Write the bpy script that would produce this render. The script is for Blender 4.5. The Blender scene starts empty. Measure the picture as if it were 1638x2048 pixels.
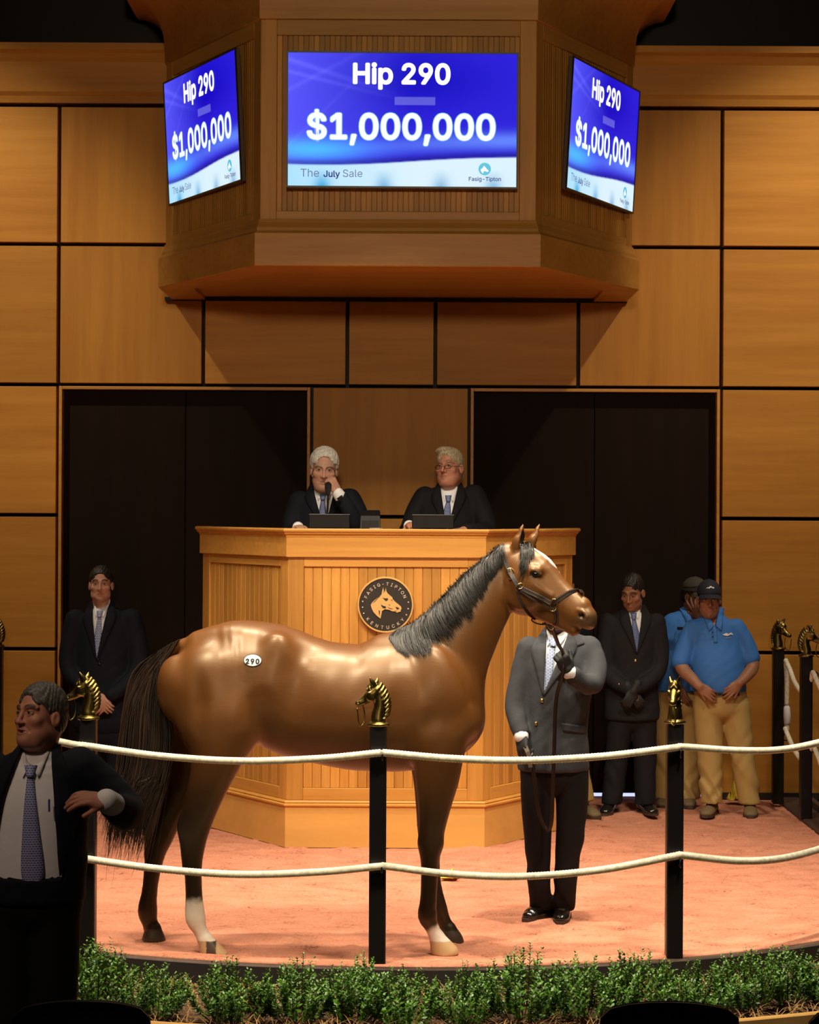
import bpy, math, random
import numpy as np
from mathutils import Vector, Matrix, noise as mnoise
from mathutils.bvhtree import BVHTree
random.seed(7); RNG = np.random.default_rng(7)
SC = bpy.context.scene; COL = SC.collection
PI = math.pi
# ------------------------------------------------------------------ camera
FPX, CX, HY, CAMH, ROLL = 4200.0, 819.0, 1010.0, 2.2, math.radians(0.3)
cam_d = bpy.data.cameras.new('camera'); cam = bpy.data.objects.new('camera', cam_d); COL.objects.link(cam)
cam_d.sensor_fit = 'VERTICAL'; cam_d.sensor_height = 36.0; cam_d.sensor_width = 28.8
cam_d.lens = FPX / 2048 * 36.0
cam_d.shift_y = (HY - 1024) / 2048.0
cam_d.clip_end = 200
cam.matrix_world = Matrix.Translation((0, 0, CAMH)) @ Matrix.Rotation(PI / 2, 4, 'X') @ Matrix.Rotation(ROLL, 4, 'Z')
SC.camera = cam
SC.view_settings.view_transform = 'Standard'; SC.view_settings.look = 'None'
SC.view_settings.gamma = 1.0; SC.view_settings.use_curve_mapping = False
SC.view_settings.exposure = 0.0

def P(px, py, d):
    """world point that the photograph shows at pixel (px, py), at distance d from the camera plane"""
    u = (px - CX) / FPX * d; w = (HY - py) / FPX * d
    c, s = math.cos(ROLL), math.sin(ROLL)
    return Vector((u * c - w * s, d, CAMH + u * s + w * c))

# ------------------------------------------------------------------ world and lamps of the hall
wd = bpy.data.worlds.new('world'); SC.world = wd; wd.use_nodes = True
wd.node_tree.nodes['Background'].inputs[0].default_value = (1.0, 0.72, 0.5, 1)
wd.node_tree.nodes['Background'].inputs[1].default_value = 0.012

def spot(name, loc, target, power, angle, blend=0.5, size=0.12, color=(1, 0.86, 0.68)):
    l = bpy.data.lights.new(name, 'SPOT'); l.energy = power; l.spot_size = math.radians(angle); l.spot_blend = blend
    l.shadow_soft_size = size; l.color = color
    o = bpy.data.objects.new(name, l); COL.objects.link(o); o.location = loc
    o.rotation_euler = (Vector(target) - Vector(loc)).to_track_quat('-Z', 'Y').to_euler()
    return o
WARM = (1, 0.84, 0.63)
# ring spotlights hung from the ceiling
RINGC = (1, 0.87, 0.66)
spot('ring_spot', (-0.7, 10.3, 7.6), (-0.4, 10.6, 0.4), 1550, 50, 0.8, 0.10, RINGC)
spot('ring_spot', (1.3, 10.2, 7.6), (0.9, 10.8, 0.6), 1450, 50, 0.8, 0.10, RINGC)
spot('ring_spot', (-2.4, 11.8, 7.6), (-0.9, 11.9, 0.3), 800, 50, 0.8, 0.10, RINGC)
spot('ring_spot', (2.7, 11.8, 7.6), (1.3, 12.0, 0.2), 1150, 50, 0.8, 0.10, RINGC)
# house lights over the seats, in front of the ring, and one added fill
spot('house_or_fill_light', (-2.4, 6.9, 7.8), (-0.5, 11.0, 1.5), 2000, 46, 0.6, 0.55, RINGC)
spot('house_or_fill_light', (2.0, 6.7, 7.8), (0.5, 11.0, 1.5), 2000, 46, 0.6, 0.55, RINGC)
spot('house_or_fill_light', (0.0, -6.0, 5.0), (0.0, 15.0, 3.9), 2900, 25, 1.0, 0.5, (1, 0.78, 0.52))  # added fill from behind the camera, brightens the canopy and the wall below
# wall washers either side of the display canopy
spot('wall_washer', (4.4, 12.6, 7.9), (2.9, 15.8, 3.2), 1250, 44, 1.0, 0.08, WARM)
spot('wall_washer', (-4.6, 12.6, 7.9), (-3.2, 15.8, 3.1), 1080, 44, 1.0, 0.08, WARM)
# lamp over the auctioneers' stand
spot('stand_spot', (-0.3, 7.6, 7.2), (-0.15, 14.4, 1.9), 950, 17, 0.7, 0.15, RINGC)
# added fill lamp that brightens the bid spotter at the near left
spot('spotter_fill', (-3.0, 4.6, 4.8), (-1.45, 8.2, 1.0), 230, 34, 0.9, 0.2, (1, 0.72, 0.52))
# ------------------------------------------------------------------ mesh helpers
def tag(o, label=None, cat=None, group=None, kind=None):
    if label: o['label'] = label
    if cat: o['category'] = cat
    if group: o['group'] = group
    if kind: o['kind'] = kind
    return o
def empty(name, loc=(0, 0, 0), label=None, cat=None, group=None, rz=0, kind=None):
    o = bpy.data.objects.new(name, None); COL.objects.link(o); o.location = loc; o.rotation_euler = (0, 0, rz)
    o.empty_display_size = 0.1
    return tag(o, label, cat, group, kind)
def mesh(name, V, F, mat=None, smooth=False):
    me = bpy.data.meshes.new(name)
    if isinstance(F, np.ndarray):
        V = np.asarray(V, np.float32); n, k = F.shape
        me.vertices.add(len(V)); me.vertices.foreach_set('co', V.ravel())
        me.loops.add(n * k); me.loops.foreach_set('vertex_index', F.astype(np.int32).ravel())
        me.polygons.add(n); me.polygons.foreach_set('loop_start', np.arange(0, n * k, k, dtype=np.int32))
        me.update(calc_edges=True); me.validate()
    else:
        me.from_pydata([tuple(map(float, v)) for v in V], [], F); me.update()
    if smooth: me.polygons.foreach_set('use_smooth', np.ones(len(me.polygons), bool))
    if mat: me.materials.append(mat)
    return me
def link(name, me, parent=None, loc=None, rot=None):
    o = bpy.data.objects.new(name, me); COL.objects.link(o)
    if parent is not None: o.parent = parent
    if loc is not None: o.location = loc
    if rot is not None: o.rotation_euler = rot
    return o
def obj(name, V, F, mat, parent=None, smooth=False, loc=None, rot=None):
    return link(name, mesh(name, V, F, mat, smooth), parent, loc, rot)
class MB:
    """collects simple shapes into one mesh"""
    def __init__(s): s.V = []; s.F = []
    def add(s, V, F):
        b = len(s.V); s.V += [tuple(v) for v in V]; s.F += [tuple(i + b for i in f) for f in F]; return s
    def box(s, lo, hi, bev=0.0):
        (a, b, c), (d, e, f) = lo, hi
        if bev <= 0:
            V = [(x, y, z) for x in (a, d) for y in (b, e) for z in (c, f)]
            return s.add(V, [(0, 1, 3, 2), (4, 6, 7, 5), (0, 4, 5, 1), (2, 3, 7, 6), (0, 2, 6, 4), (1, 5, 7, 3)])
        t = bev; pts = []
        cx, cy, cz = (a + d) / 2, (b + e) / 2, (c + f) / 2; hx, hy, hz = (d - a) / 2, (e - b) / 2, (f - c) / 2
        import itertools
        idx = {}
        for sx, sy, sz in itertools.product((-1, 1), repeat=3):
            for ax in range(3):
                q = [hx - t, hy - t, hz - t]; q[ax] += t
                idx[(sx, sy, sz, ax)] = len(pts); pts.append((cx + sx * q[0], cy + sy * q[1], cz + sz * q[2]))
        F = []
        for ax in range(3):
            o1, o2 = [i for i in range(3) if i != ax]
            for sg in (-1, 1):
                lo4 = []
                for (p, q) in ((-1, -1), (1, -1), (1, 1), (-1, 1)):
                    k = [0, 0, 0]; k[ax] = sg; k[o1] = p; k[o2] = q; lo4.append(idx[(*k, ax)])
                F.append(tuple(lo4 if (sg > 0) == (ax != 1) else lo4[::-1]))
            # edges along ax between faces o1 and o2
            for p in (-1, 1):
                for q in (-1, 1):
                    k0 = [0, 0, 0]; k0[ax] = -1; k0[o1] = p; k0[o2] = q; k1 = list(k0); k1[ax] = 1
                    F.append((idx[(*k0, o1)], idx[(*k1, o1)], idx[(*k1, o2)], idx[(*k0, o2)]))
        for k in itertools.product((-1, 1), repeat=3):
            F.append(tuple(idx[(*k, ax)] for ax in range(3)))
        return s.add(pts, F)
    def lathe(s, prof, n=20, c=(0, 0, 0), axis='z'):
        V = []; F = []
        for (r, z) in prof:
            for i in range(n):
                t = 2 * PI * i / n; p = (r * math.cos(t), r * math.sin(t), z)
                if axis == 'y': p = (p[0], z, p[1])
                if axis == 'x': p = (z, p[0], p[1])
                V.append((p[0] + c[0], p[1] + c[1], p[2] + c[2]))
        for j in range(len(prof) - 1):
            for i in range(n):
                a = j * n + i; b = j * n + (i + 1) % n
                F.append((a, b, b + n, a + n))
        F.append(tuple(range(n))[::-1]); F.append(tuple((len(prof) - 1) * n + i for i in range(n)))
        return s.add(V, F)
    def tube(s, pts, r, n=8, closed=False):
        pts = [Vector(p) for p in pts]; m = len(pts)
        rr = r if isinstance(r, (list, tuple, np.ndarray)) else [r] * m
        V = []; F = []; up = None
        for i, p in enumerate(pts):
            a = pts[i - 1] if (i > 0 or closed) else p; b = pts[(i + 1) % m] if (i < m - 1 or closed) else p
            t = (b - a).normalized()
            if up is None:
                up = Vector((0, 0, 1)) if abs(t.z) < 0.9 else Vector((1, 0, 0))
            x = (up - t * up.dot(t)).normalized(); y = t.cross(x); up = x
            for k in range(n):
                th = 2 * PI * k / n; V.append(p + x * (rr[i] * math.cos(th)) + y * (rr[i] * math.sin(th)))
        for j in range(m if closed else m - 1):
            for k in range(n):
                a = j * n + k; b = j * n + (k + 1) % n; c = ((j + 1) % m) * n
                F.append((a, b, c + (k + 1) % n, c + k))
        if not closed:
            F.append(tuple(range(n))[::-1]); F.append(tuple((m - 1) * n + k for k in range(n)))
        return s.add(V, F)
    def prism(s, poly, y0, y1):
        """polygon in x,z between depths y0 (front) and y1"""
        n = len(poly); V = [(x, y0, z) for x, z in poly] + [(x, y1, z) for x, z in poly]
        F = [tuple(range(n)), tuple(range(2 * n - 1, n - 1, -1))]
        F += [(i, i + n, (i + 1) % n + n, (i + 1) % n) for i in range(n)]
        return s.add(V, F)
    def make(s, name, mat, parent=None, smooth=False, loc=None, rot=None):
        return obj(name, s.V, s.F, mat, parent, smooth, loc, rot)
    def me(s, name, mat, smooth=False): return mesh(name, s.V, s.F, mat, smooth)
def offset_plan(plan, off, closed=False):
    """plan: list of (x, y) running left to right along a front; positive offset moves it outward (to its right-hand side, towards -y)"""
    P_ = [Vector(p) for p in plan]; out = []; n = len(P_)
    for i, p in enumerate(P_):
        if closed: a, b = (p - P_[i - 1]).normalized(), (P_[(i + 1) % n] - p).normalized()
        else:
            a = (p - P_[i - 1]).normalized() if i else None; b = (P_[i + 1] - p).normalized() if i < n - 1 else None
            a = a or b; b = b or a
        na, nb = Vector((a.y, -a.x)), Vector((b.y, -b.x)); m = (na + nb).normalized()
        out.append(p + m * (off / max(0.3, m.dot(na))))
    return out
def sweep(plan, prof, closed_prof=True):
    """sweep a profile [(offset, z)] along a plan polyline; returns V, F"""
    rows = [offset_plan(plan, o) for o, z in prof]; m = len(prof); n = len(plan); V = []; F = []
    for j in range(n):
        for i in range(m): V.append((rows[i][j].x, rows[i][j].y, prof[i][1]))
    for j in range(n - 1):
        for i in range(m if closed_prof else m - 1):
            a = j * m + i; b = j * m + (i + 1) % m
            F.append((a, a + m, b + m, b))
    if closed_prof: F.append(tuple(range(m))); F.append(tuple((n - 1) * m + i for i in range(m))[::-1])
    return V, F
def smoothflat(o, ang=35):
    """smooth shading with sharp creases"""
    me = o.data; me.polygons.foreach_set('use_smooth', np.ones(len(me.polygons), bool))
    try: me.set_sharp_from_angle(angle=math.radians(ang))
    except Exception: pass
    return o
_text_cache = {}
try: SANS = bpy.data.fonts.load(bpy.utils.system_resource('DATAFILES', path='fonts') + '/Inter.woff2')
except Exception: SANS = None
def text_geo(s, size=1.0, bold=0.0, extrude=0.0):
    """flat lettering as (V, F) centred on x, baseline at 0, lying in x,z and facing -y"""
    k = (s, round(bold, 4), round(extrude, 4))
    if k not in _text_cache:
        cu = bpy.data.curves.new('lettering', 'FONT'); cu.body = s; cu.size = 1.0; cu.offset = bold; cu.extrude = extrude
        cu.align_x = 'CENTER'; cu.resolution_u = 3
        if SANS: cu.font = SANS
        o = bpy.data.objects.new('lettering', cu); COL.objects.link(o)
        dg = bpy.context.evaluated_depsgraph_get(); me = bpy.data.meshes.new_from_object(o.evaluated_get(dg))
        V = np.array([v.co[:] for v in me.vertices]); F = [tuple(p.vertices) for p in me.polygons]
        bpy.data.objects.remove(o); bpy.data.curves.remove(cu); bpy.data.meshes.remove(me)
        _text_cache[k] = (V, F)
    V, F = _text_cache[k]
    W = V * size
    return np.stack([W[:, 0], -W[:, 2], W[:, 1]], 1), F

def bold_geo(s, size, bold, n=10):
    V, F = text_geo(s, size); VV = []; FF = []
    for k, (dx, dz) in enumerate([(0, 0)] + [(bold * size * math.cos(a), bold * size * math.sin(a)) for a in np.linspace(0, 2 * PI, n, endpoint=False)]):
        W = V.copy(); W[:, 0] += dx; W[:, 2] += dz; VV.append(W); FF += [tuple(i + k * len(V) for i in f) for f in F]
    return np.concatenate(VV), FF
# ------------------------------------------------------------------ materials
def node(nt, t, **kw):
    n = nt.nodes.new(t)
    for k, v in kw.items():
        if k in n.inputs: n.inputs[k].default_value = v
        else: setattr(n, k, v)
    return n
def mat(name, col, rough=0.6, metal=0.0, spec=0.5, coat=0.0, sheen=0.0, emit=None, emit_s=0.0, attr=None, noise=None, bump=None, sss=0.0, coat_rough=0.2):
    """col base colour; noise=(scale, amount, stretch) varies its value; bump=(scale, strength, stretch)"""
    m = bpy.data.materials.new(name); m.use_nodes = True; nt = m.node_tree; b = nt.nodes['Principled BSDF']
    b.inputs['Base Color'].default_value = (*col, 1); b.inputs['Roughness'].default_value = rough; b.inputs['Metallic'].default_value = metal
    b.inputs['Specular IOR Level'].default_value = spec; b.inputs['Coat Weight'].default_value = coat; b.inputs['Coat Roughness'].default_value = coat_rough
    b.inputs['Sheen Weight'].default_value = sheen
    if sss: b.inputs['Subsurface Weight'].default_value = sss; b.inputs['Subsurface Radius'].default_value = (0.012, 0.005, 0.003); b.inputs['Subsurface Scale'].default_value = 1.0
    if emit: b.inputs['Emission Color'].default_value = (*emit, 1); b.inputs['Emission Strength'].default_value = emit_s
    src = None
    if attr:
        a = node(nt, 'ShaderNodeAttribute', attribute_name=attr); src = a.outputs['Color']
        nt.links.new(src, b.inputs['Base Color'])
    tc = node(nt, 'ShaderNodeTexCoord')
    def nz(scale, stretch, detail=6):
        mp = node(nt, 'ShaderNodeMapping'); mp.inputs['Scale'].default_value = stretch
        nt.links.new(tc.outputs['Object'], mp.inputs['Vector'])
        n = node(nt, 'ShaderNodeTexNoise', Scale=scale, Detail=detail, Roughness=0.6); nt.links.new(mp.outputs[0], n.inputs['Vector']); return n
    if noise:
        n = nz(noise[0], noise[2] if len(noise) > 2 else (1, 1, 1))
        mr = node(nt, 'ShaderNodeMapRange'); nt.links.new(n.outputs['Fac'], mr.inputs['Value'])
        mr.inputs['From Min'].default_value = 0.3; mr.inputs['From Max'].default_value = 0.7
        mr.inputs['To Min'].default_value = 1 - noise[1]; mr.inputs['To Max'].default_value = 1 + noise[1]
        hs = node(nt, 'ShaderNodeHueSaturation'); nt.links.new(mr.outputs[0], hs.inputs['Value'])
        if src: nt.links.new(src, hs.inputs['Color'])
        else: hs.inputs['Color'].default_value = (*col, 1)
        nt.links.new(hs.outputs[0], b.inputs['Base Color'])
    if bump:
        n = nz(bump[0], bump[2] if len(bump) > 2 else (1, 1, 1)); bp = node(nt, 'ShaderNodeBump', Strength=bump[1], Distance=bump[3] if len(bump) > 3 else 0.01)
        nt.links.new(n.outputs['Fac'], bp.inputs['Height']); nt.links.new(bp.outputs[0], b.inputs['Normal'])
    return m
def wood(name, c1, c2, grain='z', scale=1.0, rough=0.42, rand=0.16, knots=False):
    """veneer or board: streaks along one axis, tone differing from piece to piece"""
    m = bpy.data.materials.new(name); m.use_nodes = True; nt = m.node_tree; b = nt.nodes['Principled BSDF']; L = nt.links.new
    tc = node(nt, 'ShaderNodeTexCoord'); oi = node(nt, 'ShaderNodeObjectInfo')
    add = node(nt, 'ShaderNodeVectorMath', operation='ADD'); sc = node(nt, 'ShaderNodeVectorMath', operation='SCALE'); sc.inputs['Scale'].default_value = 7.0
    cmb = node(nt, 'ShaderNodeCombineXYZ'); L(oi.outputs['Random'], cmb.inputs[0]); L(oi.outputs['Random'], cmb.inputs[1]); L(oi.outputs['Random'], cmb.inputs[2])
    L(cmb.outputs[0], sc.inputs[0]); L(tc.outputs['Object'], add.inputs[0]); L(sc.outputs[0], add.inputs[1])
    st = {'z': (1, 1, 0.06), 'x': (0.06, 1, 1)}[grain]
    mp = node(nt, 'ShaderNodeMapping'); mp.inputs['Scale'].default_value = tuple(v * scale for v in st); L(add.outputs[0], mp.inputs[0])
    n1 = node(nt, 'ShaderNodeTexNoise', Scale=26, Detail=7, Roughness=0.62); L(mp.outputs[0], n1.inputs['Vector'])
    n2 = node(nt, 'ShaderNodeTexNoise', Scale=4.5, Detail=4, Roughness=0.5); L(mp.outputs[0], n2.inputs['Vector'])
    mx = node(nt, 'ShaderNodeMath', operation='ADD'); L(n1.outputs['Fac'], mx.inputs[0]); L(n2.outputs['Fac'], mx.inputs[1])
    mr = node(nt, 'ShaderNodeMapRange'); L(mx.outputs[0], mr.inputs['Value']); mr.inputs['From Min'].default_value = 0.72; mr.inputs['From Max'].default_value = 1.28
    cr = node(nt, 'ShaderNodeMix', data_type='RGBA'); cr.inputs['A'].default_value = (*c1, 1); cr.inputs['B'].default_value = (*c2, 1); L(mr.outputs[0], cr.inputs['Factor'])
    hs = node(nt, 'ShaderNodeHueSaturation'); L(cr.outputs['Result'], hs.inputs['Color'])
    mv = node(nt, 'ShaderNodeMapRange'); L(oi.outputs['Random'], mv.inputs['Value']); mv.inputs['To Min'].default_value = 1 - rand; mv.inputs['To Max'].default_value = 1 + rand
    L(mv.outputs[0], hs.inputs['Value']); L(hs.outputs[0], b.inputs['Base Color'])
    b.inputs['Roughness'].default_value = rough; b.inputs['Specular IOR Level'].default_value = 0.22
    bp = node(nt, 'ShaderNodeBump', Strength=0.08, Distance=0.004); L(n1.outputs['Fac'], bp.inputs['Height']); L(bp.outputs[0], b.inputs['Normal'])
    return m
M = {}
M['veneer'] = wood('maple_veneer', (0.42, 0.175, 0.026), (0.58, 0.27, 0.046), 'x', 0.5, 0.5, 0.12)
M['veneer_v'] = wood('maple_veneer_upright', (0.42, 0.175, 0.026), (0.57, 0.265, 0.045), 'z', 0.5, 0.5, 0.12)
M['board'] = wood('beadboard', (0.43, 0.185, 0.036), (0.62, 0.305, 0.068), 'z', 1.0, 0.42, 0.2)
M['rail'] = wood('oak_rail', (0.48, 0.21, 0.042), (0.62, 0.305, 0.068), 'x', 1.0, 0.4, 0.05)
M['plinth'] = mat('plinth_wood', (0.64, 0.34, 0.085), 0.5, noise=(5, 0.1, (0.2, 1, 1)), bump=(60, 0.05))
M['gap'] = mat('black_reveal', (0.012, 0.008, 0.006), 0.7)
M['door'] = mat('dark_door', (0.012, 0.0055, 0.003), 0.7, spec=0.12, noise=(8, 0.2, (1, 1, 0.1)))
M['ceiling'] = mat('dark_ceiling', (0.03, 0.016, 0.009), 0.8)
M['black'] = mat('black_steel', (0.008, 0.0065, 0.007), 0.36, spec=0.3)
M['plastic'] = mat('black_plastic', (0.007, 0.007, 0.008), 0.5, spec=0.2)
M['brass'] = mat('aged_brass', (0.235, 0.17, 0.050), 0.32, 1.0, noise=(30, 0.35), bump=(80, 0.1))
M['kerb'] = mat('kerb_timber', (0.060, 0.030, 0.018), 0.7, noise=(12, 0.3, (1, 1, 1)), bump=(40, 0.2))
M['kerb_front'] = mat('dark_kerb', (0.02, 0.015, 0.014), 0.7)
M['edging'] = wood('edging_board', (0.42, 0.22, 0.06), (0.56, 0.32, 0.1), 'x', 1.0, 0.5, 0.05)
# ------------------------------------------------------------------ the hall
WD = 15.8                                             # distance of the panelled wall
def wx(px): return (px - CX) * WD / FPX
def wz(py): return CAMH + (HY - py) * WD / FPX
ZR = [0.0, wz(1302), wz(1034), wz(773), wz(492), wz(214)]
XL, XR = wx(115), wx(1441)
wall = MB().box((-7, WD + 0.16, -0.4), (7, WD + 0.3, 8.2)).make('wall_back', M['gap']); tag(wall, kind='structure')
g = 0.014                                             # half of a black reveal
def panel(x0, x1, z0, z1, m='veneer'):
    MB().box((x0 + g, WD, z0 + g), (x1 - g, WD + 0.155, z1 - g), 0.003).make('panel', M[m], wall)
xl = [XL - 2.35, XL]; xr = [XR, XR + 2.35]
for r in range(5):
    for xs in (xl, xr):
        panel(xs[0], xs[1], ZR[r], ZR[r + 1]); 
    panel(XL - 4.2, xl[0], ZR[r], ZR[r + 1]); panel(xr[1], XR + 4.2, ZR[r], ZR[r + 1])
for z0, z1 in ((ZR[4], ZR[5]),):
    panel(XL, wx(600), z0, z1, 'veneer_v'); panel(wx(600), wx(980), z0, z1, 'veneer_v'); panel(wx(980), XR, z0, z1, 'veneer_v')
vx = [XL, wx(405), wx(693), wx(869), wx(1155), XR]
for i in range(5): panel(vx[i], vx[i + 1], ZR[3], ZR[4], 'veneer_v' if i in (0, 4) else 'veneer')
panel(wx(622), wx(938), ZR[2], ZR[3], 'veneer_v'); panel(wx(622), wx(938), ZR[1], ZR[2]); panel(wx(622), wx(938), 0, ZR[1])
# tall dark doorways with a thin maple frame
for k, (a, b) in enumerate(((118, 620), (940, 1438))):
    x0, x1, zt = wx(a), wx(b), wz(776)
    d = empty('door_%d' % (k + 1), (0, 0, 0), kind='structure'); t = 0.024
    MB().box((x0, WD - 0.03, 0), (x0 + t, WD + 0.15, zt), 0.003).make('door_frame', M['rail'], d)
    MB().box((x1 - t, WD - 0.03, 0), (x1, WD + 0.15, zt), 0.003).make('door_frame', M['rail'], d)
    MB().box((x0 + t, WD - 0.03, zt - t), (x1 - t, WD + 0.15, zt), 0.003).make('door_head', M['rail'], d)
    xm = (x0 + x1) / 2
    for (p, q) in ((x0 + t, xm + 0.001), (xm + 0.001, x1 - t)):
        MB().box((p + 0.002, WD + 0.05, 0.035), (q - 0.002, WD + 0.1, zt - t - 0.004), 0.004).make('door_leaf', M['door'], d)
    # daylight from the yard behind, seen through the gap under the leaves
    MB().box((x0 + t, WD + 0.12, 0.0), (x1 - t, WD + 0.14, 0.034)).make('daylight_gap', M['daylight'] if 'daylight' in M else M.setdefault('daylight', mat('daylight', (0.7, 0.8, 1), 0.5, emit=(0.62, 0.68, 1.0), emit_s=1.1)), d)
for nm, a, b in (('baseboard_left', -7, XL), ('baseboard_right', XR, 7)):
    tag(MB().box((a, WD - 0.012, 0.0), (b, WD - 0.001, 0.05)).make(nm, M['gap']), kind='structure')
# cornice along the top of the wall
zc = ZR[5] + 0.014
V, F = sweep([(-7, WD), (7, WD)], [(-0.15, zc), (0.02, zc), (0.03, zc + 0.05), (0.05, zc + 0.08), (0.06, zc + 0.30), (0.10, zc + 0.36), (0.13, zc + 0.38), (0.13, zc + 0.43), (-0.15, zc + 0.43)])
tag(obj('trim_1', V, F, M['veneer']), kind='structure')
tag(MB().box((-7, 3.0, 8.2), (7, WD + 0.3, 8.3)).make('ceiling', M['ceiling']), kind='structure')
for nm, a in (('wall_left', -7.2), ('wall_right', 7.0)):
    tag(MB().box((a, 3.0, -0.4), (a + 0.2, WD + 0.3, 8.2)).make(nm, M['ceiling']), kind='structure')
tag(MB().box((-7, WD - 0.9, zc + 1.1), (7, WD + 0.16, zc + 1.25)).make('ceiling_soffit', M['ceiling']), kind='structure')
# ------------------------------------------------------------------ ring: sand, kerb, planting bed
EY, EA, EB = 12.05, 2.85, 2.10
def ring_plan(off=0.0, n=44):
    a, b = EA + off, EB + off
    pts = [(-a, WD - 0.02), (-a, 14.4), (-a, 13.2)] + [(-a * math.cos(t), EY - b * math.sin(t)) for t in np.linspace(0, PI, n)] + [(a, 13.2), (a, 14.4), (a, WD - 0.02)]
    return pts
def half_width(y, off=0.0):
    a, b = EA + off, EB + off
    if y >= EY: return a
    return a * math.sqrt(max(0.0, 1 - ((EY - y) / b) ** 2))
KW = 0.09                                              # half width of the kerb
NX, NY = 300, 260
SE = 0.05; ys = EY - (EB + SE) + np.linspace(0, 1, NY) ** 1.25 * (WD + 0.1 - (EY - (EB + SE)))
sof = lambda y: SE + (-KW - SE) * min(1, max(0, (y - 12.2) / 1.0))          # sand spills over the kerb at the front
hw = np.array([max(0.02, half_width(y, sof(y)) if y > EY else half_width(y, SE)) for y in ys])
U, Yg = np.meshgrid(np.linspace(-1, 1, NX), ys); X = U * hw[:, None]
rng = np.random.default_rng(3)
def lumps(X, Y, n, amp, smin, smax, rng):
    Z = np.zeros_like(X)
    for _ in range(n):
        cx, cy = rng.uniform(-2.8, 2.8), rng.uniform(10, 15.8); s = rng.uniform(smin, smax); asp = rng.uniform(0.4, 0.9)
        m = (abs(X - cx) < 3 * s) & (abs(Y - cy) < 3 * s)
        Z[m] += rng.uniform(-1, 1) * amp * np.exp(-((X[m] - cx) / s) ** 2 - ((Y[m] - cy) / (s * asp)) ** 2)
    return Z
Z = lumps(X, Yg, 500, 0.015, 0.05, 0.16, rng) + lumps(X, Yg, 2200, 0.018, 0.02, 0.045, rng) - 0.004
Rr = np.sqrt((X / (EA + SE)) ** 2 + (np.minimum(Yg - EY, 0) / (EB + SE)) ** 2); edge = np.clip((Rr - 0.918) / 0.028, 0, 1) * np.clip((13.2 - Yg) / 1.0, 0, 1); Z = Z * (1 - 0.85 * edge) + 0.029 * edge; rim_ = np.clip((Rr - 0.992) / 0.008, 0, 1) * np.clip((13.2 - Yg) / 1.0, 0, 1); Z = Z - 0.03 * rim_
ii = np.arange(NX * NY).reshape(NY, NX)
F = np.stack([ii[:-1, :-1], ii[:-1, 1:], ii[1:, 1:], ii[1:, :-1]], -1).reshape(-1, 4)
def sand_mat():
    m = bpy.data.materials.new('ring_sand'); m.use_nodes = True; nt = m.node_tree; b = nt.nodes['Principled BSDF']; L = nt.links.new
    tc = node(nt, 'ShaderNodeTexCoord'); n1 = node(nt, 'ShaderNodeTexNoise', Scale=55, Detail=8, Roughness=0.7); n2 = node(nt, 'ShaderNodeTexNoise', Scale=5, Detail=5)
    mp = node(nt, 'ShaderNodeMapping'); mp.inputs['Scale'].default_value = (1, 1.6, 1)
    L(tc.outputs['Object'], mp.inputs[0]); L(mp.outputs[0], n1.inputs['Vector']); L(mp.outputs[0], n2.inputs['Vector'])
    a = node(nt, 'ShaderNodeMath', operation='MULTIPLY_ADD'); L(n2.outputs['Fac'], a.inputs[0]); a.inputs[1].default_value = 0.5; L(n1.outputs['Fac'], a.inputs[2])
    cr = node(nt, 'ShaderNodeValToRGB'); e = cr.color_ramp.elements
    e[0].position = 0.54; e[0].color = (0.16, 0.052, 0.034, 1); e[1].position = 1.0; e[1].color = (0.64, 0.285, 0.185, 1)
    e2 = e.new(0.67); e2.color = (0.50, 0.195, 0.118, 1)
    L(a.outputs[0], cr.inputs[0]); L(cr.outputs[0], b.inputs['Base Color']); b.inputs['Roughness'].default_value = 0.95; b.inputs['Specular IOR Level'].default_value = 0.1
    bp = node(nt, 'ShaderNodeBump', Strength=0.5, Distance=0.012); L(n1.outputs['Fac'], bp.inputs['Height']); L(bp.outputs[0], b.inputs['Normal'])
    return m
M['sand'] = sand_mat()
floor = obj('floor', np.stack([X.ravel(), Yg.ravel(), Z.ravel()], 1), F, M['sand'], None, True); tag(floor, kind='structure')
V, F = sweep(ring_plan(), [(-KW, -0.3), (-KW, 0.012), (-KW + 0.01, 0.02), (KW - 0.012, 0.02), (KW, 0.01), (KW, -0.3)])
tag(obj('trim_2', V, F, M['kerb']), kind='structure')
V, F = sweep(ring_plan(), [(KW + 0.002, -0.3), (KW + 0.002, 0.05), (KW + 0.05, 0.05), (KW + 0.05, -0.3)])
V2, F2 = sweep(ring_plan()[:4] , [(KW + 0.002, -0.3), (KW + 0.002, 0.05), (KW + 0.05, 0.05), (KW + 0.05, -0.3)])
pl = ring_plan(); 
for nm, seg in (('trim_3', pl[:10]), ('trim_4', pl[-10:])):
    V, F = sweep(seg, [(KW + 0.002, -0.3), (KW + 0.002, 0.06), (KW + 0.045, 0.06), (KW + 0.045, -0.3)]); tag(obj(nm, V, F, M['edging'] if 0 else M['kerb']), kind='structure')
V, F = sweep(pl[3:-3], [(KW + 0.001, -0.3), (KW + 0.001, 0.016), (KW + 0.012, 0.016), (KW + 0.012, -0.3)]); tag(obj('trim_7', V, F, M['kerb_front']), kind='structure')
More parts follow.
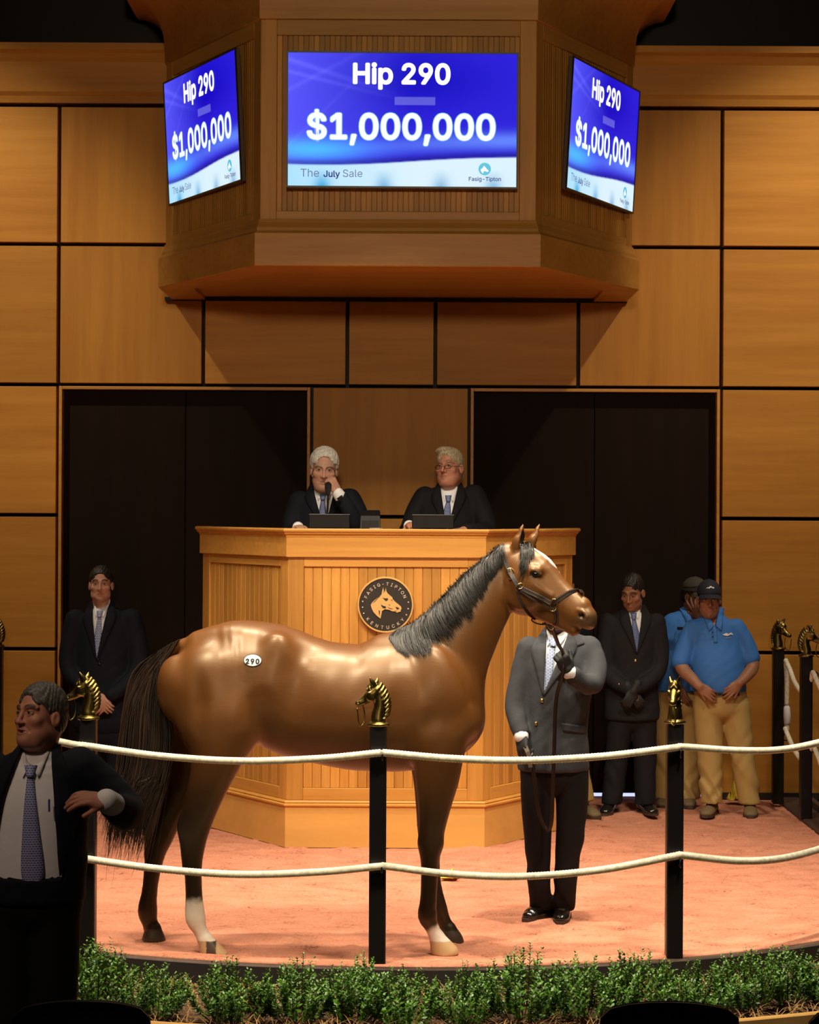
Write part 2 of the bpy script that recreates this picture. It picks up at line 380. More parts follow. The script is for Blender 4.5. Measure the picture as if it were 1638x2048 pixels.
# planting bed round the ring and its edging board
BW = 0.98
inner, outer = ring_plan(KW), ring_plan(BW); V = []; F = []; nb = 10
outer[0] = (outer[0][0], WD - 0.02); outer[-1] = (outer[-1][0], WD - 0.02)
for i in range(len(inner)):
    for k in range(nb + 1):
        t = k / nb; V.append((inner[i][0] * (1 - t) + outer[i][0] * t, inner[i][1] * (1 - t) + outer[i][1] * t, -0.10 + 0.03 * mnoise.noise(Vector((inner[i][0] * 3, inner[i][1] * 3, k * 0.8)))))
for i in range(len(inner) - 1):
    for k in range(nb):
        a = i * (nb + 1) + k; F.append((a, a + 1, a + nb + 2, a + nb + 1))
M['mulch'] = mat('bark_mulch', (0.10, 0.05, 0.022), 0.95, noise=(60, 0.6), bump=(70, 0.8, (1, 1, 1), 0.02))
tag(obj('floor_planting_bed', V, F, M['mulch'], None, True), kind='structure')
V, F = sweep(ring_plan(BW), [(0, -0.4), (0, -0.045), (0.006, -0.04), (0.034, -0.04), (0.04, -0.045), (0.04, -0.4)])
tag(obj('trim_5', V, F, M['edging']), kind='structure')
tag(MB().box((-7, 3.0, -0.46), (7, WD, -0.38)).make('floor_seating', mat('dark_carpet', (0.03, 0.022, 0.02), 0.95)), kind='structure')
# ------------------------------------------------------------------ facetted wooden units: shared builder
def facets(plan): return [(Vector(plan[i]), Vector(plan[i + 1])) for i in range(len(plan) - 1)]
def facet_boards(parent, a, b, z0, z1, stile_l, stile_r, rail_t, rail_b, bw, depth=0.014, thick=0.03, boards=True):
    """one flat side from a to b: stiles, rails and the tongue-and-groove boards between them"""
    d = (b - a); L = d.length; ang = math.atan2(d.y, d.x)
    def part(name, x0, x1, zz0, zz1, y0, y1, m, bev=0.003):
        o = MB().box((x0, y0, zz0), (x1, y1, zz1), bev).make(name, M[m], parent); o.location = (a.x, a.y, 0); o.rotation_euler = (0, 0, ang); return o
    part('stile', 0, stile_l, z0, z1, 0, thick, 'board'); part('stile', L - stile_r, L, z0, z1, 0, thick, 'board')
    part('rail', stile_l, L - stile_r, z1 - rail_t, z1, 0, thick, 'rail'); part('rail', stile_l, L - stile_r, z0, z0 + rail_b, 0, thick, 'rail')
    x0, x1 = stile_l, L - stile_r; n = max(1, round((x1 - x0) / bw)); w = (x1 - x0) / n
    for i in range(n):
        part('plank', x0 + i * w + 0.0008, x0 + (i + 1) * w - 0.0008, z0 + rail_b, z1 - rail_t, depth, thick, 'board', min(0.003, w * 0.12))
# auctioneers' stand
SX = -0.148
splan = [(-1.27, 14.62), (-1.27, 14.44), (-0.628, 13.49), (0.628, 13.49), (1.27, 14.44), (1.27, 14.62)]
stand = empty('auction_stand', (SX, 0, 0), 'tall facetted wooden auction stand with beadboard panels, centred behind the horse', 'stand')
zt = 2.046
V, F = sweep(splan, [(-0.05, 0.0), (-0.031, 0.0), (-0.031, 1.90), (-0.05, 1.90)]); obj('core', V, F, M['board'], stand)
fs = facets(splan)
for i, (a, b) in enumerate(fs):
    if i in (1, 2, 3): facet_boards(stand, a, b, 0.30, 1.885, 0.10 if i != 1 else 0.09, 0.10 if i != 3 else 0.09, 0.085, 0.078, 0.058)
    else: facet_boards(stand, a, b, 0.30, 1.885, 0.02, 0.02, 0.085, 0.078, 0.14)
V, F = sweep(splan, [(-0.03, 0.0), (0.022, 0.0), (0.022, 0.262), (-0.03, 0.262)]); obj('plinth', V, F, M['plinth'], stand)
V, F = sweep(splan, [(-0.03, 0.262), (0.026, 0.262), (0.034, 0.268), (0.034, 0.276), (0.022, 0.283), (0.026, 0.290), (0.018, 0.300), (-0.03, 0.300)]); obj('base_moulding', V, F, M['rail'], stand)
V, F = sweep(splan, [(-0.05, 1.862), (0.020, 1.862), (0.022, 1.866), (0.022, 1.992), (-0.05, 1.992)]); obj('fascia', V, F, M['rail'], stand)
V, F = sweep(splan, [(-0.05, 1.99), (0.024, 1.99), (0.028, 2.003), (0.040, 2.012), (0.046, 2.024), (0.052, 2.026), (0.055, 2.036), (0.050, 2.046), (-0.05, 2.046)]); obj('cap_moulding', V, F, M['rail'], stand)
ip = offset_plan(splan, -0.05)[1:5]; n = 6
wt = [(ip[0].x, 14.32), (ip[0].x, min(ip[0].y, 14.3))] + [(q.x, q.y) for q in ip[1:3]] + [(ip[3].x, min(ip[3].y, 14.3)), (ip[3].x, 14.32)]
V = [(x, y, z) for z in (2.0, 2.03) for x, y in wt]
obj('worktop', V, [tuple(range(n))[::-1], tuple(range(n, 2 * n))] + [(i, (i + 1) % n, (i + 1) % n + n, i + n) for i in range(n)], M['rail'], stand)
MB().box((-0.95, 14.40, 0.97), (0.95, 15.70, 1.02)).make('seat_deck', M['board'], stand); MB().box((-0.93, 14.45, 0), (0.93, 15.65, 0.97)).make('deck_frame', M['gap'], stand)

# round plaque on the stand
PR = 0.181
pq = empty('round_plaque', (wx(0) * 0 + (772 - CX) * 13.47 / FPX, 13.484, CAMH + (HY - 1210) * 13.47 / FPX), 'round black plaque with wooden rim and carved horse head on the stand front', 'plaque')
M['gold'] = mat('carved_maple', (0.62, 0.36, 0.12), 0.4); M['plaque'] = mat('plaque_black', (0.016, 0.010, 0.007), 0.5)
mb = MB().lathe([(PR * 0.93, -0.012), (PR * 0.945, -0.022), (PR * 0.98, -0.022), (PR, -0.014), (PR, 0.0)], 64, axis='y'); smoothflat(mb.make('rim', M['gold'], pq))
MB().lathe([(PR * 0.94, -0.0135), (PR * 0.94, 0.0)], 64, axis='y').make('field', M['plaque'], pq)
def E(px, py): return ((px - 785) / 608 * PR, -(py - 770) / 608 * PR)
head_poly = [(735, 395), (752, 480), (770, 500), (790, 400), (806, 478), (830, 520), (880, 565), (930, 605), (945, 650), (1000, 705), (1070, 760), (1120, 805), (1132, 845), (1115, 880), (1112, 912), (1060, 925), (1035, 940), (1000, 915), (930, 905), (850, 872), (770, 865), (712, 900), (700, 960), (680, 1065), (600, 1005), (530, 930), (490, 850), (466, 770), (500, 715), (560, 660), (640, 600), (700, 545), (712, 470)]
from mathutils.geometry import tessellate_polygon
def poly_plate(poly, y0, y1):
    n = len(poly); tri = tessellate_polygon([[Vector((x, z, 0)) for x, z in poly]])
    V = [(x, y0, z) for x, z in poly] + [(x, y1, z) for x, z in poly]
    F = [tuple(t) for t in tri] + [tuple(i + n for i in t) for t in tri] + [(i, (i + 1) % n, (i + 1) % n + n, i + n) for i in range(n)]
    return V, F
V, F = poly_plate([E(*p) for p in head_poly], -0.022, -0.0130); hh = obj('horse_head', V, F, M['gold'], pq)
mb = MB()
for poly in ([(720, 610), (770, 628), (838, 625), (840, 660), (800, 690), (770, 665)], [(1000, 815), (1040, 815), (1085, 840), (1050, 870), (1020, 850)], [(680, 690), (690, 760), (740, 790), (790, 800), (800, 840), (740, 845), (700, 800)], [(815, 805), (880, 838), (945, 852), (935, 862), (870, 850)], [(840, 745), (890, 780), (875, 785)], [(640, 880), (668, 900), (660, 1010), (648, 960)], [(640, 600), (690, 560), (560, 700), (500, 740)], [(890, 655), (925, 660), (945, 690)], [(960, 910), (1010, 905), (1060, 900), (1000, 895)], [(735, 470), (750, 490), (745, 530)]):
    V, F = poly_plate([E(*p) for p in poly], -0.0232, -0.0215); mb.add(V, F)
mb.make('carved_lines', M['plaque'], hh)
M['letter'] = mat('plaque_letters', (0.72, 0.56, 0.42), 0.5)
def arc_text(s, r, mid, step, size, flip=False):
    n = len(s)
    for i, ch in enumerate(s):
        if ch == ' ': continue
        a = mid + (i - (n - 1) / 2) * step * (-1 if not flip else 1); a_ = math.radians(a)
        V, F = text_geo(ch, size, 0.0, 0.01)
        V[:, 2] -= size * 0.35; rot = math.radians(a - 90 if not flip else a + 90); c, s_ = math.cos(rot), math.sin(rot)
        x = V[:, 0] * c - V[:, 2] * s_; z = V[:, 0] * s_ + V[:, 2] * c
        W = np.stack([x + r * math.cos(a_), V[:, 1] - 0.0145, z + r * math.sin(a_)], 1)
        obj('letter', W, F, M['letter'], pq)
arc_text('FASIG-TIPTON', PR * 0.765, 91, 12.2, 0.040); arc_text('KENTUCKY', PR * 0.78, 269, 14.3, 0.040, True)
for px, py in ((293, 697), (293, 822), (318, 952), (1278, 708), (1274, 848), (1238, 980)):
    x, z = E(px, py); MB().lathe([(0.0042, -0.0165), (0.0042, -0.013)], 10, (x, 0, z), 'y').make('dot', M['letter'], pq)

# ------------------------------------------------------------------ display canopy over the stand
KX = -0.085
cplan = [(-1.66, WD), (-1.66, 14.95), (-0.89, 13.56), (0.89, 13.56), (1.66, 14.95), (1.66, WD)]
can = empty('display_canopy', (KX, 0, 0), 'large facetted wooden canopy on the back wall carrying three screens', 'canopy')
can.rotation_euler = (0, 0, 0)
M['cboard'] = M['board']
fc = facets(cplan)
core = offset_plan(cplan, -0.032); n = len(core)
V = [(p.x, p.y, z) for z in (3.80, 6.2) for p in core]
obj('core', V, [tuple(range(n)), tuple(range(2 * n - 1, n - 1, -1))] + [(i, (i + 1) % n, (i + 1) % n + n, i + n) for i in range(n)], M['board'], can)
for i, (a, b) in enumerate(fc):
    if i in (1, 2, 3): facet_boards(can, a, b, 4.04, 5.33, 0.105, 0.105, 0.10, 0.055, 0.034)
    else: facet_boards(can, a, b, 4.04, 5.33, 0.06, 0.06, 0.1, 0.055, 0.2)
V, F = sweep(cplan, [(-0.2, 3.735), (0.045, 3.735), (0.05, 3.74), (0.05, 3.945), (0.042, 3.955), (0.03, 3.965), (0.028, 3.985), (0.012, 4.02), (0.008, 4.04), (-0.04, 4.04), (-0.2, 3.9)]); obj('base_moulding', V, F, M['rail'], can)
bp = offset_plan(cplan, -0.19)
V = [(p.x, p.y, z) for z in (3.76, 3.80) for p in bp]
obj('underside', V, [tuple(range(n)), tuple(range(2 * n - 1, n - 1, -1))] + [(i, (i + 1) % n, (i + 1) % n + n, i + n) for i in range(n)], M['rail'], can)
cv = [(0.0, 5.33), (0.012, 5.335), (0.014, 5.40)] + [(0.014 + 0.30 * (1 - math.cos(t)), 5.42 + 0.42 * math.sin(t)) for t in np.linspace(0.1, PI / 2, 9)] + [(0.33, 5.86), (0.33, 6.0), (-0.04, 6.0)] + [(-0.04, 5.33)]
V, F = sweep(cplan, cv); smoothflat(obj('cornice', V, F, M['rail'], can), 30)
tag(MB().box((wx(328), WD - 0.02, wz(604)), (wx(1252), WD - 0.001, wz(597))).make('trim_6', M['gap']), kind='structure')

# ------------------------------------------------------------------ screens
SW, SH = 1.462, 0.845
SIDE_W = 1.30 / 1.462
def screen_face():
    nx, nz = 232, 134
    u = np.linspace(0, 1, nx); v = np.linspace(0, 1, nz); Ug, Vg = np.meshgrid(u, v)       # v up
    wave = 0.168 + 0.058 * Ug ** 1.4 - 0.010 * np.sin(Ug * 6.0)                       # top of the white band
    c = np.zeros((nz, nx, 3))
    base = np.array([0.022, 0.012, 0.72]); c[:] = base
    dk = np.exp(-((Ug - 0.55) / 0.35) ** 2 - ((Vg - 0.80) / 0.25) ** 2); c -= dk[..., None] * np.array([0.02, 0.012, 0.18])
    left = np.clip(1 - Ug / 0.55, 0, 1); c += (left ** 1.3)[..., None] * np.array([0.07, 0.08, 0.26])
    for (s0, s1, w, am) in ((0.95, -0.55, 0.02, 0.05), (0.86, -0.42, 0.016, 0.045), (0.72, 0.9, 0.02, 0.03), (0.30, 1.7, 0.02, 0.02)):
        d = np.abs(Vg - (s0 + s1 * Ug)); c += (np.exp(-(d / w) ** 2) * np.clip(1 - Ug * 2.0, 0, 1))[..., None] * np.array([am, am, am * 3])
    cy = np.exp(-((Ug - 0.10) / 0.22) ** 2 - ((Vg - wave - 0.11) / 0.075) ** 2); c += cy[..., None] * np.array([0.0, 0.42, 0.55])
    cy2 = np.exp(-((Vg - wave - 0.12) / 0.06) ** 2) * np.clip((Ug - 0.1) * 1.2, 0, 1); c += cy2[..., None] * np.array([0.10, 0.22, 0.30])
    ld = np.exp(-((Vg - wave - 0.008) / 0.028) ** 2); c *= (1 - 0.45 * ld)[..., None]
    gl = ((np.abs(Ug - 0.555) < 0.088) & (np.abs(Vg - 0.645) < 0.03)); c[gl] += np.array([0.10, 0.10, 0.12])
    wh = np.clip((wave - Vg) / 0.012, 0, 1)[..., None]
    wc = np.ones((nz, nx, 3)) * np.array([0.72, 0.90, 1.0]); wc -= (left[..., None]) * np.array([0.30, 0.13, 0.0])
    for cx in (0.15, 0.42, 0.67, 0.90):
        s = np.exp(-((Ug - cx) / (0.018 + 0.02 * (1 - Vg))) ** 2) * np.clip(1 - Vg / 0.13, 0, 1); wc -= (0.62 * s)[..., None] * np.array([0.75, 0.62, 0.38])
    c = c * (1 - wh) + wc * wh
    X = (Ug - 0.5) * SW; Zz = (Vg - 0.5) * SH
    ii = np.arange(nx * nz).reshape(nz, nx); F = np.stack([ii[:-1, :-1], ii[:-1, 1:], ii[1:, 1:], ii[1:, :-1]], -1).reshape(-1, 4)
    m = bpy.data.materials.new('screen_picture'); m.use_nodes = True; nt = m.node_tree; b = nt.nodes['Principled BSDF']
    b.inputs['Base Color'].default_value = (0.01, 0.01, 0.012, 1); b.inputs['Roughness'].default_value = 0.5; b.inputs['Specular IOR Level'].default_value = 0.12
    a = node(nt, 'ShaderNodeAttribute', attribute_name='picture'); nt.links.new(a.outputs['Color'], b.inputs['Emission Color']); b.inputs['Emission Strength'].default_value = 1.0
    me = mesh('picture', np.stack([X.ravel(), np.zeros(nx * nz), Zz.ravel()], 1), F, m)
    at = me.color_attributes.new('picture', 'FLOAT_COLOR', 'POINT')
    at.data.foreach_set('color', np.concatenate([np.clip(c, 0, 2).reshape(-1, 3), np.ones((nx * nz, 1))], 1).astype(np.float32).ravel())
    return me
def glow(name, c, s): return mat(name, (0.01, 0.01, 0.01), 0.4, emit=c, emit_s=s)
G_w = glow('screen_white', (1, 1, 1), 1.25); G_d = glow('screen_dollar', (0.86, 0.93, 0.90), 1.1); G_h = glow('screen_halo', (0.16, 0.42, 0.95), 1.0)
G_n = glow('screen_navy', (0.035, 0.05, 0.22), 1.0); G_t = glow('screen_teal', (0.08, 0.52, 0.72), 1.0); G_s = glow('screen_navy_thin', (0.10, 0.14, 0.36), 1.0)
face_me = screen_face()
def T(s, size, bold, x, z, y, m):
    """lettering; weight comes from slightly shifted copies of the strokes"""
    V, F = text_geo(s, size); VV = []; FF = []
    offs = [(0, 0)] + ([(bold * size * math.cos(a), bold * size * math.sin(a)) for a in np.linspace(0, 2 * PI, 12, endpoint=False)] if bold else [])
    for dx, dz in offs:
        W = V.copy(); W[:, 0] += x + dx; W[:, 1] += y; W[:, 2] += z + dz; b = sum(len(q) for q in VV); VV.append(W); FF += [tuple(k + b for k in f) for f in F]
    return mesh('lettering', np.concatenate(VV), FF, m)
sx = lambda px: (px - 801) / 459 * SW
sz = lambda py: -(py - 240) / 266 * SH
def TT(s, bold, px0, px1, base, y, m, grow=0.0):
    V, F = text_geo(s, 1.0); w = V[:, 0].max() - V[:, 0].min() + 2 * bold; sz_ = (sx(px1) - sx(px0)) / w; cx = (sx(px0) + sx(px1)) / 2; ofs = (V[:, 0].max() + V[:, 0].min()) / 2 * sz_
    return T(s, sz_, bold + grow, cx - ofs, sz(base), y, m)
letters = [TT('Hip 290', 0.030, 701, 897, 167, -0.0022, G_w), TT('$1,000,000', 0.024, 609, 988, 278, -0.0026, G_d), TT('$1,000,000', 0.024, 609, 988, 278, -0.0015, G_h, 0.016),
           TT('The', 0.0, 597, 634, 355, -0.002, G_s), TT('July', 0.02, 643, 676, 355, -0.002, G_n), TT('Sale', 0.0, 682, 721, 355, -0.002, G_s), TT('Fasig-Tipton', 0.012, 935, 1000, 361, -0.002, G_n)]
def logo():
    cx, cz, r = sx(967), sz(337), 0.040
    d = MB().lathe([(r, -0.0016), (r, -0.0008)], 32, (cx, 0, cz), 'y').me('logo_disc', G_t)
    hp = [((E(*p)[0] / PR) * r * 1.15 + cx - 0.002, (E(*p)[1] / PR) * r * 1.15 + cz - 0.006) for p in head_poly]
    V, F = poly_plate(hp, -0.0024, -0.0017); return d, mesh('logo_horse_head', V, F, G_w)
lg = logo()
M['bezel'] = mat('screen_bezel', (0.01, 0.01, 0.012), 0.4); M['casing'] = mat('screen_casing', (0.10, 0.075, 0.06), 0.5)
def tv(loc, yaw, tilt, label, wide=1.0, thick=0.075):
    r = empty('wall_screen', loc, label, 'screen', 'sale price screens on the canopy'); r.rotation_euler = Matrix.Rotation(yaw, 3, 'Z').to_4x4().to_euler()
    r.rotation_mode = 'XYZ'; r.rotation_euler = (tilt, 0, yaw)
    r.scale.x = wide
    b = 0.011; w, h = SW / 2 + b, SH / 2 + b
    MB().box((-w, 0.004, -h), (w, thick, h), 0.004).make('casing', M['casing'], r)
    mb = MB()
    for lo, hi in (((-w, -0.006, -h), (w, 0.004, -h + b)), ((-w, -0.006, h - b), (w, 0.004, h)), ((-w, -0.006, -h + b), (-w + b, 0.004, h - b)), ((w - b, -0.006, -h + b), (w, 0.004, h - b))): mb.box(lo, hi)
    mb.make('bezel', M['bezel'], r)
    MB().box((-0.25, thick, -0.2), (0.25, thick + 0.05, 0.2), 0.005).make('wall_bracket', M['plastic'], r)
    pic = link('picture', face_me, r)
    for me in letters: link('lettering', me, pic)
    link('logo_disc', lg[0], pic); link('logo_horse_head', lg[1], pic)
    return r
tv((-0.058, 13.43, CAMH + 770 * 13.43 / FPX), math.radians(0.8), math.radians(2.5), 'largest-looking blue price screen, facing forward on the middle of the canopy')
for a, b, ym, label in ((Vector((-1.729, 14.85)), Vector((-1.131, 13.70)), 748, 'blue price screen angled on the left facet of the canopy'), (Vector((1.035, 13.72)), Vector((1.59, 14.87)), 736, 'blue price screen angled on the right facet of the canopy')):
    c = (a + b) / 2; tv((c.x, c.y, CAMH + ym * c.y / FPX), math.atan2((b - a).y, (b - a).x), math.radians(3.2), label, (b - a).length / SW, 0.03)
# ------------------------------------------------------------------ sculpting by smooth union on a grid
def axis(lo, hi, step, fine=()):
    """grid line positions, with closer spacing inside the (a, b, step) ranges"""
    out = [lo]; x = lo
    while x < hi:
        s = step
        for a, b, st in fine:
            if a - 1e-6 <= x < b: s = min(s, st)
        x += s; out.append(x)
    return np.array(out, np.float32)
class Sculpt:
    def __init__(s, xs, ys, zs):
        s.x, s.y, s.z = xs, ys, zs; s.F = np.full((len(xs), len(ys), len(zs)), 10.0, np.float32)
    def _sl(s, lo, hi):
        r = []
        for ax, a, b in zip((s.x, s.y, s.z), lo, hi):
            i, j = int(np.searchsorted(ax, a)), int(np.searchsorted(ax, b))
            if j <= i: return None
            r.append(slice(i, j))
        return tuple(r)
    def apply(s, fn, lo, hi, k, op='add'):
        m = k + 0.03; sl = s._sl([v - m for v in lo], [v + m for v in hi])
        if sl is None: return s
        X = s.x[sl[0]][:, None, None]; Y = s.y[sl[1]][None, :, None]; Z = s.z[sl[2]][None, None, :]
        d = fn(X, Y, Z); f = s.F[sl]; k = max(k, 1e-5)
        if op == 'add': h = np.clip(0.5 + 0.5 * (f - d) / k, 0, 1); s.F[sl] = f * (1 - h) + d * h - k * h * (1 - h)
        else: h = np.clip(0.5 - 0.5 * (f + d) / k, 0, 1); s.F[sl] = f * (1 - h) - d * h + k * h * (1 - h)
        return s
    def ell(s, c, r, k=0.02, rot=None, op='add'):
        c = np.array(c, float); r = np.array(r, float); R = None if rot is None else np.array(rot, float)
        def fn(X, Y, Z):
            x, y, z = X - c[0], Y - c[1], Z - c[2]
            if R is not None: x, y, z = (R[0, 0] * x + R[1, 0] * y + R[2, 0] * z, R[0, 1] * x + R[1, 1] * y + R[2, 1] * z, R[0, 2] * x + R[1, 2] * y + R[2, 2] * z)
            k0 = np.sqrt((x / r[0]) ** 2 + (y / r[1]) ** 2 + (z / r[2]) ** 2); k1 = np.sqrt((x / r[0] ** 2) ** 2 + (y / r[1] ** 2) ** 2 + (z / r[2] ** 2) ** 2) + 1e-9
            return k0 * (k0 - 1) / k1
        e = r if R is None else np.sqrt((R ** 2) @ (r ** 2)); return s.apply(fn, c - e, c + e, k, op)
    def chain(s, pts, k=0.02, sub=4, lat=None, op='add', close=0.0):
        """pts: (x, y, z, r[, w]); r radius in the plane, w half width along lat (a unit vector); Catmull-Rom smoothed"""
        A = np.array([p if len(p) == 5 else (*p, p[3]) for p in pts], float)
        if sub > 1 and len(A) > 2:
            Q = np.vstack([2 * A[0] - A[1], A, 2 * A[-1] - A[-2]]); out = []
            for i in range(1, len(Q) - 2):
                for t in np.linspace(0, 1, sub, endpoint=False):
                    a, b, c, d = Q[i - 1], Q[i], Q[i + 1], Q[i + 2]
                    out.append(0.5 * (2 * b + (c - a) * t + (2 * a - 5 * b + 4 * c - d) * t * t + (3 * b - a - 3 * c + d) * t ** 3))
            out.append(A[-1]); A = np.array(out)
        L = np.array(lat if lat is not None else (0, 1, 0), float)
        def fn(X, Y, Z):
            bd = best = None
            for i in range(len(A) - 1):
                a, b = A[i], A[i + 1]; ab = b[:3] - a[:3]; q = max(ab @ ab, 1e-12)
                px, py, pz = X - a[0], Y - a[1], Z - a[2]
                t = np.clip((px * ab[0] + py * ab[1] + pz * ab[2]) / q, 0, 1)
                x, y, z = px - t * ab[0], py - t * ab[1], pz - t * ab[2]
                r = a[3] + (b[3] - a[3]) * t; w = a[4] + (b[4] - a[4]) * t
                l = x * L[0] + y * L[1] + z * L[2]; n2 = x * x + y * y + z * z
                if bd is None: bd, bn, bl, br, bw = n2, n2 - l * l, l * l, r, w
                else:
                    m = n2 < bd; bd = np.where(m, n2, bd); bn = np.where(m, n2 - l * l, bn); bl = np.where(m, l * l, bl); br = np.where(m, r, br); bw = np.where(m, w, bw)
            bn = np.maximum(bn, 0); e = np.sqrt(bn / br ** 2 + bl / bw ** 2)
            best = e * (e - 1) / (np.sqrt(bn / br ** 4 + bl / bw ** 4) + 1e-9)
            return best
        m = np.maximum(A[:, 3], A[:, 4])[:, None]; lo = (A[:, :3] - m).min(0); hi = (A[:, :3] + m).max(0)
        return s.apply(fn, lo, hi, k, op)
    def cut(s, fn, lo=(-9, -9, -9), hi=(9, 9, 9), k=0.002): return s.apply(fn, lo, hi, k, 'sub')
    def depth_front(s):
        """for every grid column the front-most (smallest y) surface; nan where empty"""
        ins = s.F < 0; j = ins.argmax(1); has = ins.any(1)
        I, K = np.meshgrid(np.arange(len(s.x)), np.arange(len(s.z)), indexing='ij'); j0 = np.maximum(j - 1, 0)
        f0, f1 = s.F[I, j0, K], s.F[I, j, K]; t = np.where(f0 != f1, f0 / (f0 - f1 + 1e-12), 0)
        y = s.y[j0] + np.clip(t, 0, 1) * (s.y[j] - s.y[j0]); y[~has] = np.nan
        return y
    def front_at(s, x, z, D=None):
        D = s.depth_front() if D is None else D
        x = np.asarray(x, float); z = np.asarray(z, float)
        i = np.clip(np.searchsorted(s.x, x) - 1, 0, len(s.x) - 2); k = np.clip(np.searchsorted(s.z, z) - 1, 0, len(s.z) - 2)
        u = np.clip((x - s.x[i]) / (s.x[i + 1] - s.x[i]), 0, 1); v = np.clip((z - s.z[k]) / (s.z[k + 1] - s.z[k]), 0, 1)
        vals = np.stack([D[i, k], D[i + 1, k], D[i, k + 1], D[i + 1, k + 1]]); w = np.stack([(1 - u) * (1 - v), u * (1 - v), (1 - u) * v, u * v])
        ok = ~np.isnan(vals); w = np.where(ok, w, 0); tot = w.sum(0)
        return np.where(tot > 1e-6, (np.where(ok, vals, 0) * w).sum(0) / np.maximum(tot, 1e-6), np.nan)
    def net(s):
        """surface nets: one vertex per mixed cell, one quad per crossed edge"""
        F = s.F; ins = F < 0; n = ins.shape
        cnt = np.zeros((n[0] - 1, n[1] - 1, n[2] - 1), np.int8)
        for dx in (0, 1):
            for dy in (0, 1):
                for dz in (0, 1): cnt += ins[dx:n[0] - 1 + dx, dy:n[1] - 1 + dy, dz:n[2] - 1 + dz]
        act = (cnt > 0) & (cnt < 8); C = np.argwhere(act)
        idx = np.full(act.shape, -1, np.int32); idx[act] = np.arange(len(C))
        corners = [(dx, dy, dz) for dx in (0, 1) for dy in (0, 1) for dz in (0, 1)]
        val = {c: F[C[:, 0] + c[0], C[:, 1] + c[1], C[:, 2] + c[2]] for c in corners}
        acc = np.zeros((len(C), 3)); num = np.zeros(len(C))
        for c in corners:
            for ax in range(3):
                if c[ax]: continue
                e = list(c); e[ax] = 1; e = tuple(e); f0, f1 = val[c], val[e]; m = (f0 < 0) != (f1 < 0)
                t = np.where(m, f0 / np.where(m, f0 - f1, 1), 0); p = np.array(c, float)[None].repeat(len(C), 0); p[:, ax] = t
                acc[m] += p[m]; num[m] += 1
        fr = acc / num[:, None]; V = np.zeros((len(C), 3))
        for ax, g in enumerate((s.x, s.y, s.z)): V[:, ax] = g[C[:, ax]] + fr[:, ax] * (g[C[:, ax] + 1] - g[C[:, ax]])
        Q = []
        for ax in range(3):
            o1, o2 = [(1, 2), (2, 0), (0, 1)][ax]
            a = [slice(None)] * 3; b = [slice(None)] * 3; a[ax] = slice(0, -1); b[ax] = slice(1, None)
            A, B = ins[tuple(a)], ins[tuple(b)]; E = np.argwhere(A != B)
            ok = (E[:, o1] > 0) & (E[:, o2] > 0) & (E[:, o1] < n[o1] - 1) & (E[:, o2] < n[o2] - 1); E = E[ok]
            def g_(d1, d2):
                q = E.copy(); q[:, o1] += d1; q[:, o2] += d2; return idx[q[:, 0], q[:, 1], q[:, 2]]
            quad = np.stack([g_(-1, -1), g_(0, -1), g_(0, 0), g_(-1, 0)], 1)
            fl = ~A[tuple(E.T)]; quad[fl] = quad[fl][:, ::-1]; Q.append(quad)
        return V, np.vstack(Q)
    def make(s, name, mat, parent=None, color=None, smooth_it=2, keep_largest=False):
        V, F = s.net()
        # light relaxation
        for _ in range(smooth_it):
            e = np.concatenate([F[:, [0, 1]], F[:, [1, 2]], F[:, [2, 3]], F[:, [3, 0]]]); S = np.zeros_like(V); c = np.zeros(len(V))
            np.add.at(S, e[:, 0], V[e[:, 1]]); np.add.at(c, e[:, 0], 1); np.add.at(S, e[:, 1], V[e[:, 0]]); np.add.at(c, e[:, 1], 1)
            V = V * 0.5 + 0.5 * S / np.maximum(c, 1)[:, None]
        if keep_largest:
            lab = np.arange(len(V)); e = np.concatenate([F[:, [0, 1]], F[:, [1, 2]], F[:, [2, 3]], F[:, [3, 0]]])
            for _ in range(400):
                m = np.minimum(lab[e[:, 0]], lab[e[:, 1]]); old = lab.copy(); np.minimum.at(lab, e[:, 0], m); np.minimum.at(lab, e[:, 1], m); lab = lab[lab]
                if (lab == old).all(): break
            u, c = np.unique(lab, return_counts=True); big = u[c.argmax()]; keepv = lab == big; F = F[keepv[F[:, 0]]]
            mp = np.cumsum(keepv) - 1; F = mp[F]; V = V[keepv]
        me = mesh(name, V, F, mat, True)
        if color is not None:
            Vm = np.zeros(len(me.vertices) * 3, np.float32); me.vertices.foreach_get('co', Vm); Vm = Vm.reshape(-1, 3)
            c = np.concatenate([np.clip(color(Vm), 0, 1), np.ones((len(Vm), 1))], 1).astype(np.float32)
            at = me.color_attributes.new('tint', 'FLOAT_COLOR', 'POINT'); at.data.foreach_set('color', c.ravel())
        s.V, s.Fc = V, F
        return link(name, me, parent)
def sstep(a, b, x): t = np.clip((x - a) / (b - a), 0, 1); return t * t * (3 - 2 * t)
def mixc(c, d, t): return c * (1 - t[:, None]) + np.array(d) * t[:, None]
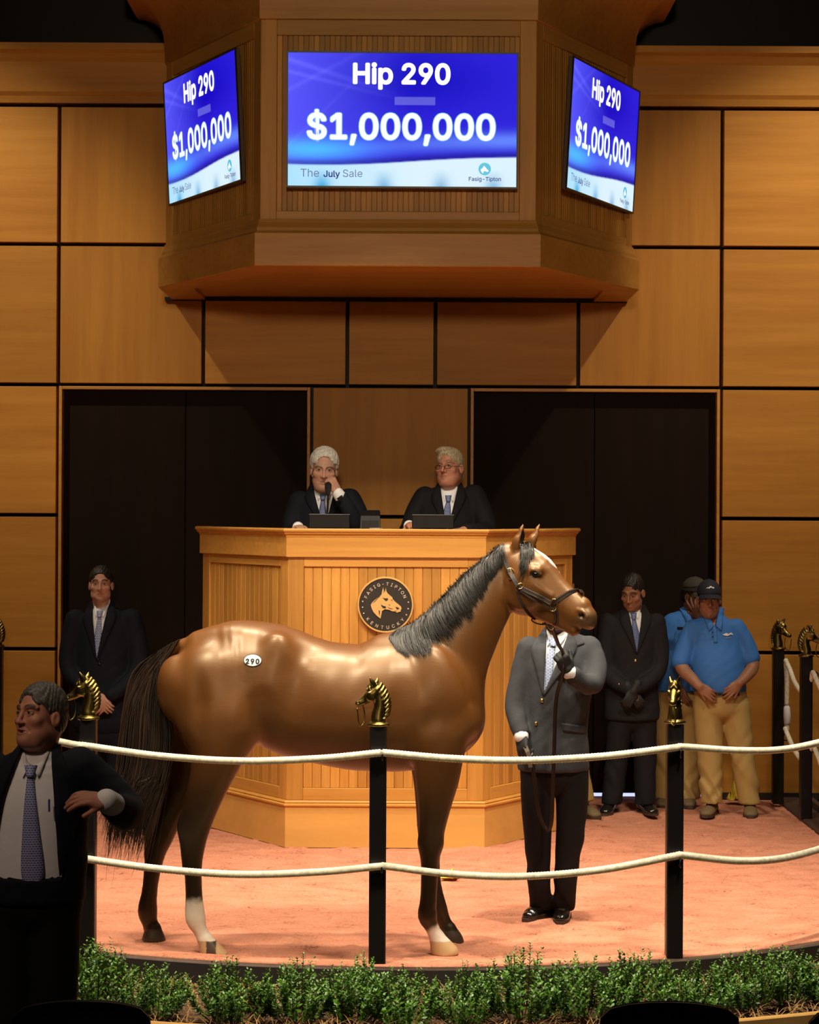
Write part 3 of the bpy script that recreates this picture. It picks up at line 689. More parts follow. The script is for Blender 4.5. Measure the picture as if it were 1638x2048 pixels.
# ------------------------------------------------------------------ the yearling
HD = 10.45                                             # distance of its middle plane
HROOT = P(640, 1890, HD); HROOT.z = 0.0
def H(px, py, y=0.0):
    w = P(px, py, HD + y); return (w.x - HROOT.x, y, w.z)
def hp(px, py, r, w, y=0.0):
    """node seen at pixel px, py with half thickness r pixels and half width w metres"""
    return (*H(px, py, y), r * (HD + y) / FPX, w)
def build_horse():
    root = empty('horse', HROOT, 'glossy bay horse with white socks standing side-on in the sand ring', 'horse')
    xs = axis(-1.05, 1.42, 0.0085, ((0.92, 1.42, 0.0042),)); zs = axis(-0.03, 2.2, 0.0085, ((0.0, 0.32, 0.006), (1.40, 2.2, 0.0042)))
    ysx = axis(-0.36, 0.36, 0.0085, ((-0.30, 0.10, 0.0055),))
    S = Sculpt(xs, ysx, zs)
    # trunk
    S.chain([hp(452, 1366, 108, .20), hp(490, 1362, 114, .235), hp(545, 1371, 118, .235), hp(600, 1395, 121, .235), hp(660, 1407, 123, .255), hp(720, 1414, 127, .268), hp(780, 1409, 134, .262), hp(836, 1410, 130, .23)], 0.03, 4)
    S.chain([hp(800, 1405, 120, .20), hp(850, 1415, 112, .21), hp(885, 1428, 88, .19), hp(908, 1442, 58, .14)], 0.06, 4)
    S.chain([hp(770, 1292, 20, .05), hp(815, 1284, 25, .06), hp(862, 1262, 30, .055)], 0.06)                    # withers
    S.chain([hp(400, 1290, 28, .075), hp(470, 1277, 32, .12), hp(540, 1283, 30, .12), hp(620, 1305, 26, .10)], 0.06)   # croup and loin
    # neck
    S.chain([hp(862, 1372, 105, .15), hp(884, 1330, 96, .125), hp(914, 1283, 79, .105), hp(945, 1237, 67, .092), hp(976, 1191, 57, .080), hp(1001, 1153, 47, .074), hp(1018, 1122, 36, .062)], 0.05, 4)
    for sd in (-1, 1):
        S.ell(H(884, 1378, sd * .135), (.12, .085, .23), 0.04, Matrix.Rotation(math.radians(-24), 3, 'Y'))     # shoulder blade
        S.ell(H(918, 1450, sd * .10), (.095, .085, .10), 0.05)                                                  # point of shoulder
        S.ell(H(858, 1478, sd * .135), (.11, .075, .12), 0.05)                                                  # upper arm
        S.ell(H(420, 1392, sd * .12), (.20, .125, .25), 0.06)                                                   # rump
        S.ell(H(440, 1452, sd * .13), (.15, .10, .20), 0.10, Matrix.Rotation(math.radians(20), 3, 'Y'))       # thigh
        S.ell(H(478, 1474, sd * .150), (.07, .05, .085), 0.08)                                                 # stifle
        S.ell(H(556, 1298, sd * .165), (.045, .028, .06), 0.09)          # point of hip
        S.ell(H(588, 1372, sd * .285), (.06, .042, .13), 0.07, None, 'sub')                                     # hollow of the flank
        S.ell(H(350, 1376, sd * .09), (.09, .09, .16), 0.05)                                                    # buttock
    # grooves between neck, shoulder and barrel, near side and far side
    for sd in (-1, 1):
        S.chain([hp(900, 1290, 9, .012, sd * .165), hp(930, 1340, 9, .012, sd * .18), hp(948, 1400, 8, .012, sd * .175)], 0.035, 3, None, 'sub')
        S.chain([hp(815, 1330, 8, .010, sd * .265), hp(800, 1400, 10, .012, sd * .283), hp(812, 1470, 10, .012, sd * .278)], 0.05, 3, None, 'sub')
        S.chain([hp(520, 1400, 8, .010, sd * .268), hp(530, 1440, 8, .010, sd * .262)], 0.06, 3, None, 'sub')
    for sd in (-1, 1):
        S.ell(H(812, 1412, sd * .310), (.09, .035, .10), 0.05, None, 'sub')                                     # behind the shoulder
        S.ell(H(866, 1452, sd * .262), (.035, .03, .05), 0.05, None, 'sub')
        S.ell(H(498, 1352, sd * .292), (.07, .035, .06), 0.06, None, 'sub')                                     # below the point of hip
        S.ell(H(470, 1432, sd * .200), (.055, .05, .09), 0.06)                                                  # front of the thigh
        S.ell(H(396, 1420, sd * .262), (.025, .02, .14), 0.05, None, 'sub')
    Xg, Yg_, Zg = S.x[:, None, None], S.y[None, :, None], S.z[None, None, :]
    bodym = np.clip((Zg - .85) / .2, 0, 1) * np.clip((1.0 - Xg) / .1, 0, 1)
    S.F = (S.F + bodym * (.0014 * np.sin(Xg * 17 + 2 * np.sin(Zg * 9)) * np.sin(Zg * 14 + 2 * np.sin(Xg * 8)) + .0012 * np.sin(Xg * 52 - Zg * 18) * np.clip(1 - np.abs(Xg - .12) / .35, 0, 1))).astype(np.float32)
    # near foreleg, far foreleg
    y = -.14
    S.chain([hp(878, 1470, 60, .085, y), hp(876, 1520, 50, .078, y), hp(874, 1560, 44, .066, y), hp(868, 1620, 32, .050, y), hp(863, 1664, 26, .043, y), hp(861, 1690, 26.5, .042, y), hp(859, 1722, 18, .033, y), hp(857, 1760, 15.5, .027, y), hp(856, 1800, 16, .028, y), hp(855, 1832, 19.5, .033, y), hp(864, 1856, 13.5, .027, y), hp(874, 1875, 16, .032, y)], 0.025, 3)
    S.chain([hp(868, 1712, 8, .02, y), hp(867, 1760, 8, .016, y), hp(864, 1806, 8, .018, y)], 0.015)
    S.chain([hp(873, 1873, 15, .035, y), hp(882, 1893, 23, .048, y), hp(890, 1908, 28, .055, y)], 0.006, 2)
    y = .14
    S.chain([hp(866, 1490, 56, .08, y), hp(862, 1560, 36, .06, y), hp(860, 1620, 28, .048, y), hp(861, 1672, 25, .042, y), hp(864, 1725, 16, .03, y), hp(869, 1775, 15, .027, y), hp(877, 1817, 18, .032, y), hp(888, 1842, 14, .027, y), hp(897, 1860, 16, .03, y)], 0.025, 3)
    S.chain([hp(898, 1858, 15, .034, y), hp(902, 1874, 22, .046, y), hp(904, 1886, 25, .05, y)], 0.006, 2)
    # near hind leg, far hind leg
    y = -.16
    S.chain([hp(445, 1455, 72, .10, y), hp(436, 1508, 54, .088, y), hp(420, 1560, 42, .07, y), hp(403, 1610, 35, .055, y), hp(391, 1652, 31, .046, y), hp(387, 1690, 24, .038, y), hp(386, 1735, 18, .031, y), hp(388, 1790, 17, .029, y), hp(391, 1836, 20.5, .034, y), hp(401, 1862, 14, .028, y), hp(412, 1883, 16, .033, y)], 0.03, 3)
    S.chain([hp(380, 1606, 7, .012, y), hp(363, 1648, 9, .022, y), hp(369, 1690, 9, .02, y), hp(373, 1740, 8, .016, y)], 0.014)       # hock point and tendon
    S.chain([hp(411, 1880, 16, .036, y), hp(421, 1901, 23, .05, y), hp(430, 1919, 29, .056, y)], 0.006, 2)
    y = .15
    S.chain([hp(405, 1470, 72, .10, y), hp(385, 1530, 50, .08, y), hp(358, 1590, 38, .06, y), hp(332, 1640, 31, .048, y), hp(320, 1674, 27, .043, y), hp(311, 1705, 21, .035, y), hp(304, 1745, 17, .03, y), hp(299, 1785, 16, .029, y), hp(295, 1822, 20, .033, y), hp(300, 1846, 16, .029, y), hp(306, 1862, 18, .032, y)], 0.03, 3)
    S.chain([hp(316, 1632, 8, .014, y), hp(299, 1668, 9, .02, y), hp(298, 1712, 8, .018, y)], 0.02)
    S.chain([hp(306, 1858, 17, .036, y), hp(307, 1874, 23, .048, y), hp(308, 1887, 26, .052, y)], 0.006, 2)
    # head: its own plane, turned towards the camera about the poll
    px0, _, pz0 = H(1018, 1100); PHI = math.radians(24); c, s_ = math.cos(PHI), math.sin(PHI); kx = HD / FPX / c
    def G(px, py, w=0.0):      # midline point seen at px, py; w sideways (negative: near side)
        h = (px - 1018) * kx; z = H(1018, py)[2]; z = z - (1 - 0) * (h * s_ / HD) * (CAMH - z) * 0
        return (px0 + h * c + w * s_, -h * s_ + w * c, z)
    LAT = (s_, c, 0.0)
    def gp(px, py, r, w): return (*G(px, py), r * HD / FPX, w)
    S.chain([gp(1020, 1126, 40, .066), gp(1046, 1146, 46, .092), gp(1069, 1165, 43, .092), gp(1094, 1184, 37, .072), gp(1116, 1201, 33, .058), gp(1135, 1214, 31, .054), gp(1152, 1224, 30, .055), gp(1166, 1230, 22, .050)], 0.02, 4, LAT)
    S.chain([gp(1060, 1110, 16, .05), gp(1086, 1130, 18, .055), gp(1114, 1164, 15, .036), gp(1140, 1190, 13, .028), gp(1162, 1206, 15, .035)], 0.03, 3, LAT)       # forehead and nose bone
    S.chain([gp(1044, 1200, 30, .062), gp(1070, 1209, 25, .052), gp(1100, 1226, 20, .040), gp(1126, 1241, 17, .036), gp(1144, 1255, 13, .034)], 0.02, 3, LAT)     # jaw
    S.chain([gp(1172, 1228, 13, .042), gp(1174, 1242, 12, .040)], 0.02, 2, LAT)                                                           # upper lip
    for sd in (-1, 1):
        S.ell(G(1055, 1184, sd * .062), (.085, .028, .075), 0.045, Matrix.Rotation(-PHI, 3, 'Z'))              # cheek
        S.ell(G(1078, 1138, sd * .074), (.036, .018, .020), 0.035, Matrix.Rotation(-PHI, 3, 'Z'))             # brow
        S.chain([(*G(1080, 1168, sd * .074), .008, .008), (*G(1108, 1188, sd * .058), .006, .006)], 0.025, 2)  # facial crest
        S.ell(G(1081, 1147, sd * .096), (.024, .014, .0145), 0.012, Matrix.Rotation(-PHI, 3, 'Z') @ Matrix.Rotation(math.radians(30), 3, 'Y'), 'sub')
        S.ell(G(1081, 1146.5, sd * .078), (.019, .014, .0150), 0.003, Matrix.Rotation(-PHI, 3, 'Z'))         # eyeball
        S.chain([(*G(1070, 1146, sd * .086), .005, .005), (*G(1078, 1139, sd * .090), .0055, .0055), (*G(1091, 1147, sd * .082), .005, .005)], 0.012, 3)   # upper lid
        S.chain([(*G(1158, 1216, sd * .042), .010, .010), (*G(1168, 1219, sd * .044), .0085, .0085), (*G(1174, 1228, sd * .043), .0075, .0075)], 0.012, 3)          # nostril rim
        S.ell(G(1165, 1227, sd * .056), (.016, .018, .013), 0.006, Matrix.Rotation(-PHI, 3, 'Z') @ Matrix.Rotation(math.radians(38), 3, 'Y'), 'sub')
        S.chain([(*G(1182, 1252, sd * .020), .0025, .006), (*G(1168, 1249, sd * .045), .0025, .005), (*G(1152, 1243, sd * .050), .002, .004)], 0.006, 2, None, 'sub')     # mouth
        # ears
        e0 = G(1036, 1096, sd * .048); tip = (H(1045, 1049)[0], -.055, H(1045, 1049)[2]) if sd < 0 else (H(1079, 1049, .05)[0], .045, H(1079, 1049, .05)[2])
        e0 = (H(1033, 1093, -.05)[0], -.05, H(1033, 1093)[2]) if sd < 0 else (H(1062, 1092, .05)[0], .045, H(1062, 1092)[2])
        e0 = np.array(e0); tp = np.array(tip); mid = e0 * .5 + tp * .5 + np.array((.006, 0, 0))
        eb = np.array(H(1030, 1112, -.04) if sd < 0 else H(1046, 1118, .03))
        S.chain([(*eb, .024, .024), (*e0, .026, .024), (*(e0 * .72 + tp * .28), .029, .026), (*mid, .023, .022), (*(e0 * .22 + tp * .78), .014, .014), (*tp, .004, .004)], 0.012, 3)
        ax = tp - e0; off = np.array((.022, -.012 if sd < 0 else .0, .0))
        S.chain([(*(e0 + ax * .12 + off), .013, .014), (*(e0 + ax * .38 + off), .016, .017), (*(e0 + ax * .75 + off * .8), .010, .011), (*(e0 + ax * .93 + off * .5), .004, .004)], 0.006, 3, None, 'sub')
    # mane ridge volume, dock of the tail
    S.chain([hp(366, 1292, 14, .04), hp(346, 1303, 9, .03), hp(326, 1324, 6, .02)], 0.03, 3)
    S.cut(lambda X, Y, Z: Z + 0.006 + 0 * X + 0 * Y, (-2, -1, -.1), (2, 1, 0.02), 0.002)
    nose = np.array(G(1170, 1235)); f0, f1 = np.array(G(1068, 1096)), np.array(G(1112, 1146)); eye_c = [np.array(G(1081, 1146.5, sd * .085)) for sd in (-1, 1)]; nos = [np.array(G(1165, 1227, sd * .050)) for sd in (-1, 1)]
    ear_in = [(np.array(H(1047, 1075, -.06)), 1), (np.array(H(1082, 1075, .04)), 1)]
    q = {n: np.array(H(*a)) for n, a in dict(nh_fet=(392, 1838, -.16), nf_fet=(856, 1834, -.14)).items()}
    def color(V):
        n = len(V); N1 = np.array([mnoise.noise(Vector(v) * 5.0) for v in V]); N2 = np.array([mnoise.noise(Vector(v) * 40.0) for v in V])
        c = np.ones((n, 3)) * np.array((0.128, 0.045, 0.0095))
        c *= (1 + 0.10 * N1)[:, None]
        x, y, z = V[:, 0], V[:, 1], V[:, 2]
        hd_ = (x < 0.05); low = np.where(hd_, 1 - sstep(0.52, 1.02, z + 0.05 * N1), 1 - sstep(0.42, 0.80, z + 0.04 * N1)); c = mixc(c, (0.016, 0.008, 0.005), low * 0.97)
        belly_shade = (1 - sstep(0.66, 1.24, z + 0.06 * N1)); c = c * (1 - .62 * belly_shade)[:, None]     # low: black points; this one paints belly and thigh shade into the coat
        # tan muzzle and cheeks
        d = np.linalg.norm((V - nose) * (1, .8, 1), axis=1); c = mixc(c, (0.06, 0.038, 0.022), (1 - sstep(.02, .085, d)) * 0.9)
        for nn in nos: d = np.linalg.norm(V - nn, axis=1); c = mixc(c, (0.008, 0.006, 0.005), 1 - sstep(.010, .022, d))
        for e in eye_c: d = np.linalg.norm((V - e) * (1, .6, 1.35), axis=1); c = mixc(c, (0.012, 0.008, 0.006), 1 - sstep(.021, .034, d))
        # star on the forehead
        ab = f1 - f0; t = np.clip(((V - f0) @ ab) / (ab @ ab), 0, 1); d = np.linalg.norm(V - f0 - t[:, None] * ab, axis=1); wd_ = 0.022 * np.sin(np.clip(t, .05, .93) * PI) ** .6 + 0.004
        c = mixc(c, (0.80, 0.76, 0.72), 1 - sstep(wd_ * .8, wd_ * 1.25, d + 0.003 * N2))
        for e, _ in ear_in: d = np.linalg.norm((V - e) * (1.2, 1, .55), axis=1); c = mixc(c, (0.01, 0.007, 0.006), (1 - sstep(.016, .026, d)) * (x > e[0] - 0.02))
        # white socks: near hind to above the fetlock, near fore pastern
        nh = (x < -0.3) & (y < 0); nf = (x > 0.3) & (y < 0)
        c = mixc(c, (0.72, 0.64, 0.52), nh * (1 - sstep(0.235, 0.285, z + 0.016 * N2)))
        c = mixc(c, (0.72, 0.64, 0.56), nf * (1 - sstep(0.105, 0.135, z - 0.45 * (x - q['nf_fet'][0]) + 0.012 * N2)))
        hoof_n = (z < 0.062 - 0.3 * 0) & (nh | nf) ; c[hoof_n & (np.abs(N2) < 9)] = (0.50, 0.33, 0.17)
        st = nh & (z < 0.062) & (np.abs(x - (H(424, 1905, -.16)[0])) < 0.022) & (y < -0.16); c[st] = (0.05, 0.035, 0.025)
        hoof_f = (z < 0.058) & ~(nh | nf); c[hoof_f] = (0.035, 0.025, 0.02)
        return c
    m = mat('bay_coat', (0.2, 0.08, 0.03), 0.41, spec=0.8, coat=0.10, coat_rough=0.25, sheen=0.0, attr='tint', bump=(70, 0.10, (0.22, 1, 1), 0.004))
    m.node_tree.nodes['Principled BSDF'].inputs['Specular Tint'].default_value = (1.0, 0.82, 0.58, 1)
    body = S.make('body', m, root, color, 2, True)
    # eyes
    me = bpy.data.materials.new('horse_eye')
    M['eye_dark'] = mat('eye_dark', (0.006, 0.004, 0.003), 0.06, spec=0.8)
    for e, sd in zip(eye_c, (-1, 1)):
        p = np.array(G(1081, 1146.5, sd * .0815)); V_ = []; mb = MB().lathe([(.0165 * math.cos(t), .0145 * math.sin(t)) for t in np.linspace(-PI / 2 + .05, PI / 2 - .05, 9)], 14)
        o = mb.make('eye', M['eye_dark'], root, True); o.location = p
    # hair: strands laid over the neck
    D = S.depth_front()
    hair = []                                         # (points, widths, tone)
    r = np.random.default_rng(11)
    crest = np.array([(1008, 1092), (993, 1101), (966, 1123), (927, 1154), (888, 1195), (849, 1234), (820, 1255), (790, 1266)], float)
    lower = np.array([(1004, 1128), (993, 1140), (972, 1174), (950, 1212), (915, 1256), (866, 1292), (838, 1306), (796, 1300)], float)
    def along(A, t): i = np.clip(int(t * (len(A) - 1)), 0, len(A) - 2); f = t * (len(A) - 1) - i; return A[i] * (1 - f) + A[i + 1] * f
    def to_l(p): return np.array(H(*p))[[0, 2]]
    def ribbons(strands, name, mat_, w0):
        V = []; F = []
        for pts, w in strands:
            pts = np.array(pts); n = len(pts); t = np.gradient(pts, axis=0); b = len(V); tilt = r.normal(0, .9)
            for i in range(n):
                tx = t[i] / (np.linalg.norm(t[i]) + 1e-9); sd = np.cross(tx, (0, -1, 0)); sd /= np.linalg.norm(sd) + 1e-9
                ww = w * (1 - (i / (n - 1)) ** 3 * 0.8) * 0.5
                V += [pts[i] - sd * ww + (0, tilt * ww, 0), pts[i] + np.array((0, -w * 0.4, 0)), pts[i] + sd * ww - (0, tilt * ww, 0)]
            for i in range(n - 1):
                a = b + 3 * i; F += [(a, a + 1, a + 4, a + 3), (a + 1, a + 2, a + 5, a + 4)]
        return obj(name, np.array(V), np.array(F), mat_, root, True)
    M['mane'] = mat('black_hair', (0.014, 0.011, 0.009), 0.40, spec=0.42, noise=(25, 0.5))
    mane = []
    for i in range(2600):
        t = r.uniform(0, 1); a = to_l(along(crest, t)); b = to_l(along(lower, np.clip(t + r.normal(0, .012), 0, 1)))
        tuft = 0.10 * math.sin(t * 95) + 0.07 * math.sin(t * 41 + 1)
        L = r.uniform(.72, 1.08) + tuft; lift = r.uniform(.001, .014); pts = []
        bow = r.normal(0, .012)
        for u in np.linspace(0, 1, 7):
            xz = a * (1 - u * L) + b * u * L + np.array((-.02, 0.006)) * math.sin(u * PI) * 1.0 + np.array((bow, 0)) * math.sin(u * PI)
            yy = S.front_at(xz[0], xz[1], D); 
            top = 0.020 * (1 - u) ** 4
            if np.isnan(yy): yy = -.01
            if u == 0: yy = r.uniform(-.02, .02)
            elif u < 0.2: yy = yy * .75
            pts.append((xz[0], min(float(yy), 0.02) - lift * (1 if u > 0 else 0) - 0.002, xz[1] + top * 0.8))
        mane.append((pts, r.uniform(.0016, .0038)))
    for i in range(420):                              # short hairs standing along the crest
        t = r.uniform(0.03, 1); a = to_l(along(crest, t)); nrm = np.array((-.62, .78)); h = r.uniform(.010, .026) * (1 if t < .93 else .4)
        pts = [(a[0] + nrm[0] * h * u - .004 * u, r.uniform(-.012, .012) - .012 * u, a[1] - .01 + nrm[1] * (h + .012) * u) for u in np.linspace(0, 1, 4)]
        mane.append((pts, r.uniform(.002, .0035)))
    ribbons(mane, 'mane', M['mane'], 1)
    fl = []
    for i in range(300):
        p0 = np.array((r.uniform(1036, 1060), r.uniform(1086, 1094))); tt = r.uniform(0, 1)
        end = np.array((1036 + 16 * tt + r.normal(0, 3), 1140 - 34 * tt + r.normal(0, 14))) if tt < .75 else np.array((1060 + r.normal(0, 3), 1112 + r.normal(0, 5)))
        a, b = to_l(p0), to_l(end); lift = r.uniform(.003, .014); pts = []
        for u in np.linspace(0, 1, 7):
            xz = a * (1 - u) + b * u + np.array((.012, .004)) * math.sin(u * PI); yy = S.front_at(xz[0], xz[1], D)
            if np.isnan(yy): yy = -.02
            pts.append((xz[0], (float(yy) if u > .15 else -.045) - lift, xz[1] + .008 * (1 - u)))
        fl.append((pts, r.uniform(.0018, .0036)))
    ribbons(fl, 'forelock', M['mane'], 1)
    M['tail'] = mat('tail_hair', (0.022, 0.011, 0.006), 0.45, spec=0.6, noise=(14, 0.6, (1, 1, .2)))
    M['tail_brown'] = mat('brown_hair', (0.075, 0.03, 0.010), 0.45, spec=0.6)
    tl = []; tb = []
    for i in range(2300):
        u0 = r.uniform(0, 1) ** .9; s = r.uniform(0, 1)
        p0 = np.array((360 - 46 * u0, 1279 + 12 * u0 ** 1.5 + 14 * u0)); edge = s
        mid1 = np.array((338 - 88 * edge + 5 * (1 - u0), 1410)); mid2 = np.array((344 - 108 * edge, 1530))
        end = np.array((296 - 78 * edge + r.normal(0, 8), 1640 + r.normal(0, 34) + 30 * math.sin(edge * 21) * .4 + 8 * (1 - edge)))
        if r.uniform() < .22: end = mid2 + (end - mid2) * r.uniform(.35, .7)
        if r.uniform() < .12: end = end + np.array((-14 * edge, 0)); 
        sh = np.array((330 - 62 * edge * (0.35 + .65 * u0), 1340)); P5 = np.array([p0, sh, mid1, mid2, end]); y0 = r.uniform(-.055, .045); y1 = r.uniform(-.075, .06) - .03
        pts = []
        for u in np.linspace(0, 1, 12):
            q_ = u * 4; k = min(int(q_), 3); f = q_ - k; f2 = f
            a_, b_, c_, d_ = P5[max(k - 1, 0)], P5[k], P5[k + 1], P5[min(k + 2, 4)]
            pp = 0.5 * (2 * b_ + (c_ - a_) * f + (2 * a_ - 5 * b_ + 4 * c_ - d_) * f * f + (3 * b_ - a_ - 3 * c_ + d_) * f ** 3)
            h = H(pp[0], pp[1]); pts.append((h[0], y0 + (y1 - y0) * u - .01, h[2]))
        (tb if r.uniform() < .05 or (edge > .93 and r.uniform() < .2) else tl).append((pts, r.uniform(.003, .006)))
    t_o = ribbons(tl, 'tail', M['tail'], 1); tb_o = ribbons(tb, 'brown_tail_hair', M['tail_brown'], 1)
    tb_o.parent = t_o
    # oval sticker with the sale number on the near hip
    cx, cz = H(506, 1320, -.2)[0], H(506, 1320, -.2)[2]; a, b = .0435, .0285
    def lay(V, lift):
        yy = S.front_at(V[:, 0], V[:, 2], D); V = V.copy(); V[:, 1] = yy - lift; return V
    rr = [0, .3, .6, .85, 1.0]; V = [(cx, 0, cz)]; F = []; n = 40
    for k in rr[1:]:
        for i in range(n): t = 2 * PI * i / n; V.append((cx + a * k * math.cos(t), 0, cz + b * k * math.sin(t)))
    F = [(0, 1 + i, 1 + (i + 1) % n) for i in range(n)]
    for j in range(len(rr) - 2):
        for i in range(n): p = 1 + j * n; F.append((p + i, p + n + i, p + n + (i + 1) % n, p + (i + 1) % n))
    M['sticker'] = mat('sticker_white', (0.85, 0.85, 0.83), 0.5); M['sticker_ink'] = mat('sticker_ink', (0.01, 0.01, 0.01), 0.6)
    V = lay(np.array(V, float), .004); st = obj('hip_sticker', V, F, M['sticker'], root, True); st['label'] = 'white oval sticker reading 290'
    for i, k in enumerate(rr[1:]): pass
    ring = [(cx + a * 1.0 * math.cos(t), 0, cz + b * math.sin(t)) for t in np.linspace(0, 2 * PI, 40, endpoint=False)]
    ring = lay(np.array(ring), .0035); MB().tube([tuple(p) for p in ring], .0016, 5, True).make('sticker_edge', M['sticker_ink'], st)
    for i, ch in enumerate('290'):
        V, F = bold_geo(ch, .044, 0.035); V[:, 0] += cx + (i - 1) * .0245 - .001; V[:, 2] += cz - .0158
        obj('digit', lay(V, .0062), F, M['sticker_ink'], st)
    return root, S, D, G
horse, HS, HDEP, HG = build_horse()
# ------------------------------------------------------------------ leather halter and lead
M['leather'] = mat('dark_leather', (0.022, 0.011, 0.008), 0.42, spec=0.35, bump=(90, 0.1)); M['brass_b'] = mat('bright_brass', (0.85, 0.62, 0.22), 0.2, 1.0)
M['leather_t'] = mat('worn_leather', (0.16, 0.13, 0.10), 0.5)
def strap(pts, w, t, normal):
    """flat strap through points; normal: its outward direction (one, or one per point)"""
    pts = [Vector(p) for p in pts]; n = len(pts); V = []; F = []
    for i, p in enumerate(pts):
        tg = (pts[min(i + 1, n - 1)] - pts[max(i - 1, 0)]).normalized(); nn = Vector(normal[i] if isinstance(normal, list) else normal); nn = (nn - tg * nn.dot(tg)).normalized(); sd = tg.cross(nn)
        V += [p - sd * w / 2, p - sd * w / 2 + nn * t, p + sd * w / 2 + nn * t, p + sd * w / 2]
    for i in range(n - 1):
        a = 4 * i
        for k in range(4): F.append((a + k, a + (k + 1) % 4, a + 4 + (k + 1) % 4, a + 4 + k))
    F.append((0, 1, 2, 3)); F.append(tuple(4 * (n - 1) + k for k in (3, 2, 1, 0)))
    return V, F
def spline(pts, n):
    A = np.array(pts, float); Q = np.vstack([2 * A[0] - A[1], A, 2 * A[-1] - A[-2]]); out = []
    for i in range(1, len(Q) - 2):
        for t in np.linspace(0, 1, n, endpoint=False):
            a, b, c, d = Q[i - 1:i + 3]; out.append(0.5 * (2 * b + (c - a) * t + (2 * a - 5 * b + 4 * c - d) * t * t + (3 * b - a - 3 * c + d) * t ** 3))
    out.append(A[-1]); return np.array(out)
def build_halter():
    r = empty('halter', HROOT, 'dark leather halter with brass buckles on the horse head', 'halter')
    def skin(px, py, lift=.004):
        h = H(px, py, -.1); y = None
        for _ in range(3):
            y = float(HS.front_at([h[0]], [h[2]], HDEP)[0]); 
            if math.isnan(y): y = -.06
            h = H(px, py, y)
        return (h[0], y - lift, h[2])
    def sstrap(name, pix, w, lift=.004, n=6, m='leather', stitch=True):
        p2 = spline([(a, b, 0) for a, b in pix], n); pts = np.array([skin(a, b, lift) for a, b, _ in p2])
        for _ in range(2): pts[1:-1, 1] = np.minimum(pts[1:-1, 1], (pts[:-2, 1] + pts[2:, 1]) / 2)
        V, F = strap(pts, w, .004, (0.05, -1, 0.1)); o = obj(name, V, F, M[m], r)
        if stitch:
            V2, F2 = [], []
            mb = MB()
            for sgn in (-1, 1):
                q = [];
                for i, p in enumerate(pts):
                    tg = pts[min(i + 1, len(pts) - 1)] - pts[max(i - 1, 0)]; sd = np.cross(tg, (0, -1, 0)); sd /= np.linalg.norm(sd) + 1e-9; q.append(p + sd * w * .34 * sgn + np.array((0, -.0045, 0)))
                mb.tube(q, .0008, 4)
            mb.make('stitching', M['leather_t'], o)
        return o
    sstrap('crownpiece', [(1004, 1090), (1006, 1104), (1012, 1125), (1021, 1146), (1029, 1160), (1036, 1173)], .022)
    sstrap('cheekpiece', [(1038, 1174), (1055, 1182), (1080, 1194), (1103, 1207)], .024)
    sstrap('lower_strap', [(1036, 1178), (1060, 1195), (1082, 1206), (1104, 1217)], .009, .006, 6, 'leather', False)
    sstrap('noseband', [(1106, 1206), (1120, 1196), (1136, 1186), (1150, 1181), (1156, 1181)], .022)
    # far side of the noseband, over the bridge of the nose
    p0 = Vector(skin(1154, 1181, .003)); far = [p0, Vector(HG(1157, 1182, -.02)) + Vector((0.006, 0, .006)), Vector(HG(1157, 1183, .012)) + Vector((.006, 0, .004)), Vector(HG(1156, 1194, .040)) + Vector((.004, 0, 0))]
    V, F = strap(spline([tuple(p) for p in far], 5), .022, .004, (0.7, -.2, .6)); obj('noseband', V, F, M['leather'], r)
    sstrap('chin_strap', [(1107, 1214), (1112, 1226), (1113, 1240), (1109, 1250)], .018)
    sstrap('throat_strap', [(1034, 1182), (1042, 1205), (1056, 1226), (1070, 1238)], .014, .005, 6, 'leather', False)
    # buckle, rings
    def loop(name, px, py, a, b, rot, rad, lift=.01):
        c = np.array(skin(px, py, lift)); q = []
        for t in np.linspace(0, 2 * PI, 20, endpoint=False):
            x, z = a * math.copysign(abs(math.cos(t)) ** .7, math.cos(t)), b * math.copysign(abs(math.sin(t)) ** .7, math.sin(t)); q.append((c[0] + x * math.cos(rot) - z * math.sin(rot), c[1] - .002, c[2] + x * math.sin(rot) + z * math.cos(rot)))
        return MB().tube(q, rad, 6, True).make(name, M['brass_b'], r, True)
    bk = loop('buckle', 1021, 1147, .017, .026, math.radians(15), .0032)
    c = skin(1021, 1147, .011); MB().tube([(c[0], c[1], c[2] + .024), (c[0] + .004, c[1] - .002, c[2] - .022)], .002, 6).make('buckle_prong', M['brass_b'], bk)
    loop('ring', 1040, 1172, .014, .012, 0.6, .003); loop('ring', 1107, 1210, .016, .030, math.radians(-14), .0030)
    # chin ring under the jaw with the lead clipped to it
    jr = np.array(H(1077, 1243, -.06)); q = [(jr[0] + .034 * math.cos(t), jr[1], jr[2] + .012 * math.sin(t) - .25 * .034 * math.cos(t)) for t in np.linspace(0, 2 * PI, 18, endpoint=False)]
    MB().tube(q, .0035, 6, True).make('jaw_ring', M['leather'], r, True)
    V, F = strap([H(1109, 1250, -.09), H(1095, 1250, -.07), H(1085, 1246, -.06)], .016, .004, (0, -.5, -1)); obj('jaw_strap', V, F, M['leather'], r)
build_halter()
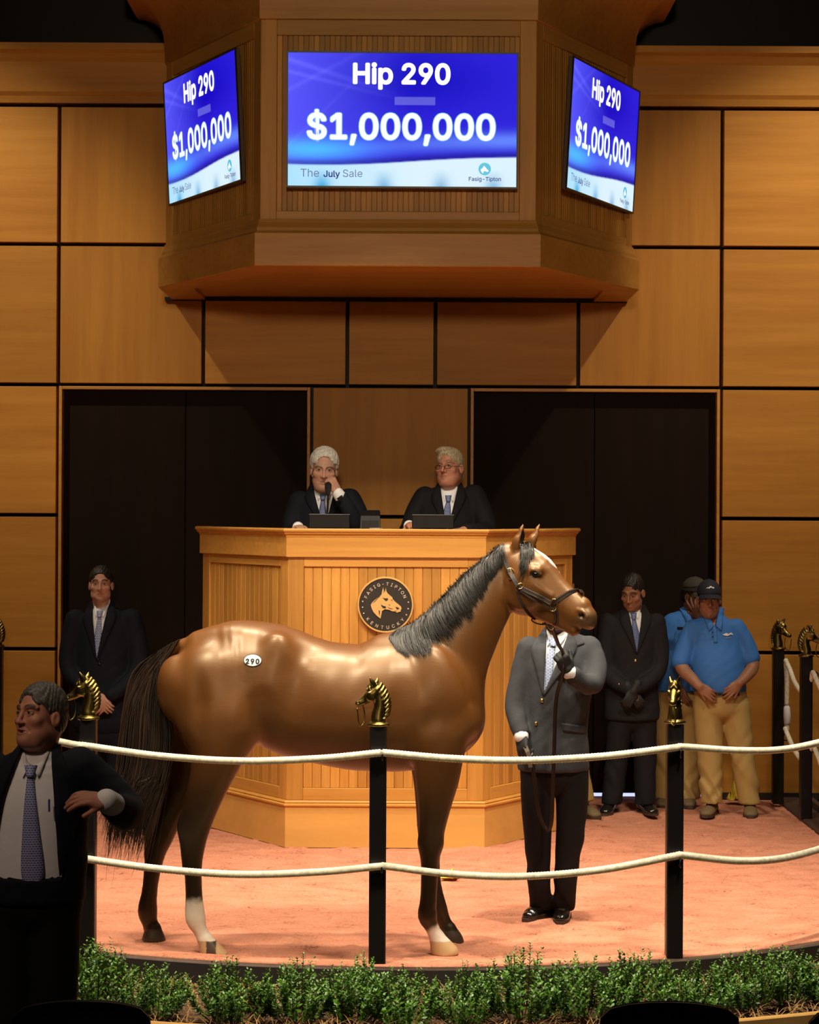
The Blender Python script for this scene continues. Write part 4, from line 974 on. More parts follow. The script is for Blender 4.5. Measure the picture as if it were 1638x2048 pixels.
# ------------------------------------------------------------------ people
def Rxyz(yaw=0, pitch=0, roll=0):
    """yaw > 0 turns the face to the viewer's right, pitch > 0 lifts it, roll > 0 leans the top to the viewer's right"""
    return np.array(Matrix.Rotation(math.radians(yaw), 3, 'Z') @ Matrix.Rotation(math.radians(-pitch), 3, 'X') @ Matrix.Rotation(math.radians(roll), 3, 'Y'))
def sculpt_head(S, c, R, s=1.0, o=None):
    """head about its eye-level centre c; face towards -y in its own frame"""
    o = o or {}; c = np.array(c, float); wj = o.get('jaw', 1.0); wd = o.get('wide', 1.0)
    def p(x, y, z): return c + R @ (np.array((x * wd, y, z)) * s)
    def E_(x, y, z, rx, ry, rz, k, op='add', rot=None): S.ell(p(x, y, z), np.array((rx * wd, ry, rz)) * s, k * s, R if rot is None else R @ np.array(rot), op)
    def C_(pts, k, sub=3, op='add'): S.chain([(*p(*q[:3]), q[3] * s, q[3] * s) for q in pts], k * s, sub, None, op)
    E_(0, .012, .045, .074, .096, .080, .02)
    E_(0, -.030, -.030, .060 * wj, .062, .082, .03)
    E_(0, -.050, -.085, .040 * wj, .038, .030, .03)                      # jaw
    E_(0, -.074, -.101, .020 * wj, .016, .014, .02)                      # chin
    for d in (-1, 1):
        E_(d * .044 * wj, -.020, -.070, .018, .032, .026, .03)           # angle of the jaw
        E_(d * .043, -.062, -.022, .022, .020, .018, .022)               # cheekbone
        C_([(d * .012, -.090, .026, .009), (d * .034, -.086, .031, .008), (d * .052, -.070, .026, .007)], .014)      # brow
        E_(d * .031, -.094, .006, .017, .013, .010, .008, 'sub')         # socket
        E_(d * .031, -.0755, .004, .0135, .0135, .0125, .004)            # eyeball under the lids
        C_([(d * .017, -.0855, .0045, .0032), (d * .031, -.0895, .0115, .0036), (d * .046, -.082, .0045, .0032)], .003)   # upper lid
        C_([(d * .017, -.0855, .002, .0028), (d * .031, -.087, -.0060, .0030), (d * .045, -.082, .002, .0028)], .003)    # lower lid
        E_(d * .0115, -.096, -.036, .0085, .011, .0075, .008)            # wing of the nose
        E_(d * .007, -.104, -.0425, .004, .005, .003, .003, 'sub')       # nostril
        E_(d * .0775, .012, -.008, .010, .020, .031, .008, rot=Matrix.Rotation(math.radians(-14 * d), 3, 'Z'))   # ear
        E_(d * .0875, .006, -.004, .006, .011, .018, .006, 'sub')
        C_([(d * .016, -.094, -.048, .004), (d * .034, -.082, -.066, .004)], .010, 1, 'sub')    # fold from nose to mouth
    nl = o.get('nose', 1.0)
    C_([(0, -.089, .016, .0085), (0, -.101 * (0.5 + 0.5 * nl), -.012, .0085), (0, -.110 * (0.45 + 0.55 * nl), -.034, .0105)], .010)
    C_([(-.020, -.085, -.0655, .0048), (-.006, -.0945, -.062, .0062), (.006, -.0945, -.062, .0062), (.020, -.085, -.0655, .0048)], .006)
    C_([(-.018, -.085, -.0715, .0048), (0, -.0925, -.0755, .0068), (.018, -.085, -.0715, .0048)], .006)
    C_([(-.023, -.087, -.0675, .0022), (0, -.099, -.0685, .0022), (.023, -.087, -.0675, .0022)], .003, 3, 'sub')
    if o.get('open'): E_(0, -.095, -.070, .014, .014, .0055, .004, 'sub')
    if o.get('jowl'): E_(0, -.035, -.112, .045, .040, .022, .03)
def skin_color(c, R, s, base, hairc=None, beard=0.0, brow=(0.05, 0.035, 0.025), lip=(0.36, 0.12, 0.10)):
    c = np.array(c); base = np.array(base)
    def f(V):
        n = len(V); q = ((V - c) @ R) / s; x, y, z = q[:, 0], q[:, 1], q[:, 2]; ax = np.abs(x)
        N = np.array([mnoise.noise(Vector(v) * 30) for v in V]); col = np.ones((n, 3)) * base * (1 + .08 * N)[:, None]
        head = (z > -.14) & (z < .15) & (ax < .10) & (np.abs(y) < .13)
        red = np.exp(-((ax - .04) / .018) ** 2 - ((z + .028) / .018) ** 2) * (y < -.04) + np.exp(-(x / .014) ** 2 - ((z + .033) / .014) ** 2) * (y < -.08)
        col = mixc(col, base * (1.12, .72, .66), np.clip(red * .35 * head, 0, 1))
        bz = .0285 + .005 * np.sin(np.clip((ax - .014) / .036, 0, 1) * PI); b = np.exp(-((z - bz) / .0062) ** 4) * (ax > .012) * (ax < .054) * (y < -.055); col = mixc(col, brow, np.clip(b * head, 0, 1) * .95)
        l = np.exp(-(x / .021) ** 6 - ((z + .068) / .0105) ** 4) * (y < -.075) * head; col = mixc(col, lip, l * .75)
        if beard: bd = np.clip((-.045 - z) / .03, 0, 1) * (y < .02) * head * (1 - l); col = mixc(col, np.array(brow), bd * beard)
        e = np.exp(-((ax - .031) / .012) ** 4 - ((z - .003) / .0042) ** 4) * (y < -.07) * head; col = mixc(col, (.30, .26, .23), e)
        ls = np.exp(-((ax - .031) / .015) ** 4 - ((z - .0095) / .0026) ** 4) * (y < -.07) * head; col = mixc(col, base * .22, ls)
        ir = np.exp(-((ax - .031) / .0062) ** 4 - ((z - .003) / .006) ** 4) * (y < -.07) * head; col = mixc(col, (.015, .011, .009), ir)
        return col
    return f
def sculpt_hand(S, wrist, d, n, thumb, curl=(20, 25, 20), s=1.0, spread=6, th=(0.55, 0.75, -0.25), glove=0.0, tcurl=10):
    """d: towards the knuckles, n: out of the back of the hand, thumb: +1 / -1 which side (d x n) it lies"""
    w = np.array(wrist, float); d = np.array(d, float); d /= np.linalg.norm(d); n = np.array(n, float); n -= d * (n @ d); n /= np.linalg.norm(n); t = np.cross(d, n) * thumb
    g = glove
    def P_(a, b, c): return w + (d * a + t * b + n * c) * s
    R = np.stack([d, t, n], 1)
    S.ell(P_(.048, 0, 0), np.array((.050, .040 + g, .0165 + g)) * s, .012, R)
    S.chain([(*P_(-.02, 0, 0), (.021 + g) * s, (.026 + g) * s), (*P_(.02, 0, 0), (.018 + g) * s, (.030 + g) * s)], .012, 1, t)
    for i, (b, L) in enumerate(((.028, .072), (.0095, .082), (-.0095, .076), (-.027, .060))):
        cu = curl[i] if isinstance(curl[0], (tuple, list)) else curl
        a = P_(.086 - abs(b) * .12, b, .003); sp = math.radians(spread) * (1.5 - i) / 1.5; dd = d * math.cos(sp) + t * math.sin(sp) ; pts = [(*P_(.06, b * .9, .002), .0105 + g, .0105 + g), (*a, .0098 + g, .0098 + g)]; ang = 0
        for k, fr in enumerate((.45, .30, .25)):
            ang += math.radians(cu[k]); dirn = dd * math.cos(ang) - n * math.sin(ang); a = a + dirn * L * fr * s; r = (.0092, .0084, .0070)[k] + g; pts.append((*a, r, r))
        S.chain([(q[0], q[1], q[2], q[3] * s, q[4] * s) for q in pts], .004, 2)
    v = d * th[0] + t * th[1] + n * th[2]; v /= np.linalg.norm(v); a = P_(.022, .024, -.004); b = a + v * .042 * s; v2 = v * math.cos(math.radians(tcurl)) + (d * .9 - n * .2) * math.sin(math.radians(tcurl)); c = b + v2 * .030 * s
    S.chain([(*a, (.014 + g) * s, (.014 + g) * s), (*b, (.0105 + g) * s, (.0105 + g) * s), (*c, (.0085 + g) * s, (.0085 + g) * s)], .010, 2)
class Person:
    def __init__(s, label, D, px, gz=0.0, group=None):
        s.D = D; w = P(px, 1000, D); s.o = np.array((w.x, D, gz)); s.root = empty('person', s.o, label, 'person', group)
    def J(s, px, py, y=0.0):
        w = P(px, py, s.D + y); return np.array((w.x - s.o[0], y, w.z - s.o[2]))
    def n(s, px, py, r, w=None, y=0.0): return (*s.J(px, py, y), r, r if w is None else w)
    def grid(s, lo, hi, step, boxes=(), fs=0.004):
        ax = []
        for i in range(3): ax.append(axis(lo[i], hi[i], step, [(b[0][i], b[1][i], fs) for b in boxes]))
        return Sculpt(*ax)
    def cube(s, c, h): c = np.array(c); return (c - h, c + h)
    # ladder-shaped patch lying on a garment
    def patch(s, name, S, Dp, left, right, mat_, lift=.004, thick=.004, n=14, m=4, parent=None, sub=True, fy=None):
        L = spline([(*p, 0) for p in left], n)[:, :2] if len(left) > 2 else np.linspace(left[0], left[1], n)
        R = spline([(*p, 0) for p in right], n)[:, :2] if len(right) > 2 else np.linspace(right[0], right[1], n)
        k = min(len(L), len(R)); L = L[np.linspace(0, len(L) - 1, k).astype(int)]; R = R[np.linspace(0, len(R) - 1, k).astype(int)]
        G_ = np.stack([L * (1 - t) + R * t for t in np.linspace(0, 1, m)], 1); X, Z = G_[..., 0], G_[..., 1]
        Y = S.front_at(X, Z, Dp)
        if np.isnan(Y).any(): Y = np.where(np.isnan(Y), np.nanmax(Y) if not np.isnan(Y).all() else 0.0, Y)
        for _ in range(2):
            Y2 = Y.copy(); Y2[1:-1] = np.minimum(Y[1:-1], (Y[:-2] + Y[2:]) / 2 + .002); Y = Y2
        ed = np.abs(np.linspace(-1, 1, m)) ** 4 * thick * .6
        f = np.stack([X, Y - lift - thick + ed[None], Z], -1); b = np.stack([X, Y - lift * .2 + .003, Z], -1)
        V = np.concatenate([f.reshape(-1, 3), b.reshape(-1, 3)]); N = k * m; F = []
        for i in range(k - 1):
            for j in range(m - 1): a = i * m + j; F += [(a, a + 1, a + m + 1, a + m), (N + a, N + a + m, N + a + m + 1, N + a + 1)]
        rim = [i * m for i in range(k)] + [(k - 1) * m + j for j in range(1, m)] + [i * m + m - 1 for i in range(k - 2, -1, -1)] + [j for j in range(m - 2, 0, -1)]
        for q in range(len(rim)): a, b_ = rim[q], rim[(q + 1) % len(rim)]; F.append((a, b_, b_ + N, a + N))
        return obj(name, V, F, mat_, parent or s.root, True)
    def button(s, S, Dp, px, py, mat_, r=.009, parent=None, y=-.1, lift=.003):
        j = s.J(px, py, y); yy = float(S.front_at([j[0]], [j[2]], Dp)[0]); j = s.J(px, py, yy)
        o = MB().lathe([(r * .7, -.005), (r, -.003), (r, .003)], 12, axis='y').make('button', mat_, parent or s.root, True); o.location = (j[0], yy - lift, j[2]); return o
    def shoe(s, ankle, toe, mat_, sole, w=.048, h=.10):
        a = np.array(ankle, float); t = np.array(toe, float); d = t - a; d[2] = 0; L = np.linalg.norm(d); d /= L; sd = np.array((-d[1], d[0], 0)); heel = a - d * .055
        lo = np.minimum(heel, t) - .08; hi = np.maximum(heel, t) + .08; z0 = t[2]; lo[2] = z0 - .02; hi[2] = a[2] + .05
        S = s.grid(lo, hi, .006)
        S.chain([(heel[0], heel[1], z0 + .035, .036, .036), (a[0], a[1], z0 + .045, .042, .040), (*(a * .4 + t * .6)[:2], z0 + .034, .034, w), (*(t - d * .045)[:2], z0 + .028, .027, w * .95), (*(t - d * .03)[:2], z0 + .026, .024, w * .8)], .02, 3, sd)
        S.chain([(a[0] - d[0] * .012, a[1] - d[1] * .012, z0 + .06, .04, .036), (a[0] - d[0] * .012, a[1] - d[1] * .012, z0 + h, .042, .038)], .02, 1, sd)
        S.cut(lambda X, Y, Z: Z - (z0 + .012) + 0 * X + 0 * Y)
        sh = S.make('shoe', mat_, s.root)
        q = []; 
        for u in np.linspace(0, 1, 9): q.append((heel - d * .034) * (1 - u) + (t + d * .004) * u)
        prof = [.022, .036, .038, .034, .036, .043, .046, .040, .018]; V = []
        pl = [(q[i] + sd * prof[i] * w / .046) for i in range(9)] + [(q[i] - sd * prof[i] * w / .046) for i in range(8, -1, -1)]; k = len(pl)
        V = [(p[0], p[1], z0) for p in pl] + [(p[0], p[1], z0 + .018) for p in pl]
        obj('sole', V, [tuple(range(k))[::-1], tuple(range(k, 2 * k))] + [(i, (i + 1) % k, (i + 1) % k + k, i + k) for i in range(k)], sole, sh)
        return sh
    def hair(s, c, R, sc, mat_, wide=1.0, top=.012, side=.006, line=.070, back=-.06, sweep=0.0, sideburn=-.01, fluff=0.0, fringe=0.0):
        c = np.array(c, float); S = s.grid(c - .16 * sc, c + .17 * sc, .0045)
        def p(x, y, z): return c + R @ (np.array((x * wide, y, z)) * sc)
        S.ell(p(0, .014, .047), np.array(((.074 + side) * wide, .098 + side, .080 + top)) * sc, .01, R)
        S.ell(p(0, .045, -.005), np.array(((.070 + side) * wide, .066 + side, .075)) * sc, .02, R)
        if sweep: S.ell(p(sweep * .6, -.050, .112), np.array((.050, .040, .022)) * sc, .02, R @ np.array(Matrix.Rotation(sweep * 4, 3, 'Y')))
        if fringe: S.chain([(*p(-.045, -.080, .085 + .004), .012, .012), (*p(0, -.092, .085 + fringe), .014, .014), (*p(.045, -.080, .085 + .004), .012, .012)], .02, 3)
        # face opening
        S.ell(p(0, -.112, line - .085), np.array((.0665 * wide, .080, .090)) * sc, .012, R, 'sub')
        for d in (-1, 1):
            S.ell(p(d * .085, .002, -.020 + sideburn), np.array((.030, .034, .046)) * sc, .008, R, 'sub')
            S.ell(p(d * .075, -.070, -.030), np.array((.050, .060, .075)) * sc, .01, R, 'sub')
        def low(X, Y, Z):
            x, y, z = X - c[0], Y - c[1], Z - c[2]; zl = R[0, 2] * x + R[1, 2] * y + R[2, 2] * z; yl = R[0, 1] * x + R[1, 1] * y + R[2, 1] * z; return zl / sc - (back - .3 * np.minimum(yl / sc - .05, 0))
        S.cut(lambda X, Y, Z: low(X, Y, Z) * .8)
        # strands
        V = None
        F_ = S.F; X = S.x[:, None, None] - c[0]; Y = S.y[None, :, None] - c[1]; Z = S.z[None, None, :] - c[2]
        xl = R[0, 0] * X + R[1, 0] * Y + R[2, 0] * Z; yl = R[0, 1] * X + R[1, 1] * Y + R[2, 1] * Z; zl = R[0, 2] * X + R[1, 2] * Y + R[2, 2] * Z
        S.F = F_ + (.0022 * np.sin(xl * 330 + 9 * np.sin(yl * 40) + yl * 60) * (zl > .02) + .002 * np.sin(zl * 260 + yl * 300) + fluff * np.sin(xl * 90) * np.sin(yl * 80 + 1) * np.sin(zl * 85)).astype(np.float32)
        return S.make('hair', mat_, s.root, None, 1)
    def eyes(s, c, R, sc): pass
WHITE = mat('white_shirt', (0.78, 0.78, 0.80), 0.75, bump=(30, 0.15)); NAVY = mat('navy_suit', (0.006, 0.0075, 0.013), 0.8, spec=0.2, bump=(25, 0.15)); BLACKS = mat('black_suit', (0.006, 0.006, 0.0075), 0.8, spec=0.2, bump=(25, 0.15))
CHAR = mat('charcoal_suit', (0.013, 0.0125, 0.014), 0.8, spec=0.2, bump=(25, 0.2)); GREY = mat('grey_blazer', (0.048, 0.049, 0.056), 0.85, spec=0.2, bump=(22, 0.25)); BTROU = mat('black_trousers', (0.009, 0.0085, 0.010), 0.8, spec=0.2, bump=(18, 0.25))
POLO = mat('blue_polo', (0.035, 0.17, 0.54), 0.75, bump=(20, 0.25)); POLO2 = mat('blue_polo_yoke', (0.075, 0.28, 0.62), 0.75, bump=(20, 0.25)); KHAKI = mat('khaki_cotton', (0.40, 0.265, 0.085), 0.8, bump=(16, 0.35)); SHOE = mat('polished_shoe', (0.010, 0.008, 0.008), 0.18, coat=0.5); SOLE = mat('shoe_sole', (0.05, 0.025, 0.015), 0.7)
BOOT = mat('work_boot', (0.15, 0.10, 0.045), 0.7, bump=(60, 0.3)); BELT = mat('belt_leather', (0.012, 0.009, 0.008), 0.4); GLOVE = mat('black_glove', (0.009, 0.009, 0.010), 0.7); GOLDB = mat('gold_button', (0.9, 0.62, 0.2), 0.22, 1.0); DBTN = mat('dark_button', (0.01, 0.01, 0.012), 0.3)
def tie_mat(name, c1, c2, sx, sz_):
    m = bpy.data.materials.new(name); m.use_nodes = True; nt = m.node_tree; b = nt.nodes['Principled BSDF']; L = nt.links.new
    tc = node(nt, 'ShaderNodeTexCoord'); mp = node(nt, 'ShaderNodeMapping'); mp.inputs['Scale'].default_value = (sx, 0.0, sz_); L(tc.outputs['Object'], mp.inputs[0])
    w = node(nt, 'ShaderNodeTexBrick', Scale=1.0); w.inputs['Color1'].default_value = (*c1, 1); w.inputs['Color2'].default_value = (*(np.array(c1) * .8), 1); w.inputs['Mortar'].default_value = (*c2, 1); w.inputs['Mortar Size'].default_value = 0.09; w.inputs['Brick Width'].default_value = 0.9; w.inputs['Row Height'].default_value = 0.5
    sp = node(nt, 'ShaderNodeSeparateXYZ'); cb = node(nt, 'ShaderNodeCombineXYZ'); L(mp.outputs[0], sp.inputs[0]); L(sp.outputs[0], cb.inputs[0]); L(sp.outputs[2], cb.inputs[1]); L(cb.outputs[0], w.inputs['Vector']); L(w.outputs['Color'], b.inputs['Base Color']); b.inputs['Roughness'].default_value = 0.5; return m
TIE_P = tie_mat('patterned_blue_tie', (0.50, 0.56, 0.74), (0.03, 0.05, 0.20), 62, 42); TIE_S = tie_mat('light_blue_tie', (0.62, 0.68, 0.82), (0.16, 0.22, 0.50), 40, 62); TIE_D = tie_mat('navy_tie', (0.02, 0.03, 0.11), (0.20, 0.26, 0.52), 75, 50); TIE_F = tie_mat('blue_woven_tie', (0.12, 0.14, 0.36), (0.42, 0.44, 0.66), 80, 56)
# ---- shared tailoring
def suit_top(pr, tors, sleeves, hem_z, V3, mat_, name='jacket', step=.010, shirt=True, tie=None, tie_pts=None, lapel=True, collar=True, extra=None, lat=(1, 0, 0), folds=1.0, open_poly=None, hole=None):
    """torso nodes (x, y, z, depth, half width); sleeves lists of chain nodes; V3: left, right, bottom of the shirt opening (x, z)"""
    A = np.array([q[:3] for q in tors] + [q[:3] for sl in sleeves for q in sl]); lo, hi = A.min(0) - .30, A.max(0) + .30
    lo[2] = max(lo[2], hem_z - .03)
    sS = None
    if shirt:
        sS = pr.grid(np.array((V3[0][0] - .10, lo[1], V3[2][1] - .08)), np.array((V3[1][0] + .10, hi[1], hi[2])), step * .8)
        sS.chain([(q[0], q[1], q[2], q[3] - .008, q[4] - .010) for q in tors], .02, 4, lat)
        if hole: sS.ell(hole, (.058, .075, .06), .01, None, 'sub')
        sh = sS.make('shirt', WHITE, pr.root, None, 2, True)
        Dsh = sS.depth_front()
    S = pr.grid(lo, hi, step)
    S.chain([(q[0], q[1], q[2], q[3] + .006, q[4] + .004) for q in tors], .02, 4, lat)
    for sl in sleeves: S.chain(sl, .020, 5)
    if extra: extra(S)
    # cloth folds
    X = S.x[:, None, None]; Y = S.y[None, :, None]; Z = S.z[None, None, :]
    S.F = (S.F + folds * (.0030 * np.sin(Z * 26 + X * 34 * np.sign(X - lo[0]) + 4 * np.sin(X * 9 + Y * 7 + Z * 5)) * np.clip(np.sin(X * 9 + Z * 7 + 1) * np.sin(Z * 4 - X * 5), 0, 1) + .0010 * np.sin(Z * 55 - X * 62 + 3 * np.sin(Y * 20 + Z * 9)))).astype(np.float32)
    Dfull = S.depth_front(); fullF = S.F.copy()
    S.cut(lambda X, Y, Z: (Z - hem_z) + 0 * X + 0 * Y)
    (lx, lz), (rx, rz), (bx, bz) = V3
    ymid = np.mean([q[1] for q in tors])
    if open_poly is None:
        def vee(X, Y, Z):
            t1 = ((X - lx) * (bz - lz) - (Z - lz) * (bx - lx)) / math.hypot(bx - lx, bz - lz); t2 = -((X - rx) * (bz - rz) - (Z - rz) * (bx - rx)) / math.hypot(bx - rx, bz - rz)
            return np.maximum(np.maximum(t1, t2), (Y - ymid)) + 0 * Z
        S.cut(vee)
    else:
        def hol(X, Y, Z):
            d = None
            n = len(open_poly)
            for i in range(n):
                (ax, az), (cx_, cz_) = open_poly[i], open_poly[(i + 1) % n]; e = ((X - ax) * (cz_ - az) - (Z - az) * (cx_ - ax)) / math.hypot(cx_ - ax, cz_ - az); d = e if d is None else np.maximum(d, e)
            return np.maximum(d, Y - ymid) + 0 * Z
        S.cut(hol)
    if hole: S.ell(hole, (.066, .082, .07), .01, None, 'sub')
    jk = S.make(name, mat_, pr.root, None, 2, True)
    S2 = Sculpt(S.x, S.y, S.z); S2.F = fullF
    if lapel and open_poly is None:
        w = .075
        for (tx, tz), sg in (((lx, lz), -1), ((rx, rz), 1)):
            inner = [(tx, tz), ((tx + bx) / 2, (tz + bz) / 2), (bx, bz)]
            notch = tz - (tz - bz) * .30
            outer = [(tx + sg * .022, tz + .004), (tx + (bx - tx) * .25 + sg * w, notch + .01), (tx + (bx - tx) * .62 + sg * w * .62, tz + (bz - tz) * .62), (bx + sg * .004, bz - .01)]
            pr.patch('lapel', S2, Dfull, inner, outer, mat_, .004, .006, 14, 5, jk)
    if shirt and collar:
        for (tx, tz), sg in (((lx, lz), -1), ((rx, rz), 1)):
            cx = bx * .3 + (lx + rx) / 2 * .7 if tie_pts is None else tie_pts[0][0]; kz = tie_pts[0][1] if tie_pts is not None else tz - .02
            pr.patch('collar', sS, Dsh, [(tx - sg * .004, tz + .022), ((tx + cx) / 2, kz + .030), (cx + sg * .004, kz + .010)], [(tx - sg * .002, tz - .004), ((tx * .55 + cx * .45), kz - .022), (cx + sg * .030, kz - .040)], WHITE, .006, .005, 10, 4, sh)
    if shirt and tie is not None:
        (kx, kz), (ex, ez) = tie_pts[:2]; w = tie_pts[2] if len(tie_pts) > 2 else .038
        k = pr.patch('tie', sS, Dsh, [(kx - .012, kz - .030), (kx * .5 + ex * .5 - w * .75, kz * .5 + ez * .5), (ex - w, ez + .05), (ex - .002, ez)], [(kx + .012, kz - .030), (kx * .5 + ex * .5 + w * .75, kz * .5 + ez * .5), (ex + w, ez + .05), (ex + .002, ez)], tie, .006, .006, 16, 5)
        pr.patch('tie_knot', sS, Dsh, [(kx - .024, kz + .008), (kx - .014, kz - .036)], [(kx + .024, kz + .008), (kx + .014, kz - .036)], tie, .010, .012, 7, 5, k)
    return S, jk, Dfull, S2, sS
def trousers(pr, hips, legs, top_z, mat_, hem=(0, 0), step=.010, folds=1.0):
    A = np.array([q[:3] for q in hips] + [q[:3] for l in legs for q in l]); lo, hi = A.min(0) - .2, A.max(0) + .2
    hi[2] = top_z + .02; S = pr.grid(lo, hi, step); S.chain(hips, .03, 3, (1, 0, 0))
    for l in legs: S.chain(l, .012, 4)
    X = S.x[:, None, None]; Y = S.y[None, :, None]; Z = S.z[None, None, :]
    low = np.clip(1.4 - (Z - lo[2]) * 1.4, .25, 1)
    S.F = (S.F + folds * low * (.0055 * np.sin(Z * 30 + X * 46 + 3 * np.sin(X * 14 + Y * 12 + Z * 6)) * np.clip(np.sin(X * 17 + Z * 9 + 2 * np.sin(Z * 3)) * 1.4, 0, 1) + .003 * np.sin(Z * 47 - X * 58 + 2 * np.sin(Y * 15)) * np.clip(np.sin(Z * 8 - X * 13), 0, 1))).astype(np.float32)
    S.cut(lambda X, Y, Z: (top_z - Z) + 0 * X + 0 * Y)
    for k, l in enumerate(legs):
        e = np.array(l[-1][:3]); S.cut(lambda X, Y, Z, e=e: np.maximum(Z - (e[2]), np.abs(X - e[0]) - .12) + 0 * Y)
    return S.make('trousers', mat_, pr.root), S
SKINS = {'fair': (0.50, 0.27, 0.19), 'ruddy': (0.46, 0.20, 0.13), 'tan': (0.30, 0.14, 0.075), 'brown': (0.17, 0.075, 0.04)}
_skin = {}
def skin_mat():
    if 'm' not in _skin: _skin['m'] = mat('skin', (0.4, 0.2, 0.14), 0.5, spec=0.4, attr='tint', sss=0.12, bump=(120, 0.05))
    return _skin['m']
def body_skin(pr, hc, hR, hs, tone, torso, arms, hands, legs, opts=None, neck=None, beard=0.0, brow=(0.05, 0.035, 0.025), fs=.0036):
    """one continuous body: head, neck, trunk, arms with hands, legs"""
    hc = np.array(hc, float); boxes = [pr.cube(hc, .15 * hs)]
    for h in hands: w = np.array(h['wrist'], float) + np.array(h['d'], float) / np.linalg.norm(h['d']) * .09; boxes.append(pr.cube(w, .125))
    pts = np.array([q[:3] for q in torso] + [q[:3] for a in arms for q in a] + [q[:3] for l in legs for q in l] + [hc]); lo = pts.min(0) - .22; hi = pts.max(0) + .2
    lo[2] = pts[:, 2].min() - .06
    S = pr.grid(lo, hi, .016, boxes, fs)
    S.chain([(q[0], q[1], q[2], max(q[3] - .022, .03), max(q[4] - .022, .03)) for q in torso[:-1]], .03, 3, (1, 0, 0))
    tb = np.array(torso[0][:3]); nb = hc + hR @ np.array((0, .030, -.060)) * hs
    nr = .056 * hs if neck is None else neck
    S.chain([(*(tb + (0, .015, -.02)), nr * 1.15, nr * 1.2), (*(tb * .55 + nb * .45), nr, nr), (*nb, nr * .98, nr * .98)], .03, 3)
    for a in arms: S.chain(a, .025, 4)
    for l in legs: S.chain([(q[0], q[1], q[2], q[3] * .74, q[4] * .74) for q in l], .03, 4)
    sculpt_head(S, hc, hR, hs, opts)
    for h in hands: sculpt_hand(S, **h)
    return S.make('body', skin_mat(), pr.root, skin_color(hc, hR, hs, SKINS[tone], beard=beard, brow=brow), 1)
HAIR = {k: mat('hair_' + k, c, 0.5, spec=0.5, noise=(60, 0.3)) for k, c in dict(black=(0.012, 0.009, 0.008), dark=(0.03, 0.02, 0.014), white=(0.62, 0.60, 0.55), grey=(0.085, 0.078, 0.07), sandy=(0.34, 0.28, 0.18)).items()}
def hand(wrist, d, n, thumb, **k): return dict(wrist=wrist, d=d, n=n, thumb=thumb, **k)
def gloves(pr, specs):
    for h in specs:
        w = np.array(h['wrist'], float); d = np.array(h['d'], float); d /= np.linalg.norm(d); S = pr.grid(w + d * .08 - .15, w + d * .08 + .15, .0045)
        q = dict(h); q['glove'] = .0025; sculpt_hand(S, **q); S.chain([(*(w - d * .05), .032, .034), (*(w + d * .01), .029, .032)], .01, 1); S.make('glove', GLOVE, pr.root)
def cuff(pr, a, b, r, r2=None):
    S = pr.grid(np.minimum(a, b) - .08, np.maximum(a, b) + .08, .006); S.chain([(*a, r, r), (*b, r2 or r, r2 or r)], .002, 1); return S.make('shirt_cuff', WHITE, pr.root)
